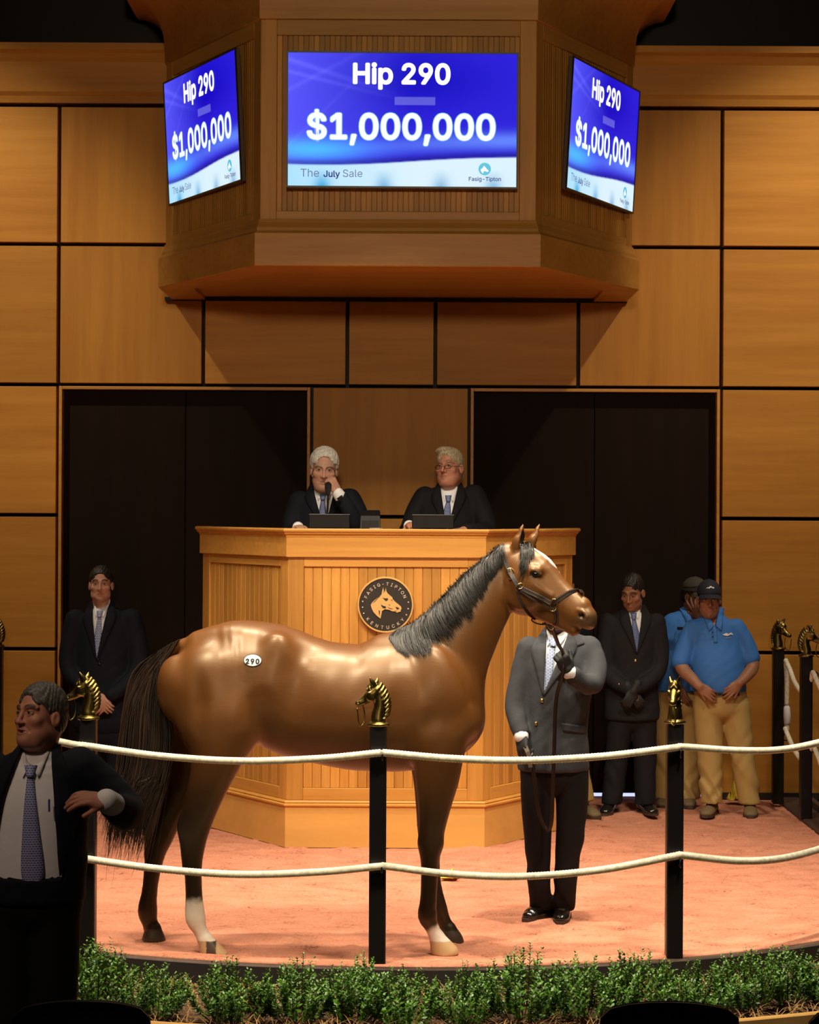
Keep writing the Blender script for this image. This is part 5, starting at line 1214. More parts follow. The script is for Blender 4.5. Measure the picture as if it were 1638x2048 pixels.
# ---------------------------------------------------------------- handler holding the horse
def handler():
    p = Person('person in grey blazer and black gloves holding the lead, head behind horse muzzle', 11.15, 1112); n, J = p.n, p.J
    tors = [n(1110, 1274, .062, .078, .02), n(1116, 1293, .092, .165, .01), n(1117, 1338, .115, .190), n(1113, 1400, .118, .176), n(1110, 1455, .118, .170), n(1108, 1500, .125, .182), n(1107, 1550, .13, .188)]
    slL = [n(1058, 1297, .066), n(1043, 1350, .060, None, -.01), n(1031, 1408, .057, None, -.03), n(1034, 1440, .050, None, -.07), n(1041, 1464, .045, None, -.10)]
    slR = [n(1178, 1296, .066), n(1191, 1330, .060, None, -.05), n(1186, 1366, .056, None, -.13), n(1166, 1366, .051, None, -.21), n(1146, 1350, .046, None, -.27)]
    wl, wr = J(1042, 1470, -.11), J(1137, 1343, -.29)
    hl = hand(wl, (.12, -.45, -.88), (-.75, -.60, .25), 1, curl=(45, 60, 40), th=(.75, .5, -.35)); hr = hand(wr, (-.42, -.35, .84), (.25, -.95, -.2), 1, curl=(62, 78, 50), th=(.5, .5, -.6), tcurl=30)
    leg = [[n(1079, 1545, .085), n(1078, 1680, .06), n(1086, 1815, .045, None, .08)], [n(1140, 1545, .085), n(1137, 1690, .06), n(1127, 1817, .045, None, .08)]]
    hc = J(1112, 1212, .0)
    R = Rxyz(-8, -6)
    body_skin(p, hc, R, 1.0, 'brown', tors, [[n(1056, 1300, .055), n(1031, 1410, .042, None, -.03), (*wl, .027, .027)], [n(1178, 1300, .055), n(1187, 1370, .042, None, -.13), (*wr, .027, .027)]], [hl, hr], leg)
    p.hair(hc, R, 1.0, HAIR['black'])
    gloves(p, (hl, hr))
    lj, rj, bj = J(1092, 1264), J(1136, 1264), J(1084, 1384)
    S, jk, D, S2, sS = suit_top(p, tors, [slL, slR], J(1107, 1541)[2], ((lj[0], lj[2]), (rj[0], rj[2]), (bj[0], bj[2])), GREY, tie=TIE_S, tie_pts=((J(1104, 1277)[0], J(1104, 1277)[2]), (J(1084, 1388)[0], J(1084, 1388)[2]), .036))
    p.button(S2, D, 1084, 1401, GOLDB, .011, jk); p.button(S2, D, 1072, 1447, GOLDB, .010, jk)
    a, b = J(1120, 1441), J(1172, 1450); p.patch('pocket_flap', S2, D, [(a[0], a[2]), (a[0] + .006, a[2] - .042)], [(b[0], b[2]), (b[0], b[2] - .040)], GREY, .003, .004, 6, 8, jk)
    a, b = J(1141, 1288), J(1166, 1280); p.patch('breast_pocket', S2, D, [(a[0], a[2]), (a[0] + .004, a[2] - .016)], [(b[0], b[2]), (b[0] + .004, b[2] - .016)], GREY, .002, .003, 4, 6, jk)
    for k in range(3): e = J(1155 + 6 * k, 1371 + 3 * k, -.262 + .02 * k); MB().lathe([(.004, -.004), (.007, -.002), (.007, .004)], 10, tuple(e), 'y').make('cuff_button', GOLDB, jk, True)
    cuff(p, J(1040, 1461, -.10), J(1043, 1473, -.115), .040, .038); cuff(p, J(1148, 1351, -.265), J(1139, 1345, -.285), .041, .039)
    trousers(p, [n(1108, 1500, .112, .168), n(1108, 1548, .112, .172)], [[n(1075, 1545, .092), n(1074, 1610, .084), n(1076, 1690, .070), n(1078, 1760, .061), n(1083, 1818, .061, None, .07)], [n(1143, 1545, .092), n(1144, 1610, .084), n(1138, 1690, .072), n(1131, 1760, .062), n(1127, 1820, .062, None, .07)]], J(1108, 1490)[2], BTROU)
    for an, to in ((J(1087, 1810, .08), J(1050, 1838, -.05)), (J(1128, 1812, .08), J(1120, 1845, -.13))):
        to[2] = 0.0; an[2] = .08; sh = p.shoe(an, to, SHOE, SOLE, .046)
        d = to - an; d[2] = 0; d /= np.linalg.norm(d); q = to - d * .085; o = MB().box((-.018, -.004, -.004), (.018, .004, .010), .002).make('shoe_ornament', M['brass'], sh); o.location = (q[0], q[1], .062); o.rotation_euler = (.5, 0, math.atan2(d[1], d[0]) + PI / 2)
    # the lead: from the jaw ring through the upper hand, hanging in a loop and up to the other hand
    o = p.o; up = wr + np.array((-.032, -.035, .072)); lo_ = wl + np.array((.02, -.045, -.085))
    ring = np.array(H(1103, 1252, -.07)) + np.array(HROOT) - o
    W = lambda v: tuple(np.array(v) + o)
    r = empty('lead_strap', W(up), 'long dark leather lead strap hanging in a loop between the gloved hands', 'lead')
    ctl = [ring, ring * .5 + up * .5 + (0, 0, 0.0), up + (0, 0, .02), up + (.004, .0, -.06), J(1112, 1400, -.27), J(1108, 1500, -.24), J(1105, 1590, -.21), J(1103, 1640, -.2), J(1097, 1659, -.19), J(1088, 1652, -.18), J(1077, 1620, -.17), J(1069, 1560, -.17), J(1064, 1510, -.17), lo_ + (.02, -.0, -.03), lo_]
    pts = spline(ctl, 6); nrm = []
    for i in range(len(pts)): t = i / len(pts); nrm.append((math.sin(t * 5.0) * .6, -1, .15))
    V, F = strap([tuple(q - up) for q in pts], .022, .0035, nrm); st = obj('strap', V, F, M['leather'], r, True)
    e0 = lo_ - up; V, F = strap([tuple(e0 + v) for v in ((0, -.012, .03), (.012, -.03, .005), (.022, -.035, -.03), (.026, -.035, -.075))], .022, .004, (-.3, -1, 0)); e = obj('strap_end', V, F, M['leather_t'], r); e['label'] = 'pale worn strap end'
    mb = MB(); q = ring - up; mb.tube([(q[0] + .012 * math.cos(t), q[1], q[2] + .018 * math.sin(t)) for t in np.linspace(0, 2 * PI, 14, endpoint=False)], .003, 6, True); mb.make('snap_hook', M['brass_b'], r, True)
handler()
# ---------------------------------------------------------------- groom hidden behind the handler (only shoes show)
def hidden_groom():
    p = Person('person standing behind the grey-blazered handler, only tan shoes visible', 14.9, 1135); n, J = p.n, p.J
    tors = [n(1125, 1215, .06, .07), n(1125, 1232, .085, .15), n(1125, 1270, .105, .17), n(1125, 1330, .11, .165), n(1125, 1390, .12, .17)]
    hc = J(1125, 1172); R = Rxyz(0)
    wl, wr = J(1090, 1390, -.08), J(1150, 1390, -.08)
    leg = [[n(1105, 1395, .08), n(1108, 1500, .06), n(1112, 1600, .05)], [n(1140, 1395, .08), n(1152, 1500, .06), n(1170, 1600, .05)]]
    body_skin(p, hc, R, 1.0, 'tan', tors, [[n(1085, 1235, .05), n(1080, 1310, .04), (*wl, .027, .027)], [n(1163, 1235, .05), n(1166, 1310, .04), (*wr, .027, .027)]], [hand(wl, (.4, -.2, -.9), (0, -1, 0), 1), hand(wr, (-.4, -.2, -.9), (0, -1, 0), -1)], leg, fs=.006)
    p.hair(hc, R, 1.0, HAIR['black'])
    lj, rj, bj = J(1117, 1207), J(1133, 1207), J(1125, 1235)
    suit_top(p, tors, [[n(1088, 1236, .062), n(1082, 1275, .058), n(1080, 1305, .056)], [n(1162, 1236, .062), n(1166, 1275, .058), n(1167, 1305, .056)]], J(1125, 1395)[2], ((lj[0], lj[2]), (rj[0], rj[2]), (bj[0], bj[2])), NAVY, 'work_shirt', .014, shirt=False, lapel=False)
    trousers(p, [n(1124, 1385, .11, .165), n(1124, 1415, .11, .165)], [[n(1105, 1415, .09), n(1109, 1500, .075), n(1112, 1600, .07)], [n(1140, 1415, .09), n(1152, 1500, .075), n(1170, 1602, .07)]], J(1125, 1385)[2], KHAKI, step=.014)
    for an, to in ((J(1112, 1605, .05), J(1118, 1630, -.15)), (J(1168, 1605, .02), J(1197, 1630, -.16))): to[2] = 0; an[2] = .08; p.shoe(an, to, BOOT, SOLE, .05)
hidden_groom()
# ---------------------------------------------------------------- young man on the left by the dark doorway
def left_man():
    p = Person('person with short dark hair in navy suit standing before the left dark doorway', 15.1, 206); n, J = p.n, p.J
    tors = [n(203, 1216, .062, .08, .02), n(205, 1236, .10, .175), n(207, 1275, .125, .215), n(206, 1330, .135, .212), n(206, 1385, .14, .215), n(206, 1440, .145, .225)]
    slL = [n(152, 1240, .078), n(140, 1290, .072, None, -.02), n(138, 1340, .064, None, -.06), n(165, 1372, .056, None, -.14), n(192, 1388, .05, None, -.19)]
    slR = [n(262, 1238, .078), n(275, 1290, .072, None, -.02), n(276, 1340, .064, None, -.06), n(250, 1372, .056, None, -.14), n(222, 1390, .05, None, -.19)]
    wl, wr = J(196, 1390, -.20), J(218, 1393, -.20)
    hl = hand(wl, (.6, -.2, -.75), (-.3, -.9, .1), 1, curl=(20, 20, 10)); hr = hand(wr, (-.6, -.2, -.75), (.3, -.9, .1), -1, curl=(20, 20, 10))
    leg = [[n(180, 1440, .09), n(178, 1530, .06), n(176, 1605, .045)], [n(232, 1440, .09), n(234, 1530, .06), n(236, 1605, .045)]]
    hc = J(202, 1170, -.01); R = Rxyz(4, 4)
    body_skin(p, hc, R, 1.02, 'fair', tors, [[n(152, 1242, .055), n(138, 1340, .042, None, -.06), (*wl, .027, .027)], [n(262, 1242, .055), n(276, 1340, .042, None, -.06), (*wr, .027, .027)]], [hl, hr], leg, dict(wide=1.02, jaw=1.04), neck=.064, brow=(.02, .013, .01))
    p.hair(hc, R, 1.02, HAIR['black'], 1.06, .012, .005, .078, sideburn=.0)
    lj, rj, bj = J(186, 1203), J(221, 1203), J(199, 1316)
    S, jk, D, S2, sS = suit_top(p, tors, [slL, slR], J(206, 1470)[2], ((lj[0], lj[2]), (rj[0], rj[2]), (bj[0], bj[2])), NAVY, tie=TIE_P, tie_pts=((J(203, 1223)[0], J(203, 1223)[2]), (J(199, 1322)[0], J(199, 1322)[2]), .036))
    p.button(S2, D, 199, 1328, DBTN, .009, jk)
    trousers(p, [n(206, 1430, .125, .19), n(206, 1465, .125, .19)], [[n(180, 1465, .10), n(178, 1530, .085), n(176, 1606, .075)], [n(232, 1465, .10), n(234, 1530, .085), n(236, 1606, .075)]], J(206, 1430)[2], NAVY, step=.014)
    for an, to in ((J(176, 1605, .05), J(170, 1630, -.15)), (J(236, 1605, .05), J(242, 1630, -.15))): to[2] = 0; an[2] = .08; p.shoe(an, to, SHOE, SOLE)
left_man()
# ---------------------------------------------------------------- man in charcoal suit on the right, looking down
def right_man():
    p = Person('person in charcoal suit with hands clasped, looking down, beside the blue polo shirts', 15.05, 1265); n, J = p.n, p.J
    tors = [n(1266, 1224, .060, .075, .02), n(1264, 1243, .095, .165), n(1263, 1280, .12, .195), n(1264, 1330, .12, .18), n(1264, 1380, .125, .185), n(1264, 1430, .13, .195)]
    slL = [n(1216, 1246, .074), n(1208, 1300, .066, None, -.02), n(1210, 1340, .060, None, -.05), n(1233, 1365, .054, None, -.13), n(1257, 1378, .048, None, -.18)]
    slR = [n(1311, 1246, .074), n(1320, 1300, .066, None, -.02), n(1316, 1340, .060, None, -.05), n(1294, 1365, .054, None, -.13), n(1274, 1376, .048, None, -.20)]
    wl, wr = J(1262, 1382, -.19), J(1268, 1380, -.22)
    hl = hand(wl, (.55, -.1, -.8), (-.2, -.95, .1), 1, curl=(25, 30, 20)); hr = hand(wr, (-.45, -.1, -.85), (.2, -.95, .1), -1, curl=(25, 30, 20))
    leg = [[n(1242, 1430, .085), n(1232, 1520, .06), n(1222, 1605, .045)], [n(1287, 1430, .085), n(1290, 1520, .06), n(1290, 1605, .045)]]
    hc = J(1265, 1186, -.03); R = Rxyz(-24, -16)
    body_skin(p, hc, R, 1.0, 'tan', tors, [[n(1216, 1248, .055), n(1210, 1340, .042, None, -.05), (*wl, .027, .027)], [n(1311, 1248, .055), n(1316, 1340, .042, None, -.05), (*wr, .027, .027)]], [hl, hr], leg, neck=.058, brow=(.012, .009, .008), beard=.15)
    p.hair(hc, R, 1.0, HAIR['black'], 1.0, .018, .004, .074, sideburn=.0)
    gloves(p, (hl, hr))
    lj, rj, bj = J(1253, 1212), J(1284, 1210), J(1270, 1304)
    S, jk, D, S2, sS = suit_top(p, tors, [slL, slR], J(1264, 1440)[2], ((lj[0], lj[2]), (rj[0], rj[2]), (bj[0], bj[2])), CHAR, tie=TIE_D, tie_pts=((J(1265, 1227)[0], J(1265, 1227)[2]), (J(1271, 1302)[0], J(1271, 1302)[2]), .034))
    p.button(S2, D, 1271, 1321, GOLDB, .010, jk)
    for k in range(3): e = J(1230 + 4 * k, 1362 + 3 * k, -.17 - .012 * k); MB().lathe([(.004, -.004), (.006, -.002), (.006, .012)], 8, tuple(e), 'y').make('cuff_button', GOLDB, jk, True)
    trousers(p, [n(1264, 1400, .112, .165), n(1264, 1435, .112, .165)], [[n(1242, 1435, .095), n(1233, 1520, .082), n(1223, 1608, .074)], [n(1287, 1435, .095), n(1290, 1520, .082), n(1290, 1608, .074)]], J(1264, 1400)[2], BTROU, step=.012)
    for an, to in ((J(1222, 1605, .06), J(1208, 1630, -.16)), (J(1288, 1605, .06), J(1310, 1628, -.14))): to[2] = 0; an[2] = .08; p.shoe(an, to, SHOE, SOLE)
right_man()
# ---------------------------------------------------------------- caps
def cap(pr, hc, R, s, m, logo=None, glasses=False):
    hc = np.array(hc, float)
    def p(x, y, z): return hc + R @ (np.array((x, y, z)) * s)
    S = pr.grid(hc - .17, hc + .2, .0045); S.ell(p(0, .010, .048), np.array((.084, .105, .092)) * s, .005, R)
    S.apply(lambda X, Y, Z: (R[0, 2] * (X - hc[0]) + R[1, 2] * (Y - hc[1]) + R[2, 2] * (Z - hc[2])) / s - .040, hc - 1, hc + 1, .003, 'sub')
    S.ell(p(0, .010, .040), np.array((.078, .099, .086)) * s, .002, R, 'sub')
    c = S.make('cap', m, pr.root, None, 1)
    # brim
    V = []; F = []; na, nr = 17, 6
    for lay in (0, 1):
        for i in range(na):
            a = math.radians(-62 + 124 * i / (na - 1))
            for k in range(nr):
                r = k / (nr - 1); x = math.sin(a) * (.080 + .012 * r); y = -(.005 + math.cos(a) * (.088 + .072 * r * math.cos(a * .8))); z = .044 - .020 * r - .55 * x * x / .09 * (0.6 + .4 * r) * .5 + (-.004 if lay else 0)
                V.append(tuple(p(x, y, z)))
    N = na * nr
    for i in range(na - 1):
        for k in range(nr - 1): a = i * nr + k; F += [(a, a + 1, a + nr + 1, a + nr), (N + a, N + a + nr, N + a + nr + 1, N + a + 1)]
    for i in range(na - 1): a = i * nr + nr - 1; F.append((a, a + N, a + nr + N, a + nr))
    obj('brim', V, F, m, c, True)
    o = MB().lathe([(.002, .006), (.006, .004), (.008, 0), (.006, -.002)], 10).make('cap_button', m, c, True); o.location = p(0, .010, .139)
    if logo:
        V = []; F = []; pl = [(-.030, -.006), (-.016, .004), (-.010, .001), (-.004, .009), (.006, .012), (.016, .004), (.024, .006), (.030, -.004), (.018, -.004), (.012, -.001), (.004, .002), (-.008, -.006), (-.014, -.002)]
        tri = tessellate_polygon([[Vector((x, z, 0)) for x, z in pl]])
        for x, z in pl: zz = .088 + z; yy = .010 - .105 * math.sqrt(max(0, 1 - ((zz - .048) / .092) ** 2 - (x / .084) ** 2)); V.append(tuple(p(x, yy - .003, zz)))
        obj('cap_emblem', V, [tuple(t) for t in tri], WHITE, c)
    return c
def polo_collar(p, S2, D, L, R_, bottom, m, par):
    p.patch('collar', S2, D, [(L[0] + .004, L[1] + .018), (L[0] * .5 + bottom[0] * .5, L[1] * .5 + bottom[1] * .5 + .02), (bottom[0] - .006, bottom[1] + .006)], [(L[0] - .030, L[1] + .004), (L[0] * .6 + bottom[0] * .4 - .030, L[1] * .55 + bottom[1] * .45 - .012), (bottom[0] - .040, bottom[1] - .030)], m, .006, .006, 10, 5, par)
    p.patch('collar', S2, D, [(R_[0] - .004, R_[1] + .018), (R_[0] * .5 + bottom[0] * .5, R_[1] * .5 + bottom[1] * .5 + .02), (bottom[0] + .006, bottom[1] + .006)], [(R_[0] + .030, R_[1] + .004), (R_[0] * .6 + bottom[0] * .4 + .030, R_[1] * .55 + bottom[1] * .45 - .012), (bottom[0] + .050, bottom[1] - .030)], m, .006, .006, 10, 5, par)
CAPN = mat('navy_cap', (0.012, 0.018, 0.032), 0.8, bump=(60, 0.2)); CAPD = mat('dark_olive_cap', (0.045, 0.042, 0.032), 0.85, bump=(60, 0.2))
def polo_man():
    p = Person('person in blue polo shirt, navy cap and khaki trousers, thumbs hooked in the belt', 15.0, 1440); n, J = p.n, p.J
    tors = [n(1426, 1234, .062, .080, .02), n(1427, 1254, .10, .175), n(1432, 1290, .125, .188), n(1436, 1330, .145, .188, -.02), n(1438, 1362, .145, .186, -.02), n(1440, 1386, .135, .185)]
    slL = [n(1387, 1258, .070), n(1372, 1290, .070, None, -.01), n(1362, 1321, .072, None, -.02)]; slR = [n(1472, 1256, .070), n(1489, 1285, .070, None, -.01), n(1500, 1315, .072, None, -.02)]
    wl, wr = J(1399, 1373, -.17), J(1479, 1366, -.16)
    aL = [n(1380, 1262, .056), n(1363, 1320, .050, None, -.03), n(1367, 1340, .047, None, -.06), n(1385, 1358, .040, None, -.13), (*wl, .031, .031)]; aR = [n(1478, 1260, .056), n(1500, 1312, .050, None, -.03), n(1505, 1334, .047, None, -.05), n(1492, 1353, .040, None, -.12), (*wr, .031, .031)]
    hl = hand(wl, (.80, -.10, -.55), (-.15, -.95, .1), 1, curl=((10, 15, 10), (18, 20, 10), (28, 25, 15), (35, 25, 15)), th=(.9, .5, -.1)); hr = hand(wr, (-.75, -.10, -.62), (.15, -.95, .1), -1, curl=((10, 15, 10), (18, 20, 10), (28, 25, 15), (35, 25, 15)), th=(.9, .5, -.1))
    leg = [[n(1417, 1400, .085), n(1422, 1510, .06), n(1424, 1600, .045)], [n(1470, 1400, .085), n(1485, 1510, .06), n(1500, 1600, .045)]]
    hc = J(1418, 1199, -.03); R = Rxyz(-3, -2)
    body_skin(p, hc, R, 1.0, 'tan', tors, [aL, aR], [hl, hr], leg, dict(jowl=1, wide=1.03, jaw=1.06), neck=.062, brow=(.02, .014, .01), beard=.12)
    p.hair(hc, R, .985, HAIR['black'], 1.02, .006, .004, .070); cap(p, hc, R, 1.03, CAPN, True)
    lj, rj, bj = J(1407, 1222), J(1441, 1218), J(1425, 1252)
    L, R_, B = (lj[0], lj[2]), (rj[0], rj[2]), (bj[0], bj[2])
    S, jk, D, S2, sS = suit_top(p, tors, [slL, slR], J(1440, 1383)[2], (L, R_, B), POLO, 'polo_shirt', .0085, shirt=False, lapel=False, hole=tuple(np.array(tors[0][:3]) + (0, .01, .05)))
    polo_collar(p, S2, D, L, R_, B, POLO, jk)
    a, b = J(1420, 1253), J(1429, 1284); p.patch('placket', S2, D, [(a[0], a[2]), (a[0] + .008, b[2])], [(a[0] + .034, a[2]), (a[0] + .036, b[2])], POLO, .001, .0015, 8, 4, jk)
    for y in (1264, 1273): p.button(S2, D, 1425, y, DBTN, .005, jk)
    em = [(1440, 1267), (1448, 1264), (1452, 1266), (1458, 1263), (1463, 1268), (1456, 1267), (1450, 1270), (1444, 1269)]
    for s_, dx, dy in ((1, 0, 0), (.7, 3, 7)):
        pts = [J(1440 + (a - 1440) * s_ + dx, 1266 + (b - 1266) * s_ * (1 if s_ == 1 else .35) + dy) for a, b in em]; X = np.array([q[0] for q in pts]); Z = np.array([q[2] for q in pts]); Y = S2.front_at(X, Z, D) - .006
        obj('chest_emblem', np.stack([X, Y, Z], 1), [tuple(t) for t in tessellate_polygon([[Vector((x, z, 0)) for x, z in zip(X, Z)]])], WHITE if s_ == 1 else mat('emblem_grey', (.3, .36, .42), .7), jk)
    tr, TS = trousers(p, [n(1440, 1376, .138, .186), n(1442, 1410, .13, .188)], [[n(1416, 1412, .108), n(1418, 1470, .098), n(1421, 1540, .084), n(1424, 1606, .078)], [n(1470, 1412, .108), n(1478, 1470, .098), n(1489, 1540, .084), n(1500, 1608, .080)]], J(1440, 1378)[2], KHAKI, step=.0095, folds=2.0)
    Dt = TS.depth_front(); a, b = J(1404, 1379), J(1474, 1379); bl = p.patch('belt', TS, Dt, [(a[0], a[2]), (a[0], a[2] - .034)], [(b[0], b[2]), (b[0], b[2] - .034)], BELT, .002, .004, 4, 12)
    c = J(1433, 1384); y = float(TS.front_at([c[0]], [c[2]], Dt)[0]); MB().tube([(c[0] - .016, y - .01, c[2] - .014), (c[0] + .016, y - .01, c[2] - .014), (c[0] + .016, y - .01, c[2] + .014), (c[0] - .016, y - .01, c[2] + .014)], .0025, 6, True).make('belt_buckle', mat('steel_buckle', (.6, .6, .6), .3, 1), bl)
    for an, to in ((J(1424, 1602, .05), J(1410, 1628, -.17)), (J(1500, 1602, .05), J(1502, 1628, -.19))): to[2] = 0; an[2] = .08; p.shoe(an, to, BOOT, SOLE, .052)
polo_man()
def back_polo_man():
    p = Person('person in blue polo and dark cap with sunglasses, half hidden, hand raised to chin', 15.42, 1376); n, J = p.n, p.J
    tors = [n(1385, 1228, .062, .078, .02), n(1380, 1246, .10, .175), n(1374, 1285, .125, .195), n(1366, 1330, .135, .19), n(1358, 1368, .135, .18), n(1356, 1390, .13, .175)]
    slL = [n(1345, 1248, .078), n(1338, 1285, .078), n(1340, 1318, .080)]; slR = [n(1418, 1250, .078), n(1432, 1290, .078, None, -.02), n(1436, 1320, .08, None, -.06)]
    wl, wr = J(1358, 1375, -.12), J(1400, 1236, -.24)
    aL = [n(1345, 1252, .055), n(1340, 1318, .046), (*wl, .03, .03)]; aR = [n(1418, 1255, .055), n(1437, 1320, .046, None, -.06), (*wr, .03, .03)]
    hl = hand(wl, (.4, -.2, -.9), (-.6, -.7, .1), 1, curl=(20, 20, 10)); hr = hand(wr, (-.45, -.05, .9), (-.5, -.8, -.2), -1, curl=((5, 12, 8), (16, 20, 12), (28, 30, 20), (35, 35, 20)), spread=14)
    leg = [[n(1335, 1400, .085), n(1333, 1510, .06), n(1330, 1595, .045)], [n(1377, 1400, .085), n(1379, 1510, .06), n(1378, 1595, .045)]]
    hc = J(1391, 1193, -.02); R = Rxyz(38, -4)
    body_skin(p, hc, R, 1.0, 'brown', tors, [aL, aR], [hl, hr], leg, dict(jowl=1), neck=.066, brow=(.015, .01, .008))
    p.hair(hc, R, .985, HAIR['black'], 1.02, .006, .004, .070); c = cap(p, hc, R, 1.03, CAPD)
    # sunglasses pushed up on the cap
    g = mat('sunglass_lens', (.01, .01, .012), .08)
    def q(x, y, z): return tuple(hc + R @ np.array((x, y, z)))
    for d in (-1, 1):
        S = p.grid(np.array(q(d * .034, -.098, .072)) - .05, np.array(q(d * .034, -.098, .072)) + .05, .004); S.ell(q(d * .034, -.096, .078), (.026, .008, .017), .002, R); S.make('sunglasses', g, c)
    MB().tube([q(-.06, -.075, .082), q(-.085, -.02, .072), q(-.088, .04, .066)], .003, 6).make('sunglasses', g, c)
    lj, rj, bj = J(1366, 1218), J(1398, 1216), J(1385, 1246); L, R_, B = (lj[0], lj[2]), (rj[0], rj[2]), (bj[0], bj[2])
    S, jk, D, S2, sS = suit_top(p, tors, [slL, slR], J(1358, 1382)[2], (L, R_, B), POLO, 'polo_shirt', .0095, shirt=False, lapel=False, hole=tuple(np.array(tors[0][:3]) + (0, .01, .05)))
    polo_collar(p, S2, D, L, R_, B, POLO, jk)
    a, b = J(1351, 1252), J(1363, 1257); p.patch('name_badge', S2, D, [(a[0], a[2]), (a[0], b[2])], [(b[0], a[2]), (b[0], b[2])], NAVY, .003, .003, 4, 4, jk)
    trousers(p, [n(1356, 1380, .125, .168), n(1356, 1412, .125, .168)], [[n(1334, 1412, .100), n(1333, 1500, .088), n(1331, 1596, .080)], [n(1377, 1412, .100), n(1379, 1500, .086), n(1379, 1598, .080)]], J(1356, 1381)[2], KHAKI, step=.0105, folds=2.0)
    Dj = None
    for an, to in ((J(1330, 1598, .05), J(1326, 1618, -.14)), (J(1376, 1596, .05), J(1380, 1618, -.14))): to[2] = 0; an[2] = .08; p.shoe(an, to, BOOT, SOLE, .052)
back_polo_man()
# ---------------------------------------------------------------- auctioneers behind the stand
ZS = 1.02                                              # platform they sit on
def seat_for(D, px, z, label):
    w = P(px, 1000, D); r = empty('office_chair', (w.x, D + .12, z), label, 'chair')
    MB().box((-.23, -.24, .40), (.23, .22, .47), .02).make('seat', M['plastic'], r); MB().box((-.19, .22, .50), (.19, .26, .72), .015).make('backrest', M['plastic'], r)
    MB().lathe([(.03, .05), (.03, .40)], 10).make('column', M['plastic'], r)
    for k in range(5): t = 2 * PI * k / 5; MB().tube([(0, 0, .06), (.26 * math.cos(t), .26 * math.sin(t), .03)], .02, 6).make('leg', M['plastic'], r)
def left_auctioneer():
    D = 14.62; p = Person('person with white hair and navy suit talking into a microphone behind the stand', D, 648, ZS); n, J = p.n, p.J
    tors = [n(643, 981, .066, .082, .02), n(646, 1000, .105, .185), n(648, 1040, .13, .22), n(648, 1085, .14, .215), n(648, 1130, .15, .21), n(648, 1165, .16, .20)]
    slL = [n(600, 1004, .080), n(586, 1040, .072, None, -.03), n(582, 1072, .064, None, -.12), n(588, 1062, .054, None, -.28), n(594, 1056, .047, None, -.38)]
    slR = [n(699, 1000, .082), n(716, 1030, .072, None, -.08), n(714, 1050, .066, None, -.20), n(700, 1024, .055, None, -.27), n(685, 998, .046, None, -.28)]
    wl, wr = J(596, 1054, -.40), J(675, 985, -.28)
    hl = hand(wl, (.3, -.9, -.05), (0, -.1, 1), 1, curl=(15, 20, 10)); hr = hand(wr, (-.40, -.1, .75), (.55, -.75, .2), 1, curl=(58, 68, 40), th=(.8, .5, -.4), s=1.05, tcurl=20)
    leg = [[n(620, 1160, .09), (J(620, 1160)[0], -.35, .50, .07, .07), (J(620, 1160)[0], -.36, .08, .05, .05)], [n(676, 1160, .09), (J(676, 1160)[0], -.35, .50, .07, .07), (J(676, 1160)[0], -.36, .08, .05, .05)]]
    hc = J(648, 940, -.07); R = Rxyz(3, -4, 3)
    body_skin(p, hc, R, 1.16, 'fair', tors, [[n(600, 1008, .058), n(583, 1072, .044, None, -.12), (*wl, .03, .03)], [n(699, 1004, .058), n(714, 1050, .044, None, -.20), (*wr, .031, .031)]], [hl, hr], leg, dict(jowl=1, wide=1.0, nose=1.2), neck=.066, brow=(.32, .28, .24), fs=.0042)
    p.hair(hc, R, 1.16, HAIR['white'], 1.0, .016, .014, .088, fluff=.002, sideburn=-.012)
    lj, rj, bj = J(626, 970), J(672, 972), J(650, 1062)
    S, jk, Dd, S2, sS = suit_top(p, tors, [slL, slR], .35, ((lj[0], lj[2]), (rj[0], rj[2]), (bj[0], bj[2])), NAVY, tie=TIE_D, tie_pts=((J(647, 990)[0], J(647, 990)[2]), (J(646, 1058)[0], J(646, 1058)[2]), .036))
    cuff(p, J(688, 1003, -.28), J(676, 987, -.28), .043, .041); cuff(p, J(592, 1057, -.36), J(596, 1055, -.40), .040)
    trousers(p, [n(648, 1140, .15, .2), n(648, 1168, .15, .2)], [[(q[0], q[1], q[2], q[3] + .02, q[4] + .02) for q in l] for l in leg], J(648, 1140)[2], NAVY, step=.016)
    for x in (620, 676): a = J(x, 1160); p.shoe((a[0], -.36, .08), (a[0], -.56, 0.0), SHOE, SOLE)
    seat_for(D, 648, ZS, 'black office chair under the white-haired man behind the stand')
left_auctioneer()
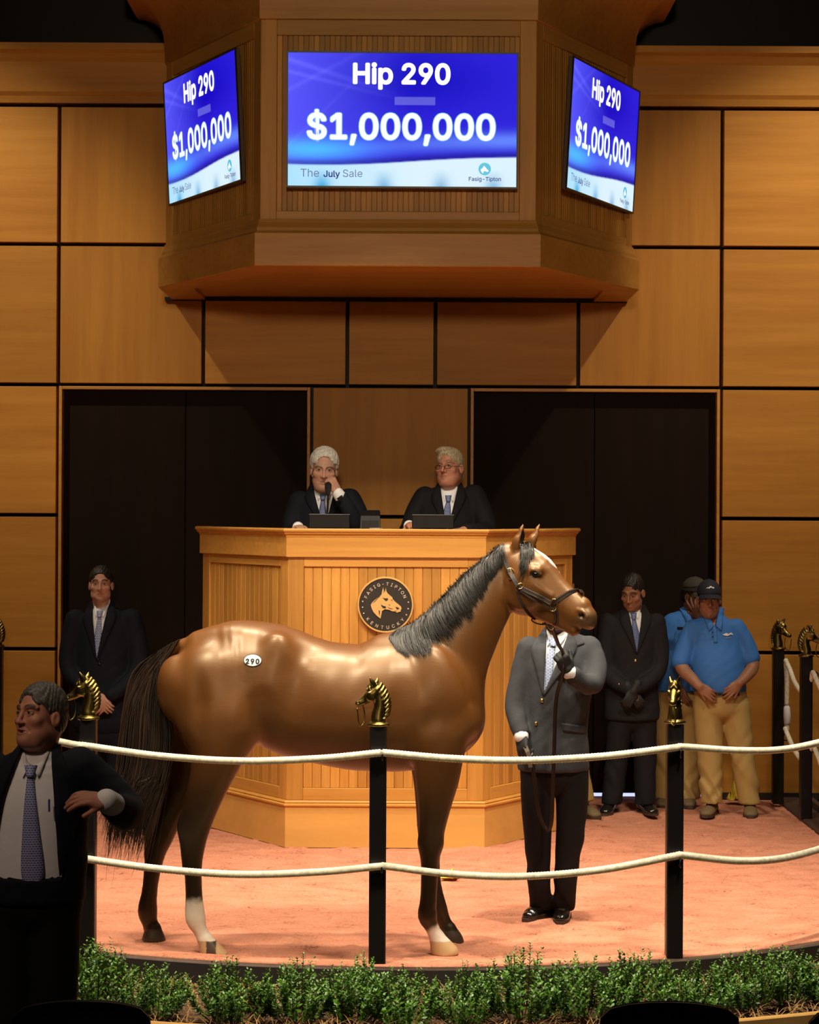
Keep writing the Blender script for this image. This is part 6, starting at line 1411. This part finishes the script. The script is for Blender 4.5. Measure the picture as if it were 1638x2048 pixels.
def right_announcer():
    D = 14.62; p = Person('person with sandy grey hair and glasses in black suit behind the stand, looking up', D, 899, ZS); n, J = p.n, p.J
    tors = [n(897, 975, .066, .082, .02), n(897, 994, .105, .185), n(898, 1035, .13, .225), n(898, 1080, .14, .22), n(898, 1125, .15, .21), n(898, 1165, .16, .20)]
    slL = [n(850, 996, .082), n(830, 1030, .074, None, -.05), n(818, 1062, .064, None, -.14), n(814, 1060, .054, None, -.26), n(817, 1053, .046, None, -.36)]
    slR = [n(948, 992, .082), n(966, 1030, .076, None, -.05), n(974, 1062, .066, None, -.14), n(958, 1062, .058, None, -.28), n(935, 1060, .05, None, -.36)]
    wl, wr = J(818, 1051, -.38), J(930, 1060, -.38)
    hl = hand(wl, (.2, -.95, .12), (-.3, -.2, .9), 1, curl=(40, 45, 25)); hr = hand(wr, (-.8, -.4, -.1), (0, -.2, 1), -1, curl=(20, 20, 10))
    leg = [[n(870, 1160, .09), (J(870, 1160)[0], -.35, .50, .07, .07), (J(870, 1160)[0], -.36, .08, .05, .05)], [n(926, 1160, .09), (J(926, 1160)[0], -.35, .50, .07, .07), (J(926, 1160)[0], -.36, .08, .05, .05)]]
    hc = J(899, 937, -.03); R = Rxyz(-24, 8, -3)
    body_skin(p, hc, R, 1.08, 'ruddy', tors, [[n(850, 1000, .058), n(818, 1062, .044, None, -.14), (*wl, .03, .03)], [n(948, 996, .058), n(974, 1062, .044, None, -.14), (*wr, .03, .03)]], [hl, hr], leg, dict(jowl=1, wide=1.02, jaw=1.08, nose=1.15), neck=.072, brow=(.22, .16, .11), fs=.0042)
    p.hair(hc, R, 1.08, HAIR['sandy'], 1.02, .013, .007, .080, sideburn=-.006, sweep=-.04)
    lj, rj, bj = J(880, 969), J(917, 966), J(893, 1066)
    S, jk, Dd, S2, sS = suit_top(p, tors, [slL, slR], .35, ((lj[0], lj[2]), (rj[0], rj[2]), (bj[0], bj[2])), BLACKS, tie=TIE_D, tie_pts=((J(896, 993)[0], J(896, 993)[2]), (J(891, 1054)[0], J(891, 1054)[2]), .036))
    # half-rim glasses low on the nose
    wire = mat('dark_wire', (.05, .02, .015), .3, .6)
    def q(x, y, z): return tuple(hc + R @ (np.array((x, y, z)) * 1.08))
    gl = None
    for d in (-1, 1):
        pts = [q(d * .032 + .021 * math.cos(t), -.106, -.008 + .0125 * math.sin(t)) for t in np.linspace(0, 2 * PI, 16, endpoint=False)]
        o = MB().tube(pts, .0022, 5, True).make('glasses', wire, p.root if gl is None else gl); gl = gl or o
        MB().tube([q(d * .053, -.105, -.003), q(d * .074, -.06, .0), q(d * .083, .005, .008)], .002, 5).make('temple', wire, gl)
    MB().tube([q(-.011, -.108, -.006), q(0, -.112, -.003), q(.011, -.108, -.006)], .002, 5).make('bridge', wire, gl)
    cuff(p, J(816, 1054, -.34), J(818, 1052, -.375), .040)
    trousers(p, [n(898, 1140, .15, .2), n(898, 1168, .15, .2)], [[(q_[0], q_[1], q_[2], q_[3] + .02, q_[4] + .02) for q_ in l] for l in leg], J(898, 1140)[2], BLACKS, step=.016)
    for x in (870, 926): a = J(x, 1160); p.shoe((a[0], -.36, .08), (a[0], -.56, 0.0), SHOE, SOLE)
    seat_for(D, 899, ZS, 'black office chair under the man with glasses behind the stand')
right_announcer()
# ---------------------------------------------------------------- bid spotter in the foreground
def spotter():
    D = 8.2; GZ = -.38; p = Person('person in open navy suit jacket and blue tie, arm bent, beside the near planting bed', D, 70, GZ); n, J = p.n, p.J
    tors = [n(76, 1507, .068, .086, .02), n(74, 1532, .10, .17), n(68, 1590, .135, .215), n(64, 1660, .150, .215), n(64, 1730, .155, .21), n(64, 1790, .15, .205)]
    slL = [n(-22, 1540, .082), n(-50, 1610, .076), n(-66, 1700, .068, None, -.05), n(-70, 1800, .055, None, -.12)]
    slR = [n(158, 1536, .084), n(205, 1572, .078, None, .02), n(252, 1620, .072, None, .0), n(246, 1624, .064, None, -.10), n(226, 1612, .052, None, -.19)]
    wl, wr = J(-70, 1815, -.13), J(214, 1601, -.25)
    hl = hand(wl, (.05, -.1, -1), (-1, 0, 0), -1, curl=(15, 20, 10)); hr = hand(wr, (-.93, -.33, .12), (-.10, -.62, .78), -1, curl=((16, 24, 14), (18, 26, 16), (20, 28, 16), (22, 28, 16)), th=(.75, .4, -.4), s=1.02, spread=7)
    leg = [[n(28, 1790, .095), (J(24, 1790)[0], 0.0, .48, .065, .065), (J(22, 1790)[0], .03, .08, .045, .045)], [n(104, 1790, .095), (J(108, 1790)[0], 0.0, .48, .065, .065), (J(112, 1790)[0], .03, .08, .045, .045)]]
    hc = J(80, 1434, -.02); R = Rxyz(-38, 12, -4)
    body_skin(p, hc, R, .99, 'ruddy', tors, [[n(-22, 1545, .058), n(-66, 1700, .046, None, -.05), (*wl, .03, .03)], [n(158, 1540, .058), n(250, 1620, .048, None, .0), (*wr, .032, .032)]], [hl, hr], leg, dict(jowl=1, open=1, jaw=1.06), neck=.066, brow=(.07, .045, .03), fs=.003)
    p.hair(hc, R, .99, HAIR['grey'], 1.0, .016, .008, .078, sideburn=-.004)
    poly = [(J(48, 1488)[0], J(48, 1488)[2]), (J(108, 1484)[0], J(108, 1484)[2]), (J(122, 1600)[0], J(122, 1600)[2]), (J(132, 1745)[0], J(132, 1745)[2]), (J(-6, 1745)[0], J(-6, 1745)[2]), (J(14, 1600)[0], J(14, 1600)[2])]
    def convex_hole(pl): return pl
    lj, rj, bj = J(50, 1492), J(108, 1490), J(76, 1800)
    sS = None
    S, jk, Dd, S2, sS = suit_top(p, tors, [slL, slR], J(64, 1800)[2], ((lj[0] , lj[2]), (rj[0], rj[2]), (bj[0], J(64, 1750)[2])), NAVY, step=.0095, lapel=False, open_poly=poly[::-1], tie=TIE_F, tie_pts=((J(71, 1528)[0], J(71, 1528)[2]), (J(79, 1764)[0], J(79, 1764)[2]), .042))
    for px0, pts in ((1, [(108, 1490), (120, 1600), (130, 1740)]), (-1, [(50, 1492), (16, 1600), (-4, 1740)])):
        inn = [(J(a, b)[0], J(a, b)[2]) for a, b in pts]; out = [(J(a + px0 * w, b + dy)[0], J(a + px0 * w, b + dy)[2]) for (a, b), w, dy in zip(pts, (14, 46, 3), (-2, 0, 0))]
        p.patch('lapel', S2, Dd, inn, out, NAVY, .004, .006, 12, 5, jk)
    c0, c1 = J(226, 1610, -.20), J(213, 1601, -.245); cuff(p, c0, c1, .047, .045)
    a, b = J(111, 1588), J(112, 1612); MB().tube([(a[0], S2.front_at([a[0]], [a[2]], Dd)[0] - .02, a[2]), (b[0], S2.front_at([b[0]], [b[2]], Dd)[0] - .02, b[2])], .004, 6).make('pocket_pen', mat('blue_pen', (.03, .05, .25), .3), jk)
    trousers(p, [n(64, 1740, .150, .205), n(64, 1800, .14, .2)], [[(q[0], q[1], q[2], q[3] + .022, q[4] + .022) for q in l] for l in leg], J(64, 1738)[2], BLACKS, step=.012)
    for x in (22, 112): a = J(x, 1790); p.shoe((a[0], .03, .08), (a[0] - .03, -.18, 0.0), SHOE, SOLE)
spotter()
# ------------------------------------------------------------------ posts with brass horse heads
def finial_mesh():
    k = .0002035
    def q(px, py, y=0.0, r=None): v = ((865 - px) * k, y, (1330 - py) * k); return v if r is None else (*v, r, r)
    S = Sculpt(axis(-.08, .15, .0032), axis(-.06, .06, .0032), axis(-.012, .23, .0032))
    def c(pts, kk=.008): S.chain([((865 - a) * k, 0.0, (1330 - b) * k, r * k, w) for a, b, r, w in pts], kk, 4)
    c([(868, 1330, 165, .038), (862, 1250, 168, .037), (872, 1150, 165, .033), (900, 1000, 150, .029), (905, 850, 150, .027), (880, 720, 150, .026), (830, 600, 135, .027)], .01)
    c([(820, 590, 130, .028), (740, 640, 135, .029), (640, 720, 110, .024), (540, 810, 90, .019), (450, 880, 85, .019), (400, 900, 78, .019)], .01)
    c([(760, 790, 90, .022), (640, 830, 60, .018), (540, 880, 55, .016)], .01)
    for sd in (-1, 1):
        a = q(790 if sd < 0 else 760, 470, sd * .016); t = q(845 if sd < 0 else 665, 315 if sd < 0 else 295, sd * .026)
        S.chain([(*a, .013, .011), (*((np.array(a) + np.array(t)) / 2), .011, .009), (*t, .003, .003)], .005, 3)
        S.ell(q(640, 650, sd * .026), (.008, .006, .006), .004); S.ell(q(395, 880, sd * .019), (.006, .005, .005), .003, None, 'sub')
        S.ell(q(700, 730, sd * .024), (.022, .007, .022), .01)
        S.chain([q(470, 950, sd * .017, .002), q(400, 975, sd * .015, .002)], .003, 1, None, 'sub')
    for i, (a, b) in enumerate(((905, 470), (965, 540), (1015, 620), (1055, 710), (1085, 800), (1100, 890), (1105, 980), (1095, 1070), (1075, 1150))):
        for sd in (-1, 1): S.chain([(*q(a + 20, b - 20, 0), .0095, .0095), (*q(a - 15, b + 45, sd * .017), .008, .008), (*q(a - 75, b + 105, sd * .028), .004, .004)], .003, 3)
    for i, (a, b) in enumerate(((755, 450), (700, 480), (645, 520))):
        for sd in (-1, 1): S.chain([(*q(a, b - 20, 0), .009, .009), (*q(a - 45, b + 50, sd * .014), .006, .006), (*q(a - 50, b + 85, sd * .02), .003, .003)], .003, 2)
    V, F = S.net(); return mesh('horse_head_finial', V, F, M['brass'], True)
FIN = finial_mesh(); PH = 1.146
def loop_mesh():
    k = .0002035; q = lambda px, py, y: ((865 - px) * k, y, (1330 - py) * k)
    pts = spline([q(500, 960, -.018), q(540, 1150, -.020), q(530, 1330, -.012), q(470, 1430, 0), q(420, 1400, .010), q(390, 1200, .018), q(370, 1000, .017)], 5)
    return MB().tube(pts, .0032, 6).me('rein_loop', M['brass'], True)
LOOP = loop_mesh()
ps = .040
SHAFT = MB().box((-ps, -ps, 0), (ps, ps, PH - .012), .006).me('shaft', M['black'])
COLLAR = MB().lathe([(.044, -.014), (.052, -.010), (.054, -.004), (.052, .002), (.044, .004), (.040, .010)], 28).me('collar', M['brass'], True)
def eye_mesh():
    mb = MB(); mb.tube([(.024 * math.cos(t), 0, .024 * math.sin(t)) for t in np.linspace(0, 2 * PI, 18, endpoint=False)], .0045, 6, True); return mb.me('rope_eye', M['black'], True)
EYE = eye_mesh()
def post(px, D, yaw, label, eyes=True, x=None):
    w = P(px, 1400, D); r = empty('hitching_post', (w.x if x is None else x, D, 0.018), label, 'post', 'black ring posts with brass horse heads')
    link('shaft', SHAFT, r); c = link('collar', COLLAR, r, (0, 0, PH - .002)); f = link('horse_head_finial', FIN, r, (0, 0, PH + .006), (0, 0, yaw)); link('rein_loop', LOOP, f)
    if eyes:
        for z in eyes: link('rope_eye', EYE, r, (z[0], z[1], z[2]), (0, 0, z[3] if len(z) > 3 else PI / 2))
    return r
UZ, LZ = 1.015, .487
fe = [(0, -.058, UZ - .018), (0, -.058, LZ - .018)]
MIDX = post(757, 9.97, PI, 'black post before the horse belly, brass horse head facing left', [(.02, -.060, UZ - .018), (.02, -.060, LZ - .018)])
post(177, 10.2, PI, 'black post beside the suited person in the near left, brass horse head above', fe)
post(1350, 10.16, -PI / 2 - .25, 'black post before the khaki trousers, brass horse head facing the seats', [(.02, -.060, UZ - .018), (.02, -.060, LZ - .018)])
post(1612, 14.72, -.15, 'black post on the timber kerb at the right edge, brass horse head facing right', [(.06, 0, UZ - .01, 0), (.06, 0, LZ, 0)])
post(1556, 15.45, -.75, 'black post close to the panelled wall right of the polo shirts, brass horse head', [(.06, 0, UZ - .01, 0), (.06, 0, LZ, 0)])
post(-6, 15.3, PI - .2, 'black post close to the panelled wall at far left edge, partly out of view', None)
# ------------------------------------------------------------------ white braided ropes
M['rope'] = mat('braided_rope', (0.78, 0.72, 0.55), 0.85, noise=(45, .25), bump=(260, 0.5, (1, 1, 1), 0.002)); M['rope_wrap'] = mat('white_tape', (0.8, 0.8, 0.82), 0.6)
def rope(name, pts, label, r=.0168, group='white ropes strung between the black posts', step=.0075, parent=None):
    A = spline(pts, 24); seg = np.linalg.norm(np.diff(A, axis=0), axis=1); s = np.concatenate([[0], np.cumsum(seg)]); n = int(s[-1] / step); u = np.linspace(0, s[-1], n); B = np.stack([np.interp(u, s, A[:, i]) for i in range(3)], 1)
    o = B[0].copy(); B -= o; t = np.gradient(B, axis=0); t /= np.linalg.norm(t, axis=1)[:, None]
    up = np.array((0, 0, 1.0)); x = np.cross(t, up); x /= np.linalg.norm(x, axis=1)[:, None] + 1e-9; y = np.cross(x, t); m = 14
    th = np.linspace(0, 2 * PI, m, endpoint=False); ph = u * 2 * PI / .030
    rr = r * (1 + .10 * np.abs(np.sin(th[None] * 2 + ph[:, None])) * np.abs(np.sin(th[None] * 2 - ph[:, None])) * 2 - .05)
    V = B[:, None] + rr[..., None] * (x[:, None] * np.cos(th)[None, :, None] + y[:, None] * np.sin(th)[None, :, None])
    ii = np.arange(n * m).reshape(n, m); F = np.stack([ii[:-1], np.roll(ii[:-1], -1, 1), np.roll(ii[1:], -1, 1), ii[1:]], -1).reshape(-1, 4)
    ob = obj(name, V.reshape(-1, 3), F, M['rope'], parent, True); 
    if parent is None: ob.location = o; tag(ob, label, 'rope', group)
    else: ob.location = o
    return ob
yf = -.062
def front_rope(z_mid, rows, label):
    rope('rope', [tuple(P(*q)) for q in rows], label)
front_rope(UZ, [(60, 1472, 10.55), (150, 1490, 10.16), (172, 1492, 10.13), (320, 1512, 9.98), (480, 1522, 9.9), (640, 1517, 9.89), (757, 1506, 9.90), (772, 1506, 9.90), (900, 1517, 9.91), (1040, 1521, 9.95), (1200, 1513, 10.02), (1345, 1496, 10.09), (1368, 1494, 10.11), (1480, 1501, 10.25), (1580, 1497, 10.5), (1700, 1470, 10.95)], 'upper white rope along the front of the ring, crossing the horse belly')
front_rope(LZ, [(60, 1700, 10.55), (150, 1714, 10.16), (180, 1719, 10.13), (320, 1738, 9.98), (480, 1749, 9.9), (640, 1744, 9.89), (757, 1733, 9.90), (775, 1733, 9.90), (900, 1748, 9.91), (1040, 1753, 9.95), (1200, 1740, 10.02), (1345, 1713, 10.09), (1368, 1711, 10.11), (1480, 1722, 10.25), (1580, 1714, 10.5), (1700, 1680, 10.95)], 'lower white rope along the front of the ring, crossing the horse legs')
rope('rope', [tuple(P(*q)) for q in ((1571, 1320, 15.38), (1580, 1340, 15.30), (1590, 1366, 15.1), (1606, 1384, 14.9), (1622, 1362, 14.70), (1626, 1345, 14.64), (1636, 1366, 14.4), (1655, 1395, 14.0), (1690, 1370, 13.2))], 'upper white rope at the right, sagging between the two posts near the wall', .0165)
rope('rope', [tuple(P(*q)) for q in ((1570, 1456, 15.38), (1578, 1476, 15.30), (1590, 1502, 15.1), (1606, 1520, 14.9), (1622, 1500, 14.70), (1626, 1488, 14.64), (1636, 1512, 14.4), (1655, 1548, 14.0), (1690, 1520, 13.2))], 'lower white rope at the right, sagging between the two posts near the wall', .0165)
h0 = P(1573, 1335, 15.40); he = rope('rope', [tuple(P(*q)) for q in ((1572, 1325, 15.41), (1574, 1370, 15.42), (1573, 1410, 15.42), (1574, 1460, 15.42))], 'short hanging rope end with white tape wrapped round it by the wall post', .017)
w0, w1 = P(1573, 1412, 15.42), P(1574, 1450, 15.42); ww = MB().tube([w0 + (w1 - w0) * t - Vector(he.location) for t in (0, .08, .5, .9, 1)], [.017, .026, .030, .026, .018], 10).make('tape_wrap', M['rope_wrap'], he, True); ww['label'] = 'white tape wrap'
# ------------------------------------------------------------------ shrubs in the bed
M['leaf'] = mat('box_leaf', (0.070, 0.18, 0.011), 0.42, spec=0.5, noise=(22, 0.5)); M['twig'] = mat('twig', (0.10, 0.06, 0.03), 0.8)
def shrub_mesh(seed, W=.17, Hh=.27, nst=78):
    r = np.random.default_rng(seed); V = []; F = []; st = MB()
    for i in range(nst):
        a = r.uniform(0, 2 * PI); k = math.sqrt(r.uniform(0, 1)); h = Hh * (1 - .45 * k ** 2) * r.uniform(.72, 1.12); tip = np.array((math.cos(a) * k * W, math.sin(a) * k * W, h)); base = np.array((math.cos(a) * k * .05, math.sin(a) * k * .05, 0)); mid = (base + tip) / 2 + np.array((math.cos(a), math.sin(a), 0)) * .03 * k
        pts = spline([base, mid, tip], 5)
        if i % 2 == 0: st.tube(pts[::2], [.003, .0025, .002, .0017, .0014, .0012][:len(pts[::2])], 4)
        n = int(r.uniform(15, 24))
        for j in range(n):
            u = .28 + .72 * j / (n - 1); q = u * (len(pts) - 1); m = min(int(q), len(pts) - 2); p = pts[m] + (pts[m + 1] - pts[m]) * (q - m); t = pts[m + 1] - pts[m]; t /= np.linalg.norm(t)
            for s_ in (0, 1):
                ph = j * 2.4 + s_ * PI + r.normal(0, .3); e1 = np.cross(t, (0.3, .2, 1)); e1 /= np.linalg.norm(e1) + 1e-9; e2 = np.cross(t, e1); out = e1 * math.cos(ph) + e2 * math.sin(ph)
                d = out * .75 + t * r.uniform(.35, .9) + r.normal(0, .12, 3); d /= np.linalg.norm(d); L = r.uniform(.015, .025) * (1 if u < .9 else .75); w = L * .30; sd = np.cross(d, t); sd /= np.linalg.norm(sd) + 1e-9; nn = np.cross(sd, d)
                b = len(V); V += [p, p + d * L * .5 + sd * w, p + d * L - nn * L * .12, p + d * L * .5 - sd * w, p + d * L * .5 - nn * L * .10]; F += [(b, b + 1, b + 4), (b + 1, b + 2, b + 4), (b + 2, b + 3, b + 4), (b + 3, b, b + 4)]
    return mesh('foliage', np.array(V), np.array(F), M['leaf']), st.me('stems', M['twig'])
SHR = [shrub_mesh(20 + i) for i in range(4)]
rs = random.Random(5)
def bed_pt(px, off): # a point in the bed, off metres outside the ring, seen at column px
    x = (px - CX) * 9.4 / FPX
    for _ in range(6):
        a, b = EA + off, EB + off; y = EY - b * math.sqrt(max(0.02, 1 - (x / a) ** 2)); x = (px - CX) * y / FPX
    return x, y
names = {0: 'left end'}
cols = [(196, 'beside the dark trousers of the near suited person'), (318, 'below the far hind hoof'), (470, 'below the white near hind sock'), (598, 'second to the right of the white hind sock'), (716, 'just left of the middle post foot'), (812, 'just right of the middle post foot'), (930, 'below the fore hooves'), (1050, 'below the handler shoes'), (1168, 'midway between the handler shoes and right front post'), (1282, 'just left of the right front post foot'), (1398, 'just right of the right front post foot'), (1492, 'second to the right of the right front post'), (1580, 'third to the right of the right front post'), (1668, 'at the right edge of the picture')]
for i, (px, where) in enumerate(cols):
    x, y = bed_pt(px, .72 + rs.uniform(-.06, .05)); r = empty('box_shrub', (x, y, -.10), 'low green box shrub ' + where, 'shrub', 'low box shrubs round the ring', rs.uniform(0, 6.3)); sc = rs.uniform(.92, 1.12); r.scale = (sc * 1.05, sc * 1.05, sc * rs.uniform(.92, 1.12))
    f, s_ = SHR[i % 4]; fo = link('foliage', f, r); fo['kind'] = 'stuff'; ss = link('stems', s_, r); ss['kind'] = 'stuff'
    if i in (2, 6, 10):
        pass
for px, D, lab in ((1634, 14.35, 'dark green shrub outside the timber kerb near the right wall post'), (1660, 13.2, 'dark green shrub outside the timber kerb at the right edge')):
    w = P(px, 1600, D); r = empty('box_shrub', (max(w.x, EA + KW + .22), D, -.1), lab, 'shrub', 'low box shrubs round the ring', 1.0); r.scale = (1.1, 1.1, 1.45)
    fo = link('foliage', SHR[1][0], r); fo['kind'] = 'stuff'; ss = link('stems', SHR[1][1], r); ss['kind'] = 'stuff'
# pine straw on the bed
rr_ = np.random.default_rng(9); V = []; F = []
for i in range(3200):
    x, y = bed_pt(rr_.uniform(150, 1700), rr_.uniform(.14, .95)); a = rr_.uniform(0, PI); L = rr_.uniform(.04, .11); d = np.array((math.cos(a), math.sin(a), rr_.uniform(-.1, .5))) * L; z = -.085 + rr_.uniform(0, .03); s_ = np.array((-math.sin(a), math.cos(a), 0)) * .0016; p = np.array((x, y, z)); b = len(V)
    V += [p - s_, p + s_, p + d * .5 + s_ + (0, 0, .008), p + d * .5 - s_ + (0, 0, .008), p + d]; F += [(b, b + 1, b + 2), (b, b + 2, b + 3), (b + 3, b + 2, b + 4)]
M['straw'] = mat('pine_straw', (0.30, 0.16, 0.05), 0.8); o = obj('pine_straw', np.array(V), np.array(F), M['straw']); tag(o, 'brown pine straw mulch scattered under the box shrubs', 'mulch', kind='stuff')
# ------------------------------------------------------------------ yellow scraps
def scrap(name, pos, sz_, label, cat, seed):
    r = np.random.default_rng(seed); n = 14; V = []; F = []
    for i in range(n):
        for j in range(n):
            u, v = i / (n - 1) - .5, j / (n - 1) - .5; q = Vector((u * 5 + seed, v * 5, 0)); V.append((u * sz_[0] * (1 + .4 * mnoise.noise(q)), v * sz_[1] * (1 + .4 * mnoise.noise(q + Vector((3, 1, 0)))), max(.006, sz_[2] * (.5 + 1.1 * mnoise.noise(q * 1.4)) * max(0, 1 - 3.2 * (u * u + v * v)))))
    for i in range(n - 1):
        for j in range(n - 1): a = i * n + j; F.append((a, a + n, a + n + 1, a + 1))
    o = obj(name, V, F, M['yellow'], None, True, pos); md = o.modifiers.new('thickness', 'SOLIDIFY'); md.thickness = .004; tag(o, label, cat); return o
M['yellow'] = mat('yellow_cloth', (0.75, 0.55, 0.03), 0.7, bump=(40, .3))
w = P(900, 1757, 12.35); scrap('yellow_scrap', (w.x, 12.35, .012), (.10, .10, .05), 'small yellow scrap lying on the sand right of the fore legs', 'scrap', 2)
w = P(1480, 1592, 15.5); scrap('yellow_rag', (w.x, 15.55, .03), (.16, .14, .17), 'crumpled yellow rag on the ground by the wall behind the khaki legs', 'rag', 5)
# ------------------------------------------------------------------ things on the stand
TZ = 2.0305
def monitor(px0, px1, label):
    D = 14.0; a, b = P(px0, 1040, D), P(px1, 1040, D); w = (b.x - a.x) / 2; r = empty('flat_monitor', ((a.x + b.x) / 2, D, TZ), label, 'monitor'); r.rotation_euler = (-.32, 0, 0) if 0 else (0, 0, 0)
    h = (1055 - 1028) / FPX * D + .012
    MB().box((-w, -.012, .012), (w, .016, h), .005).make('back_shell', M['plastic'], r); MB().box((-w, -.012, h - .001), (w, .012, h + .005), .002).make('top_edge', mat('monitor_edge', (.12, .125, .13), .4), r); MB().box((-w + .012, .0162, .022), (w - .012, .018, h - .01)).make('screen', M['bezel'], r)
    MB().box((-.09, -.03, 0), (.09, .07, .012), .004).make('foot', M['plastic'], r)
monitor(618, 700, 'low black monitor seen from behind, before the white-haired man')
monitor(824, 908, 'low black monitor seen from behind, before the man with glasses')
w = P(741, 1040, 14.05); r = empty('desk_speaker', (w.x, 14.05, TZ), 'black wedge-shaped box on the stand top between the two seated men', 'speaker'); h = 40 / FPX * 14.05; x = 20 / FPX * 14.05
V = [(-x, -.10, 0), (x, -.10, 0), (x, .10, 0), (-x, .10, 0), (-x * .95, -.06, h * .72), (x * .95, -.06, h * .72), (x * .9, .02, h), (-x * .9, .02, h), (x * .95, .10, h * .9), (-x * .95, .10, h * .9)]
obj('cabinet', V, [(3, 2, 1, 0), (0, 1, 5, 4), (4, 5, 6, 7), (7, 6, 8, 9), (9, 8, 2, 3), (1, 2, 8, 6, 5), (0, 4, 7, 9, 3)], M['plastic'], r); MB().box((-x * .8, -.104, .01), (x * .8, -.090, h * .5), .003).make('grille', mat('speaker_grille', (.02, .02, .02), .8, bump=(300, .6)), r)
w = P(752, 1053, 13.85); r = empty('saucer', (w.x, 13.85, TZ), 'small white dish on the stand top by the black box', 'dish'); smoothflat(MB().lathe([(.02, 0), (.03, .003), (.042, .012), (.044, .016), (.040, .014), (.025, .006)], 24).make('bowl', WHITE, r)); MB().lathe([(.022, -.0), (.022, .004)], 20).make('foot_ring', WHITE, r)
hd = P(656, 983, 14.24); r = empty('microphone', (P(654, 1050, 14.02).x, 14.08, TZ), 'black microphone on a slim stand held close to the mouth', 'microphone'); o = np.array(r.location); tp = np.array(hd) - o
MB().lathe([(.055, 0), (.055, .008), (.02, .014), (.012, .02)], 24).make('base', M['plastic'], r, True); MB().tube(spline([(0, 0, .01), (0, 0, .12), tuple(tp * .72 + np.array((0, 0, -.0))), tuple(tp * .92)], 6), .007, 8).make('gooseneck', M['plastic'], r, True)
dv = tp / np.linalg.norm(tp) * .03 + np.array((0, .03, .02)); mb = MB().tube([tuple(tp * .90), tuple(tp * .93), tuple(tp), tuple(tp + dv * .5), tuple(tp + dv), tuple(tp + dv * 1.3)], [.010, .013, .017, .023, .023, .012], 14); smoothflat(mb.make('capsule', mat('mic_mesh', (.02, .02, .02), .5, .5, bump=(400, .6)), r), 60)
MB().box((-.02, -.02, .06), (.02, .02, .10), .004).make('clip', M['casing'], r)
# ------------------------------------------------------------------ seats in the dark foreground
M['seat_shell'] = mat('black_seat_shell', (0.012, 0.012, 0.014), 0.42)
def seat(px, D, ztop, w, label, rz=0.0):
    q = P(px, 2000, D); r = empty('audience_seat', (q.x, D, -.38), label, 'chair', 'black audience seats', rz); H_ = ztop + .38; n = 15; V = []; F = []; m = 8
    for f in (0, 1):
        for i in range(n):
            u = -1 + 2 * i / (n - 1)
            for j in range(m):
                v = j / (m - 1); zz = .44 + (H_ - .44 - .022 * abs(u) ** 3 * v - (.018 if abs(u) == 1 else 0)) * v; V.append((u * w / 2 * (1 - .05 * v * v), -.06 * u * u + .05 - .10 * v + (.028 if f else 0) * (1 - .4 * abs(u) ** 6), zz))
    N = n * m
    for i in range(n - 1):
        for j in range(m - 1): a = i * m + j; F += [(a, a + m, a + m + 1, a + 1), (N + a, N + a + 1, N + a + m + 1, N + a + m)]
    rim = [j for j in range(m)] + [i * m + m - 1 for i in range(1, n)] + [(n - 1) * m + j for j in range(m - 2, -1, -1)] + [i * m for i in range(n - 2, 0, -1)]
    for k in range(len(rim)): a, b = rim[k], rim[(k + 1) % len(rim)]; F.append((a, a + N, b + N, b) if True else 0)
    obj('backrest', V, F, M['seat_shell'], r, True); MB().box((-w / 2 + .02, .04, .40), (w / 2 - .02, .50, .46), .02).make('seat', M['seat_shell'], r)
    for sx in (-1, 1):
        for sy in (.08, .44): MB().tube([(sx * (w / 2 - .06), sy, .40), (sx * (w / 2 - .04), sy, 0)], .014, 8).make('leg', M['black'], r)
def zt_(py, D): return CAMH + (HY - py) / FPX * D
seat(172, 7.4, zt_(2000, 7.4), .50, 'black seat back at the left, in front of the suited person')
seat(1332, 7.4, zt_(1996, 7.4), .505, 'black seat back at the right, before the box shrubs and edging board')
seat(1742, 7.4, zt_(2004, 7.4), .50, 'black seat back cut off by the right edge')
